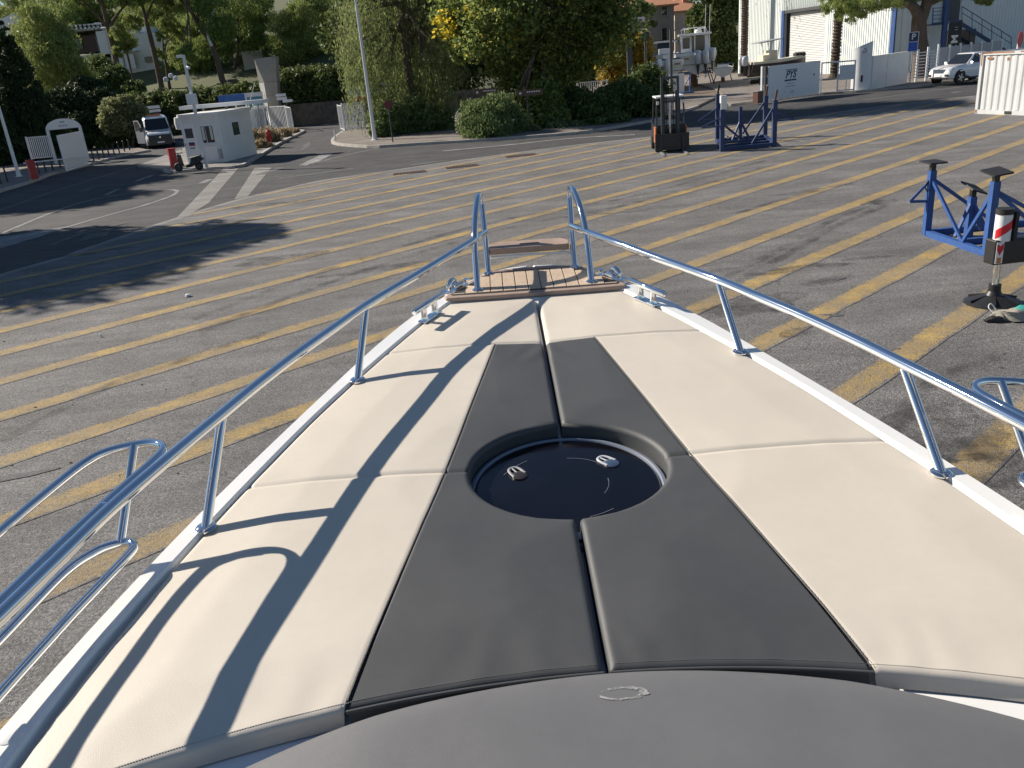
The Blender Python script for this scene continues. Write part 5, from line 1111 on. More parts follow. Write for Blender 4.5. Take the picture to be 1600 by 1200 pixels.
for i, (x, y) in enumerate(((260, 128), (268, 122), (275, 126), (226, 148))):
    pth = AT(x, y, 96 + i); o = MB().lathe([(0.01, 0), (.22, .05), (.28, .25), (.2, .45), (.02, .5)], (0, 0, 0), 8).build('white_urn', 'house_white', label=['white garden urn on the slope, leftmost of three', 'white garden urn on the slope, middle of three', 'white garden urn on the slope, rightmost of three', 'small white lamp globe in the hedge'][i], cat='ornament', smooth=50); o.location = pth

# ================================================================== RIGHT SIDE: HANGAR, GATE, BOATS, VEHICLES
HL, HC = V(30.0, 104), V(35.6, 76.5)                    # hangar front: far-left end and near-right corner
hd = HC - HL; HLn = hd.length; t = empty('hangar', HL, atan2(hd.y, hd.x), 'large white corrugated hangar with blue corner trims and roller door', 'building'); HH = 11.0
def along(xpx, y=60):                                   # distance along the front where the photo column xpx meets it
    d = ray(xpx, y); k = (HL.x * hd.y - HL.y * hd.x) / (d.x * hd.y - d.y * hd.x); q = V(d.x * k, d.y * k) - HL; return q.dot(hd) / HLn
sA, sB = along(1222), along(1289)
doorH = 6.2
def zat(xpx, ypx): d = ray(xpx, ypx); k = (HL.x * hd.y - HL.y * hd.x) / (d.x * hd.y - d.y * hd.x); return CAMH + d.z * k
doorH = zat(1222, 17)
MB().box((sA / 2, 5, HH / 2), (sA, 10, HH)).build('wall', 'cladding', t); MB().box(((sB + HLn) / 2, 5, HH / 2), (HLn - sB, 10, HH)).build('wall', 'cladding', t); MB().box(((sA + sB) / 2, 5.02, (doorH + HH) / 2), (sB - sA, 9.9, HH - doorH)).build('wall', 'cladding', t)
rib = MB(); x = 0.2
while x < HLn - 0.4:
    z0 = doorH + .02 if sA - .1 < x < sB + .1 else 0
    rib.add([(x, 0, z0), (x + .04, -.05, z0), (x + .12, -.05, z0), (x + .16, 0, z0), (x, 0, HH), (x + .04, -.05, HH), (x + .12, -.05, HH), (x + .16, 0, HH)], [(0, 1, 5, 4), (1, 2, 6, 5), (2, 3, 7, 6)]); x += 0.33
rib.build('cladding_ribs', 'cladding', t, kind='stuff')
sh = MB(); z = 0.0
while z < doorH - .05:
    sh.add([(sA + .9, .42, z), (sB, .42, z), (sB, .36, z + .06), (sA + .9, .36, z + .06), (sB, .42, z + .15), (sA + .9, .42, z + .15)], [(0, 1, 2, 3), (3, 2, 4, 5)]); z += .16
sh.build('roller_shutter', 'shutter', t, kind='stuff')
MB().box(((sA + sB) / 2, .8, doorH / 2), (sB - sA, .6, doorH)).build('door_recess', 'dark_metal', t)
MB().box((sA + .12, -.04, doorH / 2), (.5, .12, doorH)).build('door_jamb', 'trim_blue', t); MB().box((sB - .1, .3, doorH / 2), (.12, .1, doorH)).build('guide_rail', 'trim_blue', t)
MB().box(((sA + sB) / 2, .2, doorH - .15), (sB - sA, .5, .3)).build('lintel', 'dark_metal', t)
MB().box((HLn - .12, -.09, HH / 2), (.55, .14, HH)).build('corner_trim', 'trim_blue', t)
SW = 42.0                                              # side wall runs from the corner, perpendicular
MB().box((HLn + 0.06, SW / 2 + .3, HH / 2), (0.12, SW - .6, HH)).build('side_wall', 'cladding', t)
rib = MB(); y = 1.0
while y < SW - 1:
    rib.add([(HLn + .12, y, 0), (HLn + .155, y + .04, 0), (HLn + .155, y + .12, 0), (HLn + .12, y + .16, 0), (HLn + .12, y, HH), (HLn + .155, y + .04, HH), (HLn + .155, y + .12, HH), (HLn + .12, y + .16, HH)], [(0, 1, 5, 4), (1, 2, 6, 5), (2, 3, 7, 6)]); y += .33
rib.build('cladding_ribs', 'cladding', t, kind='stuff')
MB().box((HLn / 2, SW / 2, HH + .1), (HLn + .4, SW + .4, .2)).build('roof', 'grey_metal', t)

# palms in front of the hangar
for i, (xb, yb, xt, Yd) in enumerate(((1161, 121, 1147, 98), (1303, 122, 1299, 78))):
    b = AT(xb, yb, Yd); b.z = 0; tp = 11.5; t = empty('palm_tree', b, 0, ['palm trunk at the left end of the white hangar', 'palm trunk between the roller door and the blue hangar corner'][i], 'palm', 'palms by the hangar')
    tr = MB(); rr_ = random.Random(i); pts = []; rad = []
    for k in range(90):
        z = tp * k / 89; pts.append((0.1 * sin(z * .3), 0, z)); rad.append((.44 if k < 3 else .34) * (1 + .2 * (k % 2)) + rr_.uniform(-.03, .03))
    tr.tube(pts, rad, 12).build('trunk', 'palm_bark', t, smooth=20)
    for k in range(26):
        a = 2 * pi * k / 26 + rr_.uniform(-.1, .1); e = rr_.uniform(-.3, 1.0); fr = MB(); L = 3.2
        for j in range(9):
            f = j / 8; f2 = (j + 1) / 9
            p0 = Vector((cos(a) * L * f, sin(a) * L * f, tp + L * (e * f - 0.75 * f * f))); w = .45 * (1 - f * .7)
            for s in (-1, 1): fr.add([p0, p0 + Vector((-sin(a) * s * w + cos(a) * .3, cos(a) * s * w + sin(a) * .3, -.25)), p0 + Vector((cos(a) * .12, sin(a) * .12, 0))], [(0, 1, 2)])
        fr.build('frond', 'leaf_hedge', t)

# pine with the thick forked trunk
pb0 = V(33.2, 66.5); YT = 66.5
tk = empty('pine_tree', pb0, 0, 'thick-trunked forked pine in front of the hangar side wall', 'tree')
def tl(x, y, dy=0): return AT(x, y, YT + dy) - pb0
tr = MB(); tr.tube(spline([V(tl(1440, 100).x, 0, -.1), tl(1439, 85), tl(1436, 60), tl(1436, 35), tl(1438, 20)], 5), [.62 - .006 * i for i in range(21)], 14)
tr.tube(spline([tl(1436, 26), tl(1428, 12), tl(1414, 4), tl(1390, 0), tl(1360, -14)], 5), [.42 - .014 * i for i in range(21)], 10)
tr.tube(spline([tl(1440, 28), tl(1447, 8), tl(1452, -14), tl(1462, -50)], 5), [.44 - .012 * i for i in range(16)], 10)
tr.tube(spline([tl(1448, 8), tl(1462, 2), tl(1480, -6), tl(1500, -24)], 5), [.2 - .008 * i for i in range(16)], 8)
tr.tube(spline([tl(1390, 4), tl(1370, 12), tl(1345, 14)], 5), [.12 - .008 * i for i in range(11)], 8)
tr.build('trunk', 'bark', tk, smooth=70)
pbl = [pb(1300, 18, 18, 12, YT), pb(1325, 22, 18, 12, YT, 1), pb(1350, 10, 28, 14, YT), pb(1385, 2, 30, 12, YT, -1), pb(1320, -10, 40, 20, YT, 2), pb(1420, -15, 40, 18, YT, 1), pb(1470, -30, 50, 22, YT), pb(1540, -2, 20, 10, YT, -1), pb(1530, -25, 40, 18, YT), pb(1400, -45, 70, 24, YT, 2), pb(1300, 5, 16, 12, YT)]
foliage('crown', 'leaf_pine_light', tk, [(c - pb0, r) for c, r in pbl], 36000, 0.14, 0.2, 111, up=0.6, clump=0.24)

# metal stair and landing on the side wall
so = HC + V(.981, .196) * 1.0; ang = atan2(.196, .981)
def swp(xpx, ypx, off=1.6):                             # point on a plane parallel to the side wall, "off" metres in front of it
    n_ = V(.196, -.981); p0 = HC + n_ * off; d = ray(xpx, ypx); k = (p0.dot(n_)) / (d.x * n_.x + d.y * n_.y); return V(0, 0, CAMH) + d * k
st0 = swp(1478, 38); t = empty('metal_stair', (st0.x, st0.y, 0), 0, 'dark blue steel stair with landing on the hangar side', 'stairs'); o0 = Vector(t.location)
wd = V(.196, -.981) * -1.1
def sw_(x, y): return swp(x, y) - o0
MB().beam(sw_(1456, 38), sw_(1502, 33), .1, .22).build('landing_edge', 'navy_paint', t); a, b = sw_(1456, 38), sw_(1502, 33)
MB().add([a, b, b + wd, a + wd, a + V(0, 0, -.08), b + V(0, 0, -.08), b + wd + V(0, 0, -.08), a + wd + V(0, 0, -.08)], [(0, 1, 2, 3), (7, 6, 5, 4), (0, 4, 5, 1), (2, 6, 7, 3)]).build('landing', 'navy_paint', t)
for off in (V(), wd): MB().beam(sw_(1500, 36) + off, sw_(1578, 84) + off, .08, .3).build('stringer', 'navy_paint', t)
for i in range(14):
    f = (i + .5) / 14; q = sw_(1500, 34).lerp(sw_(1578, 82), f) + wd / 2; MB().box(q, (.1, .1, .04)).build('step', 'grey_metal', t); o = t.children[-1]
    o.data.clear_geometry(); e = V(.981, .196) * .15; c0, c1 = q - wd / 2, q + wd / 2
    o.data.from_pydata([c0 - e, c0 + e, c1 + e, c1 - e, c0 - e - V(0, 0, .05), c0 + e - V(0, 0, .05), c1 + e - V(0, 0, .05), c1 - e - V(0, 0, .05)], [], [(0, 1, 2, 3), (7, 6, 5, 4), (0, 4, 5, 1), (1, 5, 6, 2), (2, 6, 7, 3), (3, 7, 4, 0)])
for y in (13, 18, 24, 30): MB().beam(sw_(1458, y), sw_(1480, y - 1.5), .05, .05).build('landing_rail', 'blue_paint', t)
MB().beam(sw_(1458, 12), sw_(1457, 37), .07, .07).build('rail_post', 'blue_paint', t); MB().beam(sw_(1503, 10), sw_(1580, 58), .05, .05).build('handrail', 'navy_paint', t); MB().beam(sw_(1503, 20), sw_(1580, 68), .04, .04).build('handrail', 'navy_paint', t)
for i in range(6):
    f = i / 5; MB().beam(sw_(1503, 10).lerp(sw_(1580, 58), f), sw_(1503, 36).lerp(sw_(1580, 84), f), .04, .04).build('baluster', 'navy_paint', t)
cxt, cyt = sw_(1480, 0), sw_(1475, 90); MB().box((cxt.x, cxt.y, (HH * .8) / 2), (.35, .3, HH * .8)).build('column', 'trim_blue', t)
d0, d1 = sw_(1489, 32) + wd * 1.2, sw_(1515, 30) + wd * 1.2; MB().box(((d0.x + d1.x) / 2, (d0.y + d1.y) / 2, d0.z + 1.6), ((d1 - d0).length, .08, 3.2), ang).build('doorway', 'dark_metal', t)
d0, d1 = sw_(1494, 75) + wd * 1.25, sw_(1540, 72) + wd * 1.25; MB().box(((d0.x + d1.x) / 2, (d0.y + d1.y) / 2, d0.z + .3), ((d1 - d0).length, .1, 2.2), ang).build('ground_window', 'window_glass', t)
# black banner with white letters
bp0 = swp(1487, 98, 4.5); bt0 = swp(1500, 34, 4.5); t = empty('banner', (bp0.x, bp0.y, 0), ang, 'tall black banner with white letters hung below the stair landing', 'banner')
bw = 1.25; hb = bt0.z - 0.6
MB().box((0, 0, .6 + hb / 2), (bw, .03, hb)).build('cloth', 'black_rubber', t)
for x in (-bw / 2, bw / 2): MB().tube([(x, 0, .02), (x, 0, hb + .7)], .03, 8).build('pole', 'dark_metal', t)
for i, (ch, zf, sz) in enumerate((('S', .14, hb * .27), ('C', .36, hb * .27), ('M', .60, hb * .27))):
    text(ch, sz, 'sign_white', 'letter', t, (0.05, -.022, .6 + hb * zf), (pi / 2, -pi / 2, 0), bold=.02)
text('i', hb * .12, 'sign_white', 'letter', t, (0.1, -.022, .6 + hb * .82), (pi / 2, -pi / 2, 0)); text('i', hb * .12, 'sign_white', 'letter', t, (0.1, -.022, .6 + hb * .88), (pi / 2, -pi / 2, 0))

# sliding gate with the yard's lettering, frame gate and sign pylon
a, b = G(1199, 159, .1), G(1279, 147.5, .1); d = V(b.x - a.x, b.y - a.y); L = d.length; t = empty('sliding_gate', (a.x, a.y, .1), atan2(d.y, d.x), 'pale blue-white sliding gate lettered PYS behind the blue cradle', 'gate'); gh = AT(1203, 104, a.y).z - .1
MB().box((L / 2, 0, gh / 2 + .06), (L, .06, gh - .08)).build('panel', 'white_metal', t)
MB().box((L / 2, 0, .03), (L, .1, .06)).build('bottom_rail', 'grey_metal', t)
lx = L * .42
text('PYS', .62, 'print_navy', 'lettering', t, (lx, -.034, gh * .70), (pi / 2, 0, 0), shear=.3, bold=.018)
MB().box((lx, -.034, gh * .545), (1.1, .008, .1)).build('logo_bar', 'print_navy', t); MB().box((lx + .08, -.034, gh * .845), (1.1, .008, .05)).build('logo_line', 'print_navy', t)
for i, (z, w, x) in enumerate(((.45, .55, 0), (.37, .95, 0), (.22, .35, .2), (.18, .3, .2), (.21, .1, -.5))): MB().box((lx + x, -.034, gh * z), (w, .006, .035)).build('small_print', 'print_grey', t)
MB().lathe([(.06, -.05), (.06, -.034), (.01, -.034)], (L * .88, 0, gh * .62), 12, 'y').build('lock', 'black_rubber', t)
for x in (-.12, -.42): MB().box((x, .12, gh / 2), (.12, .12, gh + .1)).build('guide_post', 'dark_metal' if x > -.2 else 'white_metal', t)
MB().box((-.75, .1, .35), (.5, .4, .7)).build('motor_box', 'sign_brown', t); MB().box((-.75, .1, .72), (.56, .46, .05)).build('motor_lid', 'grey_metal', t)
a, b = G(1281, 146, .1), G(1335, 142.5, .1); d = V(b.x - a.x, b.y - a.y); L = d.length; t = empty('frame_gate', (a.x, a.y, .1), atan2(d.y, d.x), 'open white tubular gate frame left of the round-topped sign pylon', 'gate'); fh = AT(1305, 97, (a.y + b.y) / 2).z - .1
for x in (0.05, L * .5, L - .05): MB().box((x, 0, fh / 2), (.1, .1, fh)).build('post', 'white_metal', t)
MB().box((L / 2, 0, fh), (L, .08, .09)).build('top_rail', 'white_metal', t); MB().box((L * .75, 0, .12), (L * .5, .07, .08)).build('bottom_rail', 'white_metal', t)
MB().box((L * .75, 0, fh * .64), (L * .42, .04, fh * .48)).build('board', 'white_metal', t); MB().box((L * .75, 0, fh * .2), (.05, .05, fh * .36)).build('stay', 'white_metal', t)
pp = (G(1331, 142, .1) + G(1357, 140, .1)) / 2; t = empty('sign_pylon', (pp.x, pp.y, .1), face(pp), 'white sign pylon with slanted top and round emblem', 'sign'); ph = AT(1345, 68, pp.y).z
m = MB(); w = .62; ring = [(-w, 0), (-w * .6, -.22), (0, -.3), (w * .6, -.22), (w, 0), (w * .6, .12), (-w * .6, .12)]
m.loft([[(x, y, 0) for x, y in ring], [(x, y, ph - .5) for x, y in ring], [(x, y, ph - .2 + .22 * x / w) for x, y in ring]]).build('body', 'white_metal', t, smooth=45)
MB().tube([(0.1 + .13 * cos(q), -.3, ph - .55 + .13 * sin(q)) for q in np.linspace(0, 2 * pi, 21)], .022, 6).build('emblem', 'print_grey', t); MB().box((.05, -.305, .75), (.13, .03, .42)).build('intercom', 'black_rubber', t)
a, b = G(1359, 140, .1), G(1414, 130, .1); d = V(b.x - a.x, b.y - a.y); t = empty('boundary_wall', (a.x, a.y, 0), atan2(d.y, d.x), 'white rendered boundary wall behind the small plant', 'wall'); L = d.length; wh = AT(1410, 82, b.y).z
MB().box((L / 2, 0, wh / 2), (L, .2, wh)).build('wall', 'white_wall', t); MB().box((L / 2, 0, wh + .025), (L + .04, .26, .05)).build('coping', 'white_wall', t); MB().box((L * .4, -.103, wh / 2), (.03, .01, wh)).build('joint', 'grey_metal', t)
shrub('small_plant', 'small dark leafy plant growing at the foot of the white wall', [pb(1388, 118, 6, 8, 62.5), pb(1392, 100, 4, 4, 62.5), pb(1386, 125, 8, 6, 62.5), pb(1391, 108, 3, 6, 62.5)], 'leaf_hedge', 1500, .1, .6, 115, clump=.4)
# slatted fence right of the wall
a, b = G(1415, 129, .1), G(1462, 125, .1); d = V(b.x - a.x, b.y - a.y); L = d.length; t = empty('slat_fence', (a.x, a.y, .1), atan2(d.y, d.x), 'white horizontal bar fence between the wall and the white pickup', 'fence'); fh = AT(1440, 82, a.y).z
for i in range(4): MB().box((L * i / 3, 0, fh * .5 + .06 * i), (.13, .1, fh + .12 * i)).build('post', 'white_metal', t)
for i in range(9): MB().box((L / 2, -.03, .3 + i * (fh - .4) / 8), (L, .03, .06)).build('slat', 'white_metal', t)
e = G(1560, 112, .1); dd = V(e.x - b.x, e.y - b.y); t2 = empty('glass_fence', (b.x, b.y, .1), atan2(dd.y, dd.x), 'tall glazed fence with white posts behind the white pickup', 'fence')
for i in range(7): MB().box((dd.length * i / 6, 0, 1.15), (.12, .1, 2.3)).build('post', 'white_metal', t2)
for i in range(6): MB().box((dd.length * (i + .5) / 6, 0, 1.2), (dd.length / 6 - .16, .02, 1.9)).build('pane', 'frosted', t2)
# parking sign
p = G(1421, 135, .1); t = empty('parking_sign', p, face(p), 'blue parking sign on a grey post before the forked pine', 'sign'); z1 = AT(1424, 58, p.y).z - .1; z2 = AT(1424, 73, p.y).z - .1
MB().tube([(0, 0, 0), (0, 0, z1 + .3)], .035, 8).build('post', 'grey_metal', t, smooth=50)
for z, h_, m_ in ((z1, .62, 'print_navy'), (z2, .62, 'sign_blue')): MB().box((0, -.05, z), (.62, .02, h_)).build('board', 'sign_white', t); MB().box((0, -.062, z), (.54, .006, h_ - .08)).build('field', m_, t)
text('P', .5, 'sign_white', 'letter', t, (0, -.068, z1), (pi / 2, 0, 0), bold=.012)
for i in range(3): MB().box((0, -.067, z2 + .14 - .14 * i), (.36 - .06 * i, .004, .04)).build('small_print', 'billboard_blue', t)
p = AT(1588, 92, 50); p.z = 0; t = empty('no_entry_sign', p, face(p) + 1.25, 'round pink-red sign seen edge-on above the container', 'sign'); z1 = AT(1586, 62, 50).z
MB().tube([(0, 0, 0), (0, 0, z1 + .1)], .06, 8).build('post', 'sign_white', t, smooth=50); MB().lathe([(.42, -.07), (.42, -.09), (.02, -.091)], (0, 0, z1), 24, 'y').build('disc', 'print_red', t, smooth=30)

# white pickup
def pickup(label, base, rz):
    t = empty('pickup_truck', base, rz, label, 'pickup')
    def ring(y, zb, zt, w, wt): return [(-w, y, zb), (w, y, zb), (w * 1.02, y, zb + (zt - zb) * .5), (w * .99, y, zt - .12), (wt, y, zt), (-wt, y, zt), (-w * .99, y, zt - .12), (-w * 1.02, y, zb + (zt - zb) * .5)]
    MB().loft([ring(0, .45, .72, .68, .6), ring(.1, .38, .92, .82, .7), ring(.35, .36, 1.04, .9, .76), ring(.9, .5, 1.12, .93, .8), ring(1.35, .5, 1.17, .93, .82), ring(1.9, .36, 1.2, .93, .86), ring(5.2, .42, 1.2, .93, .88)]).build('body', 'car_white', t, smooth=32)
    MB().loft([[(-.84, 1.45, 1.12), (.84, 1.45, 1.12), (.84, 3.5, 1.15), (-.84, 3.5, 1.15)], [(-.66, 2.25, 1.76), (.66, 2.25, 1.76), (.68, 3.3, 1.78), (-.68, 3.3, 1.78)], [(-.58, 2.4, 1.81), (.58, 2.4, 1.81), (.6, 3.2, 1.82), (-.6, 3.2, 1.82)]]).build('cab', 'car_white', t, smooth=32)
    MB().quadv((-.74, 1.5, 1.19), (.74, 1.5, 1.19), (.62, 2.2, 1.73), (-.62, 2.2, 1.73)).build('windscreen', 'dark_glass', t)
    for v in t.children[-1].data.vertices: v.co.y -= .03; v.co.z += .02
    for s in (-1, 1):
        MB().quadv((s * .835, 1.85, 1.2), (s * .835, 3.35, 1.2), (s * .69, 3.22, 1.72), (s * .68, 2.3, 1.72)).build('side_window', 'dark_glass', t)
        for v in t.children[-1].data.vertices: v.co.x += s * .012
        MB().box((s * .79, 2.62, 1.46), (.12, .07, .56)).build('pillar', 'car_white', t)
        MB().loft([[(s * .42, .06, .82), (s * .8, .16, .84), (s * .86, .3, 1.0), (s * .45, .12, .96)], [(s * .42, .2, .82), (s * .8, .3, .84), (s * .86, .42, 1.0), (s * .45, .26, .96)]]).build('headlight', 'headlamp', t)
        MB().box((s * .66, .02, .58), (.22, .1, .12)).build('fog_light', 'black_paint', t)
        MB().box((s * 1.03, 1.75, 1.22), (.2, .12, .17)).build('mirror', 'car_white', t, bevel=.03)
        for y in (.92, 4.1):
            w = empty('wheel', (s * .87, y, .38)); w.parent = t
            MB().lathe([(.25, -.13), (.38, -.12), (.38, .12), (.25, .13)], (0, 0, 0), 28, 'x').build('tyre', 'black_rubber', w, smooth=40)
            MB().lathe([(.26, s * .09), (.09, s * .06), (.03, s * .12)], (0, 0, 0), 20, 'x').build('rim', 'dark_metal', w, smooth=40)
            for k in range(5):
                q = 2 * pi * k / 5; MB().beam((s * .125, 0, 0), (s * .125, .24 * cos(q), .24 * sin(q)), .07, .02, up=(1, 0, 0)).build('spoke', 'brushed_steel', w)
            MB().lathe([(.47, 0), (.47, s * .02), (.02, s * .021)], (s * .925, y, .42), 24, 'x').build('wheel_well', 'black_rubber', t)
        MB().box((s * .95, 2.5, .34), (.12, 2.0, .06)).build('side_step', 'black_paint', t)
        MB().box((s * .945, 2.2, 1.0), (.03, .18, .04)).build('door_handle', 'chrome', t)
    MB().loft([[(-.4, -.02, .72), (.4, -.02, .72), (.44, .02, .95), (-.44, .02, .95)], [(-.4, .1, .72), (.4, .1, .72), (.44, .14, .95), (-.44, .14, .95)]]).build('grille', 'chrome', t)
    MB().box((0, -.02, .56), (.5, .03, .12)).build('number_plate', 'sign_white', t); MB().box((0, .1, .42), (1.3, .2, .1)).build('skid_plate', 'black_paint', t)
    MB().tube([(0.3, 3.0, 1.82), (.3, 3.05, 2.1)], .01, 6).build('antenna', 'black_rubber', t)
    return t
pk = G(1463, 134.5, .1); hdg = radians(-160)
pickup('white pickup truck parked nose-left behind the shipping container', (pk.x + .5, pk.y + .9, .1), hdg + pi / 2)

# shipping container
ca = G(1523, 178); cdv = V(.284, -.959); t = empty('shipping_container', ca, atan2(cdv.y, cdv.x), 'white corrugated shipping container with rusty top edge', 'container')
CL, CWd, CH = 6.06, 2.44, 2.57
MB().box((CL / 2, CWd / 2, CH / 2), (CL - .1, CWd - .12, CH - .1)).build('box', 'container_paint', t)
rb = MB().add([(0, 0, .2), (.07, -.036, .2), (.2, -.036, .2), (.27, 0, .2), (0, 0, CH - .16), (.07, -.036, CH - .16), (.2, -.036, CH - .16), (.27, 0, CH - .16)], [(0, 1, 5, 4), (1, 2, 6, 5), (2, 3, 7, 6), (0, 3, 2, 1), (4, 5, 6, 7)]).mesh('corrugation', 'container_paint')
for i in range(16): inst('corrugation', rb, t, (.22 + .35 * i, .062, 0))
for z, h_ in ((.1, .18), (CH - .06, .12)): MB().box((CL / 2, .03, z), (CL, .08, h_)).build('side_rail', 'container_paint', t); MB().box((.03, CWd / 2, z), (.08, CWd, h_)).build('end_rail', 'container_paint', t)
for x in (.06, CL - .06):
    for y in (.06, CWd - .06): MB().box((x, y, CH / 2), (.14, .14, CH)).build('corner_post', 'container_paint', t)
for x, y, z, dx_, dz_ in ((.06, -.012, CH - .3, .06, .5), (.5, .0, CH - .25, .3, .08), (.9, -.012, CH - .03, 1.6, .05), (.35, -.012, CH - .03, .5, .06), (1.4, .015, CH - .3, .1, .12), (2.6, -.012, CH - .025, 1.2, .04), (.06, -.012, .12, .08, .1)):
    MB().box((x, y, z), (dx_, .006, dz_)).build('rust_patch', 'rust', t)
MB().box((1.75, -.012, .1), (.36, .02, .13)).build('fork_pocket', 'black_rubber', t); MB().box((3.9, -.012, .1), (.36, .02, .13)).build('fork_pocket', 'black_rubber', t)

# ---- boats standing beyond the sliding gate
def hull_mesh(L, Bm, H, sheer=.25, dead=.35, bow=.9):
    r = []
    for i in range(13):
        f = i / 12; w = Bm / 2 * (1 - max(0, (f - .45) / .55) ** 2.2) * (1 if f > 0 else .96) + .02; z = H + sheer * max(0, f - .3) ** 1.6; k = dead * H * (max(0, f - .55) / .45) ** 2
        r.append([(-w, f * L, z), (-w * .97, f * L, z - .2 * H), (-w * .8 * (1 - .25 * f), f * L, H * .38 + k), (0, f * L, k * 1.3), (w * .8 * (1 - .25 * f), f * L, H * .38 + k), (w * .97, f * L, z - .2 * H), (w, f * L, z)])
    m = MB().loft(r, cap=False, closed=False); m.f.append(tuple(range(6, -1, -1)))
    dk = [[(q[0][0], q[0][1], q[0][2] - .02), (0, q[0][1], q[0][2] + .04), (q[6][0], q[6][1], q[6][2] - .02)] for q in r]; m.loft(dk, cap=False, closed=False); return m
def outboard(t, x, z, sc=1.0, mat='white_metal', leg='white_metal', dy=0):
    e = empty('outboard', (x, -.15 + dy, z)); e.parent = t
    def rg(zz, a, b, cy): return [(a * cos(q), cy + b * sin(q), zz) for q in np.linspace(0, 2 * pi, 12, endpoint=False)]
    MB().loft([rg(.0, .17 * sc, .24 * sc, -.2), rg(.2 * sc, .24 * sc, .34 * sc, -.22), rg(.65 * sc, .26 * sc, .36 * sc, -.25), rg(.9 * sc, .2 * sc, .3 * sc, -.22), rg(.98 * sc, .06, .1, -.2)]).build('cowling', mat, e, smooth=60)
    MB().loft([rg(-.95 * sc, .04, .1, -.2), rg(-.5 * sc, .07 * sc, .16, -.2), rg(.02, .13 * sc, .2, -.2)]).build('leg', leg, e, smooth=60)
    MB().box((0, -.25, -.7 * sc), (.32 * sc, .3, .02)).build('cavitation_plate', leg, e); MB().lathe([(.05, 0), (.05, -.2), (.02, -.26)], (0, -.36, -.85 * sc), 10, 'y').build('gearcase', leg, e)
    for k in range(3): q = 2 * pi * k / 3; MB().beam((0, -.5, -.85 * sc), (.16 * cos(q), -.5, -.85 * sc + .16 * sin(q)), .1, .015, up=(0, 1, 0)).build('propeller_blade', 'brushed_steel', e)
def stands(t, ys_, Bm, z):
    for y in ys_:
        MB().box((0, y, -z / 2 - .02), (.35, .35, z - .04)).build('keel_block', 'sign_brown', t)
        for s in (-1, 1): MB().beam((s * Bm * .5, y, -z), (s * Bm * .34, y, .35), .07, .07).build('prop', 'navy_paint', t)
Yb = 84.0
def bl(xc): p = AT(xc, 118, Yb); return p.x
# cabin cruiser, right of the two
x = bl(1088); t = empty('cabin_cruiser', (x, Yb, 1.15), -.18, 'white cabin cruiser with hardtop and two big grey outboards, stern toward us', 'boat'); Z0 = 1.15; t.scale = (1.35, 1.15, 1.35)
hull_mesh(8.5, 2.9, 1.5).build('hull', 'hull_white', t, smooth=35); stands(t, (1.5, 5), 2.9, Z0)
MB().loft([[(-1.05, 2.2, 1.5), (1.05, 2.2, 1.5), (.9, 6.3, 1.7), (-.9, 6.3, 1.7)], [(-.95, 2.4, 2.6), (.95, 2.4, 2.6), (.75, 5.2, 2.6), (-.75, 5.2, 2.6)]]).build('cabin', 'hull_white', t)
MB().box((.25, 2.25, 2.05), (.9, .1, 1.05)).build('cabin_door', 'window_glass', t); MB().box((0, 2.22, 2.05), (.06, .14, 1.1)).build('door_frame', 'hull_white', t)
MB().box((0, 3.4, 3.55 - .85), (2.3, 3.6, .14)).build('hardtop', 'hull_white', t, bevel=.04)
for s in (-1, 1): MB().beam((s * 1.05, 1.9, 1.5), (s * 1.0, 1.9, 2.65), .07, .07).build('top_post', 'hull_white', t)
for s in (-1, 1): MB().tube([(s * .9, 2.2, 2.78), (s * .9, 4.6, 3.1), (0 + s * .3, 4.8, 3.1)], .025, 6).build('flybridge_rail', 'chrome', t)
for xx in (-.7, 0, .7): MB().tube([(xx, 3.0, 2.77), (xx, 3.0, 3.15)], .02, 6).build('rail_post', 'chrome', t)
MB().tube([(-.8, 3.0, 3.15), (.8, 3.0, 3.15)], .02, 6).build('rail', 'chrome', t); MB().lathe([(.25, 0), (.28, .12), (.2, .25), (.02, .28)], (.3, 3.4, 2.77), 14).build('radar_dome', 'hull_white', t, smooth=40)
for xx in (.75, 1.05): MB().tube([(xx, 2.6, 2.7), (xx + .05, 2.6, 4.6)], .015, 5).build('antenna', 'sign_white', t)
MB().box((0, .1, 1.28), (2.7, .16, .5)).build('transom', 'boat_grey', t)
for xx in (.1, .62): outboard(t, xx, .72, .95, 'engine_grey', 'boat_dark')
outboard(t, 1.1, .85, .9, 'engine_grey', 'boat_dark', dy=.4)
MB().box((-.75, -.02, 1.1), (1.0, .1, .42)).build('transom_inset', 'boat_cream', t); MB().box((-.75, -.08, 1.12), (.5, .03, .07)).build('transom_grille', 'boat_dark', t); MB().box((0, -.05, .72), (2.5, .5, .06)).build('swim_platform', 'boat_grey', t)
MB().box((-.6, 2.3, 2.1), (.5, .1, .8)).build('aft_window', 'window_glass', t)
for s in (-1, 1): MB().box((s * 1.38, 3.0, 1.55), (.06, 5.0, .3)).build('bulwark', 'boat_grey', t)
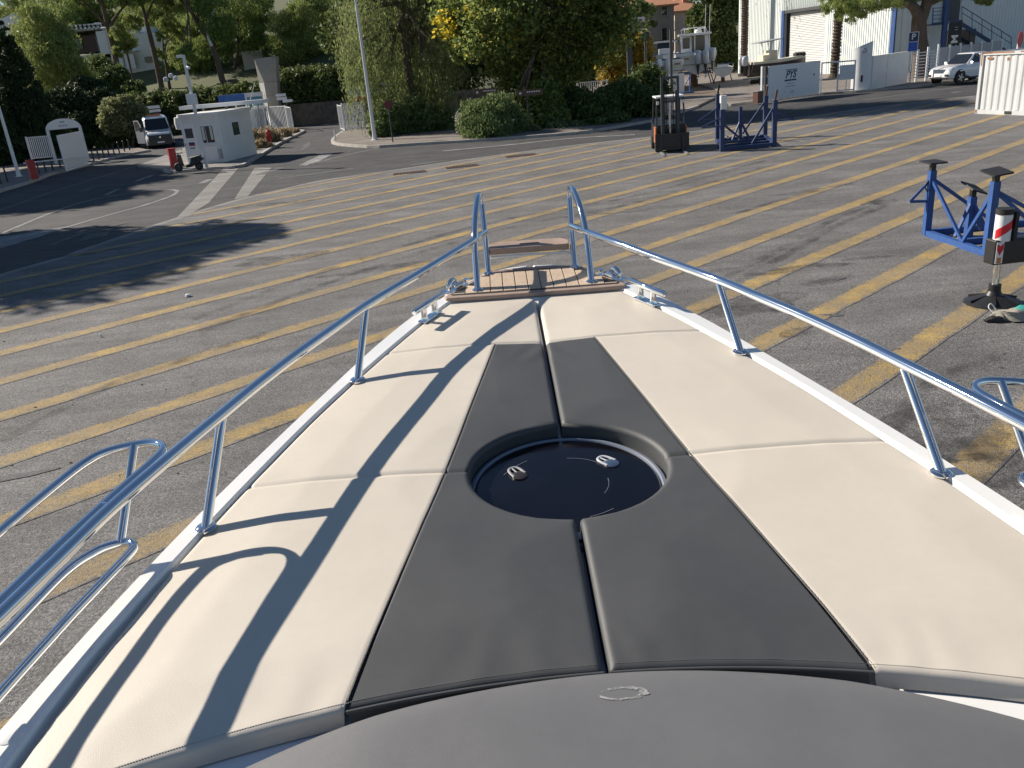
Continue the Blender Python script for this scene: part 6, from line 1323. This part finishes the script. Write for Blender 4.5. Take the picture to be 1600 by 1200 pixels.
# open boat, left of the two
x = bl(1040); t = empty('open_motorboat', (x, Yb - .5, 1.0), -.12, 'white open motorboat with bimini frame and two white outboards, stern toward us', 'boat'); t.scale = (1.25, 1.1, 1.25)
hull_mesh(7.5, 2.7, 1.35).build('hull', 'hull_white', t, smooth=35); stands(t, (1.5, 4.5), 2.7, 1.0)
MB().box((0, .15, 1.2), (2.5, .16, .4)).build('transom', 'boat_cream', t); MB().box((.1, 2.6, 1.75), (1.0, .7, .9)).build('console', 'hull_white', t, bevel=.06); MB().box((-.6, 1.4, 1.5), (.9, .5, .5)).build('seat', 'boat_cream', t, bevel=.06)
MB().quadv((-.5, 2.9, 2.2), (.7, 2.9, 2.2), (.6, 3.2, 2.75), (-.4, 3.2, 2.75)).build('windscreen', 'window_glass', t)
for y in (1.6, 2.4, 3.2):
    MB().tube(spline([(-1.2, y, 1.35), (-1.15, y, 2.5), (-.8, y, 2.75), (.8, y, 2.75), (1.15, y, 2.5), (1.2, y, 1.35)], 4), .025, 6).build('bimini_bow', 'dark_metal', t, smooth=50)
MB().tube([(-1.0, 1.6, 2.72), (-1.0, 3.2, 2.72)], .025, 6).build('bimini_bar', 'dark_metal', t); MB().tube([(1.0, 1.6, 2.72), (1.0, 3.2, 2.72)], .025, 6).build('bimini_bar', 'dark_metal', t)
MB().box((0, 3.1, 2.68), (2.1, .5, .12)).build('folded_canopy', 'house_white', t, bevel=.04)
for xx in (-.55, .1): outboard(t, xx, .62, .92, 'hull_white', 'hull_white')
MB().box((.8, -.02, .98), (.7, .1, .5)).build('transom_door', 'boat_cream', t); MB().box((.8, -.08, 1.05), (.4, .03, .08)).build('transom_vent', 'boat_dark', t); MB().box((0, -.05, .6), (2.3, .45, .06)).build('swim_platform', 'boat_grey', t)
MB().box((0, 1.0, 1.42), (2.2, 1.2, .1)).build('painted_cockpit_shade', 'boat_dark', t); MB().tube(spline([(-1.2, .2, 1.4), (-1.2, .2, 1.75), (1.2, .2, 1.75), (1.2, .2, 1.4)], 4), .03, 6).build('stern_rail', 'chrome', t, smooth=50)  # dark slab painted in for the shade inside the open cockpit
# small white boats low down
for i, (xc, yy, L_, B_, lab) in enumerate(((1130, 88, 4.5, 1.9, 'small pale dinghy by the foot of the palm trunk'), (1020, 87, 5, 2.0, 'white runabout at the left of the parked boats'))):
    p = AT(xc, 118, yy); t = empty('small_boat', (p.x, yy, .55 if i == 0 else 1.5), -.25, lab, 'boat'); hull_mesh(L_, B_, .9).build('hull', 'hull_white', t, smooth=35); MB().box((0, .1, .8), (B_ * .95, .14, .3)).build('transom', 'boat_grey', t); MB().box((0, 1.8, 1.0), (B_ * .6, .5, .4)).build('console', 'hull_white', t, bevel=.05); stands(t, (1.0, 3.2), B_, .55 if i == 0 else 1.5)
    MB().tube([(-B_ / 2, .3, .95), (-B_ / 2, .3, 1.3), (B_ / 2, .3, 1.3), (B_ / 2, .3, .95)], .025, 6).build('stern_rail', 'chrome', t)
# dark-hulled boat on a trailer, side on
p0, p1 = AT(1168, 116, 78), AT(1262, 105, 78); t = empty('trailer_boat', (p0.x, 78, .75), -pi / 2 + .1, 'dark-hulled boat with cream deck and T-top on a trailer before the roller door', 'boat')
LB = p1.x - p0.x
hm_ = hull_mesh(LB, 2.3, 1.05, .35); hm_.build('hull', 'boat_dark', t, smooth=35)
MB().loft([[(-1.12, 0.1, 1.05), (1.12, .1, 1.05), (1.1, .1, 1.25), (-1.1, .1, 1.25)], [(-1.14, LB * .5, 1.08), (1.14, LB * .5, 1.08), (1.1, LB * .5, 1.3), (-1.1, LB * .5, 1.3)], [(-.75, LB * .82, 1.2), (.75, LB * .82, 1.2), (.7, LB * .82, 1.42), (-.7, LB * .82, 1.42)], [(-.1, LB * .99, 1.27), (.1, LB * .99, 1.27), (.1, LB * .99, 1.5), (-.1, LB * .99, 1.5)]]).build('deck', 'boat_cream', t, smooth=35)
MB().box((0, LB * .4, 1.65), (.9, .8, .9)).build('console', 'boat_cream', t, bevel=.06); MB().box((0, LB * .27, 1.5), (1.2, .6, .5)).build('seat', 'boat_cream', t, bevel=.06)
MB().loft([[(-.95, LB * .12, 2.72), (.95, LB * .12, 2.72), (.95, LB * .12, 2.8), (-.95, LB * .12, 2.8)], [(-.9, LB * .52, 2.95), (.9, LB * .52, 2.95), (.9, LB * .52, 3.03), (-.9, LB * .52, 3.03)]]).build('t_top', 'boat_grey', t)
for s in (-1, 1):
    for ya, yb_ in ((.34, .28), (.47, .48)): MB().tube([(s * .55, LB * ya, 1.3), (s * .7, LB * yb_, 2.85)], .035, 6).build('t_top_leg', 'white_metal', t)
for xx in (-.4, .4): outboard(t, xx, 1.0, .85, 'engine_grey', 'boat_dark')
for i in range(3): MB().lathe([(.16, -.3), (.2, 0), (.16, .3)], (0.1 * i - .1, LB * (.84 + .05 * i), 1.55), 10, 'x').build('fender', 'boat_dark', t, smooth=50)
tb = empty('boat_trailer', (p0.x, 78, 0), -pi / 2 + .1, 'boat trailer with dark wheels under the dark-hulled boat', 'trailer')
for s in (-1, 1):
    MB().beam((s * .7, -.2, .62), (s * .5, LB * .95, .62), .1, .12).build('frame_rail', 'grey_metal', tb)
    for y in (LB * .18, LB * .3):
        w = empty('wheel', (s * 1.0, y, .33)); w.parent = tb
        MB().lathe([(.18, -.1), (.33, -.09), (.33, .09), (.18, .1)], (0, 0, 0), 20, 'x').build('tyre', 'black_rubber', w, smooth=40); MB().lathe([(.18, -.06), (.05, -.08), (.05, .08), (.18, .06)], (0, 0, 0), 16, 'x').build('rim', 'blue_paint', w, smooth=40)
# blue stand and white board behind the forklift
p = AT(1072, 143, 76); p.z = 0; t = empty('boat_stand', p, .2, 'blue steel boat stand standing behind the forklift', 'boat stand')
for x in (-.45, .35): MB().box((x, 0, .8), (.09, .09, 1.6)).build('post', 'blue_paint', t)
MB().beam((-.45, 0, .1), (.35, 0, 1.4), .07, .07).build('brace', 'blue_paint', t); MB().box((0, 0, .06), (1.2, .5, .1)).build('base', 'blue_paint', t); MB().beam((-.45, 0, 1.55), (.35, 0, 1.55), .08, .08).build('top_bar', 'blue_paint', t)
p = AT(1058, 143, 75); p.z = 0; t = empty('white_board', p, 0, 'white upright board seen through the forklift mast', 'board'); MB().box((0, 0, .95), (1.25, .05, 1.5)).build('panel', 'sign_white', t)
for x in (-.5, .5): MB().box((x, .06, .5), (.06, .06, 1.0)).build('leg', 'grey_metal', t)

# ---- houses behind the boats
def house(label, x0, x1, ytop, Y, dep, wallmat, wins, rz=0.0, roof_h=2.2):
    a, b = AT(x0, 95, Y), AT(x1, 95, Y); w = b.x - a.x; zt = AT((x0 + x1) / 2, ytop, Y).z; t = empty('town_house', (a.x, Y, 0), rz, label, 'house', 'houses behind the boats')
    MB().box((w / 2, dep / 2, zt / 2), (w, dep, zt)).build('wall', wallmat, t)
    rf = MB().add([(-.6, -.7, zt), (w + .6, -.7, zt), (w + .6, dep + .6, zt), (-.6, dep + .6, zt), (w * .3, dep / 2, zt + roof_h), (w * .7, dep / 2, zt + roof_h), (-.6, -.7, zt - .18), (w + .6, -.7, zt - .18), (w + .6, dep + .6, zt - .18), (-.6, dep + .6, zt - .18)], [(0, 1, 5, 4), (1, 2, 5), (2, 3, 4, 5), (3, 0, 4), (6, 7, 1, 0), (7, 8, 2, 1), (9, 6, 0, 3), (9, 8, 7, 6)]).build('roof', 'terracotta', t)
    MB().box((w * .6, dep * .3, zt + roof_h * .7), (.8, .8, 1.6)).build('chimney', 'terracotta', rf)
    for (xp, yp, wp, hp) in wins:
        q = AT(xp, yp, Y); k = MPP(xp, yp, Y); e = empty('window', (q.x - a.x, -.02, q.z)); e.parent = t
        MB().box((0, 0, 0), (wp * k, .1, hp * k)).build('pane', 'dark_glass', e); MB().box((0, -.05, -hp * k / 2), (wp * k + .4, .18, .15)).build('sill', wallmat, e)
        for s in (-1, 1): MB().box((s * wp * k * .55, -.06, 0), (.1, .06, hp * k)).build('frame', 'grey_metal', e)
house('grey rendered house with tiled eaves behind the cruiser', 984, 1054, 9, 128, 10, 'grey_render', [(1038, 18, 8, 12), (1038, 54, 8, 18), (1000, 50, 8, 12)])
house('cream house with terracotta roof right of the grey house', 1055, 1092, 16, 142, 10, 'cream_render', [(1057, 40, 5, 14), (1074, 37, 5, 13), (1083, 40, 4, 12)])
# post-mounted light box and floodlight above the shrubs
p = AT(985, 130, 66); p.z = 0; t = empty('light_box', p, 0, 'dark post carrying a white-framed box above the shrubs', 'sign'); k = MPP(990, 40, 66); zb = AT(985, 48, 66).z; c = AT(993, 38, 66)
MB().box((0, 0, zb / 2), (.4, .3, zb)).build('post', 'dark_metal', t); MB().box((c.x - p.x, 0, c.z), (27 * k, .4, 19 * k)).build('frame', 'white_metal', t, bevel=.02); MB().box((c.x - p.x, -.21, c.z), (20 * k, .02, 14 * k)).build('pane', 'dark_glass', t); MB().box((c.x - p.x, 0, zb), (24 * k, .3, .15)).build('bracket', 'dark_metal', t)
p = AT(1010, 130, 64); p.z = 0; t = empty('floodlight_post', p, 0, 'dark floodlight on a thin post left of the boats', 'floodlight'); z1 = AT(1010, 56, 64).z
MB().tube([(0, 0, 0), (0, 0, z1)], .09, 8).build('post', 'dark_metal', t); MB().box((0, -.1, z1), (.5, .35, .5)).build('lamp', 'dark_metal', t, bevel=.04); MB().box((0, -.05, z1 + .28), (.52, .4, .04)).build('visor', 'grey_metal', t)
p = AT(1049, 130, 62); p.z = 0; o = MB().tube([(0, 0, 0), (0, 0, AT(1049, 46, 62).z)], .1, 8).build('steel_post', 'dark_metal', label='thin dark steel post in front of the open motorboat', cat='post', smooth=50); o.location = p

# ================================================================== IN THE YARD
# forklift, mast and forks toward us
fp = (G(1020, 238.5) + G(1082, 238)) / 2; t = empty('forklift', fp, face(fp) + .13, 'black forklift with raised mast and lowered forks facing us', 'forklift'); FW = 1.34
MB().box((0, .02, .42), (FW, .08, .62)).build('carriage_plate', 'black_paint', t)
for z in (.16, .7): MB().box((0, -.04, z), (FW, .07, .09)).build('fork_bar', 'black_paint', t)
for x in (-.46, .44):
    MB().box((x, -.09, .36), (.12, .045, .62)).build('fork_shank', 'black_paint', t); f = MB(); f.add([(x - .06, -.11, .03), (x + .06, -.11, .03), (x + .055, -1.15, .03), (x - .055, -1.15, .03), (x - .06, -.11, .075), (x + .06, -.11, .075), (x + .055, -1.15, .04), (x - .055, -1.15, .04)], [(3, 2, 1, 0), (4, 5, 6, 7), (0, 1, 5, 4), (1, 2, 6, 5), (2, 3, 7, 6), (3, 0, 4, 7)]); f.build('fork', 'grey_metal', t)
for x in (-.36, .26): MB().box((x, .16, 1.5), (.09, .14, 2.7)).build('mast_rail', 'dark_metal', t); 
for x in (-.28, .18): MB().box((x, .14, 1.25), (.05, .08, 2.2)).build('inner_rail', 'black_paint', t)
for z in (2.83, 1.95, .95): MB().box((-.05, .2, z), (.72, .07, .1)).build('mast_crossbar', 'dark_metal', t)
MB().tube([(-.05, .2, .3), (-.05, .2, 1.9)], .045, 8).build('lift_cylinder', 'brushed_steel', t); MB().tube([(.08, .12, .6), (.08, .12, 2.75)], .015, 5).build('chain', 'black_rubber', t); MB().tube([(-.2, .12, .6), (-.2, .12, 2.75)], .015, 5).build('chain', 'black_rubber', t)
bd = MB().loft([[(-.56, .35, .35), (.56, .35, .35), (.56, .35, 1.05), (-.56, .35, 1.05)], [(-.58, 1.0, .3), (.58, 1.0, .3), (.58, 1.0, .95), (-.58, 1.0, .95)], [(-.58, 2.1, .3), (.58, 2.1, .3), (.58, 2.1, 1.1), (-.58, 2.1, 1.1)], [(-.5, 2.4, .4), (.5, 2.4, .4), (.5, 2.4, 1.05), (-.5, 2.4, 1.05)]]).build('chassis', 'black_paint', t)
for s in (-1, 1):
    MB().box((s * .6, .55, .68), (.05, .5, .6)).build('side_panel', 'forklift_orange', t)
    for y0, y1 in ((.42, .55), (1.75, 1.6)): MB().beam((s * .56, y0, 1.0), (s * .52, y1, 2.08), .06, .06).build('cab_pillar', 'dark_metal', t)
    for y, r in ((.55, .33), (2.0, .28)):
        w = empty('wheel', (s * .5, y, r)); w.parent = t; MB().lathe([(r * .55, -.12), (r, -.11), (r, .11), (r * .55, .12)], (0, 0, 0), 20, 'x').build('tyre', 'black_rubber', w, smooth=40); MB().lathe([(r * .55, -.08), (.05, -.1), (.05, .1), (r * .55, .08)], (0, 0, 0), 16, 'x').build('rim', 'forklift_orange', w, smooth=40)
MB().box((0, 1.08, 2.1), (1.14, 1.2, .06)).build('cab_roof', 'sign_white', t, bevel=.015); MB().box((-.0, 1.3, 1.3), (.5, .45, .15)).build('seat', 'black_rubber', t, bevel=.04); MB().box((.0, 1.52, 1.65), (.48, .12, .6)).build('backrest', 'boat_grey', t, bevel=.04)
MB().tube([(-.18 * cos(q), .78 + .06 * sin(q), 1.42 + .18 * sin(q)) for q in np.linspace(0, 2 * pi, 17)], .016, 6).build('steering_wheel', 'black_rubber', t); MB().tube([(0, .6, 1.05), (0, .78, 1.42)], .03, 6).build('steering_column', 'black_rubber', t)
for s in (-1, 1): MB().box((s * .5, .38, 1.9), (.1, .06, .12)).build('work_light', 'sign_white', t)

# blue boat cradle behind the forklift's right
P = dict(fl=G(1128, 237), fr=G(1209, 229.5), bl=G(1121, 223), br=G(1195, 216.5)); t = empty('boat_cradle', P['fl'], 0, 'dark blue steel boat cradle right of the forklift', 'boat cradle', 'boat cradles'); o0 = Vector(P['fl']); Q = {k: v - o0 for k, v in P.items()}
hts = dict(fl=1.80, fr=1.72, bl=1.95, br=1.72)
for k, q in Q.items():
    MB().box((q.x, q.y, hts[k] / 2), (.16, .16, hts[k])).build('post', 'navy_paint', t)
    s = -1 if k in ('fl', 'bl') else 1
    MB().beam((q.x, q.y, hts[k] * .72), (q.x + s * .75, q.y, .98), .05, .05).build('outrigger_brace', 'navy_paint', t); MB().beam((q.x, q.y, .96), (q.x + s * .8, q.y, .96), .06, .05).build('outrigger', 'navy_paint', t)
for a, b in (('fl', 'fr'), ('bl', 'br'), ('fl', 'bl'), ('fr', 'br')): MB().beam(Q[a] + V(0, 0, .1), Q[b] + V(0, 0, .1), .12, .14).build('base_beam', 'navy_paint', t)
for f in (.33, .66): MB().beam(Q['fl'].lerp(Q['bl'], f) + V(0, 0, .1), Q['fr'].lerp(Q['br'], f) + V(0, 0, .1), .1, .1).build('cross_beam', 'navy_paint', t)
for a, b, f in (('fr', 'fl', .42), ('br', 'bl', .5)): MB().beam(Q[a] + V(0, 0, hts[a] * .9), Q[a].lerp(Q[b], f) + V(0, 0, .2), .07, .07).build('diagonal', 'navy_paint', t)
cm = (Q['bl'] + Q['br'] + Q['fl'] + Q['fr']) / 4 + V(0, .6, 0); MB().box((cm.x, cm.y, .8), (.12, .12, 1.3)).build('centre_post', 'navy_paint', t)
for dx_, dy_ in ((.4, .1), (-.35, -.1), (.1, .4), (-.9, -.3)): MB().beam((cm.x, cm.y, .9 if dx_ > -.8 else .2), (cm.x + dx_, cm.y + dy_, .18 if dx_ > -.8 else .95), .07, .07).build('centre_brace', 'navy_paint', t)
for k in ('fl',): MB().box((Q[k].x + .03, Q[k].y - .02, hts[k] + .02), (.22, .2, .5)).build('pad', 'sign_white', t)
for k in ('bl', 'fr', 'br'): MB().beam(Q[k] + V(0, 0, hts[k]), Q[k] + V(.06, 0, hts[k] + .38), .07, .05).build('head', 'black_rubber' if k == 'bl' else 'sign_brown', t)
for f in (.2, .5, .85): q = Q['bl'].lerp(Q['br'], f); MB().box((q.x, q.y - .1, .2), (.1, .08, .12)).build('lug', 'sign_white', t)

# blue boat cradle at the right edge, with rubber-topped props
A_, B_ = G(1447, 368.5), G(1541, 401); dAB = B_ - A_; perp = V(-dAB.y, dAB.x).normalized() * -1
if perp.x < 0: perp = -perp
Dp = 2.3; t = empty('boat_cradle', A_, 0, 'bright blue boat cradle with black pads at the right edge', 'boat cradle', 'boat cradles'); o0 = Vector(A_)
c = dict(a=V(), b=V(dAB.x, dAB.y), c=V(dAB.x, dAB.y) + perp * Dp, d=perp * Dp)
for u, v in (('a', 'b'), ('b', 'c'), ('c', 'd'), ('d', 'a')): MB().beam(c[u] + V(0, 0, .06), c[v] + V(0, 0, .06), .11, .12).build('base_beam', 'blue_paint', t)
def prop(q, h, tiltx=0.0, tilty=0.0, feet=()):
    MB().box((q.x, q.y, h / 2 - .02), (.125, .125, h - .1)).build('post', 'blue_paint', t)
    MB().box((q.x, q.y, h + .0), (.09, .09, .14)).build('jack_tube', 'black_paint', t)
    pd = MB().box((0, 0, .02), (.42, .34, .03)).build('pad', 'black_rubber', t); pd.location = (q.x, q.y, h + .075); pd.rotation_euler = (tiltx, tilty, atan2(dAB.y, dAB.x))
    for f in feet: MB().beam(q + V(0, 0, h * .84), f + V(0, 0, .12), .05, .06).build('brace', 'blue_paint', t)
ha = AT(1460, 254, A_.y).z; hb_ = AT(1553, 270, B_.y).z
prop(c['a'], ha - .08, 0, .02, (c['a'].lerp(c['b'], .62), c['a'].lerp(c['d'], .62)))
prop(c['b'], hb_ - .08, .1, .12, (c['b'].lerp(c['a'], .38), c['b'].lerp(c['c'], .55), c['b'].lerp(c['c'], .8)))
mid = G(1512, 373) - o0; mid.z = 0
prop(mid, AT(1523, 296, G(1512, 373).y).z - .06, -.35, .25, (mid + V(-.4, -.25, 0), mid + V(.35, .2, 0), mid + V(.2, -.35, 0)))
prop(c['c'], 1.3, 0, 0, (c['c'] - perp * .7,))
MB().beam(c['a'].lerp(c['b'], .5) + V(0, 0, .06), c['c'].lerp(c['d'], .5) + V(0, 0, .06), .1, .1).build('cross_beam', 'blue_paint', t)
for dz in (.70, ): MB().beam(c['a'] + V(-.06, 0, dz), c['a'] + V(-.34, .1, dz - .0), .05, .05).build('handle_arm', 'blue_paint', t); MB().beam(c['a'] + V(-.34, .1, dz), c['a'] + V(-.05, 0, dz + .38), .045, .045).build('handle_brace', 'blue_paint', t)
MB().tube(spline([c['a'] + V(-.06, -.02, 1.12), c['a'] + V(-.13, -.02, 1.0), c['a'] + V(-.06, -.02, .88)], 5), .012, 6).build('cable', 'black_rubber', t)

# hydraulic stabiliser leg of a boat mover at the right edge
jb = G(1551, 474); t = empty('stabiliser_leg', jb, radians(4), 'black stabiliser leg with red and white markings on a round foot', 'machine part'); Yj = jb.y
zj = lambda y: AT(1551, y, Yj).z
MB().lathe([(.40, 0), (.40, .03), (.30, .07), (.12, .14), (.09, .2)], (0, 0, 0), 16).build('foot', 'black_paint', t, smooth=30)
for k in range(6): q = 2 * pi * k / 6; MB().beam((.08 * cos(q), .08 * sin(q), .12), (.36 * cos(q), .36 * sin(q), .05), .03, .06).build('foot_rib', 'black_paint', t)
z1, z2, z3 = zj(413), zj(375), zj(333)
MB().tube([(0, 0, .15), (0, 0, .30)], .085, 14).build('socket', 'black_paint', t, smooth=50); MB().tube([(0, 0, .25), (0, 0, z1 + .05)], .052, 18).build('piston_rod', 'chrome', t, smooth=60)
MB().box((.9, .05, (z1 + z2) / 2), (2.05, .24, z2 - z1)).build('arm_beam', 'black_paint', t, bevel=.02)
MB().tube([(0.02, .02, z2 - .02), (.02, .02, z3 - .02)], .115, 20).build('cylinder_housing', 'sign_white', t, smooth=50); MB().tube([(0.02, .02, z3 - .03), (.02, .02, z3 + .05)], .122, 20).build('cap', 'black_rubber', t, smooth=50)
h0, h1 = z2, z3 - .03
for k in range(1):
    rows = []; 
    for i in range(13):
        q = -pi * .97 + pi * .94 * i / 12; zc = h0 + (h1 - h0) * (.02 + .62 * i / 12); rows.append((q, zc))
    vs = []
    for q, zc in rows:
        for dz in (0, (h1 - h0) * .36): vs.append((.02 + .1175 * cos(q), .02 + .1175 * sin(q), min(h1 - .004, max(h0 + .004, zc + dz))))
    MB().add(vs, [(2 * i, 2 * i + 2, 2 * i + 3, 2 * i + 1) for i in range(12)]).build('red_stripe', 'red_reflective', t)
MB().box((.13 + .02, .02 + .0, (h0 + h1) / 2), (.05, .22, h1 - h0 + .06)).build('back_plate', 'black_rubber', t)
zc = (z1 + z2) / 2; MB().box((-.05, -.074, zc), (.11, .008, (z2 - z1) * .86)).build('marker_plate', 'sign_white', t)
MB().add([(-.1, -.08, zc + .05), (-.1, -.08, zc + .14), (-.05, -.08, zc + .10), (0, -.08, zc + .14), (0, -.08, zc + .05), (-.05, -.08, zc - .04)], [(0, 1, 2, 5), (5, 2, 3, 4)]).build('red_arrow', 'red_reflective', t); MB().box((-.05, -.08, zc - .11), (.06, .006, .08)).build('amber_reflector', 'orange_light', t)
MB().lathe([(.05, -.075), (.045, -.07), (.02, -.07)], (.5, 0, zc), 16, 'y').build('pivot_hole', 'black_rubber', t)
# crumpled lifting strap / bag beside the foot
bg = G(1585, 500); t = empty('strap_bag', bg, radians(-15), 'crumpled beige and teal strap bag on the ground by the round foot', 'bag')
def crumple(cx, cy, rx, ry, rz_, seed, nm, mat):
    m = MB(); rows = []
    for j in range(9):
        th = pi * j / 8; row = []
        for i in range(18):
            a = 2 * pi * i / 18; d = Vector((sin(th) * cos(a), sin(th) * sin(a), cos(th))); k = 1 + .55 * noise.noise(d * 1.6 + Vector((seed, 0, 0))) + .2 * noise.noise(d * 4 + Vector((0, seed, 0)))
            row.append((cx + rx * d.x * k, cy + ry * d.y * k, max(.004, rz_ * .8 + rz_ * d.z * k)))
        rows.append(row)
    m.loft(rows, cap=False).build(nm, mat, t, smooth=50)
crumple(0, 0, .3, .14, .09, 3, 'body', 'bag_canvas'); crumple(.14, .03, .2, .1, .11, 8, 'lining', 'bag_teal'); crumple(-.28, -.1, .12, .06, .05, 5, 'flap', 'black_rubber'); crumple(-.2, .0, .12, .09, .07, 11, 'pocket', 'bag_canvas')
MB().tube(spline([(-.25, .05, .08), (-.32, .1, .16), (-.28, .14, .2), (-.2, .1, .1)], 5), .008, 6).build('cord', 'sign_white', t)
for i, (x, y, r) in enumerate(((294, 464, .06), (158, 527, .02))):
    p = G(x, y); o = MB().lathe([(.005, 0), (r, .012), (r * .8, .05), (.01, .06)], (0, 0, 0), 7).build('litter', 'litter_white', label=['white scrap of litter on the yard left of the bow', 'tiny white scrap on the yard near the left edge'][i], cat='litter'); o.location = p; o.location.z = .008
rl = random.Random(9)
for i in range(26):                                      # loose twigs and pebbles
    x, y = rl.choice([(rl.uniform(0, 560), rl.uniform(520, 760)), (rl.uniform(1000, 1600), rl.uniform(300, 640))]); p = G(x, y)
    o = MB().lathe([(.003, 0), (.013, .006), (.004, .014)], (0, 0, 0), 6).build('pebble', 'oil', parent=yard); o.location = (p.x, p.y, .008); o.scale = (rl.uniform(.6, 2.6), rl.uniform(.5, 1.2), 1); o.rotation_euler = (0, 0, rl.uniform(0, 3))
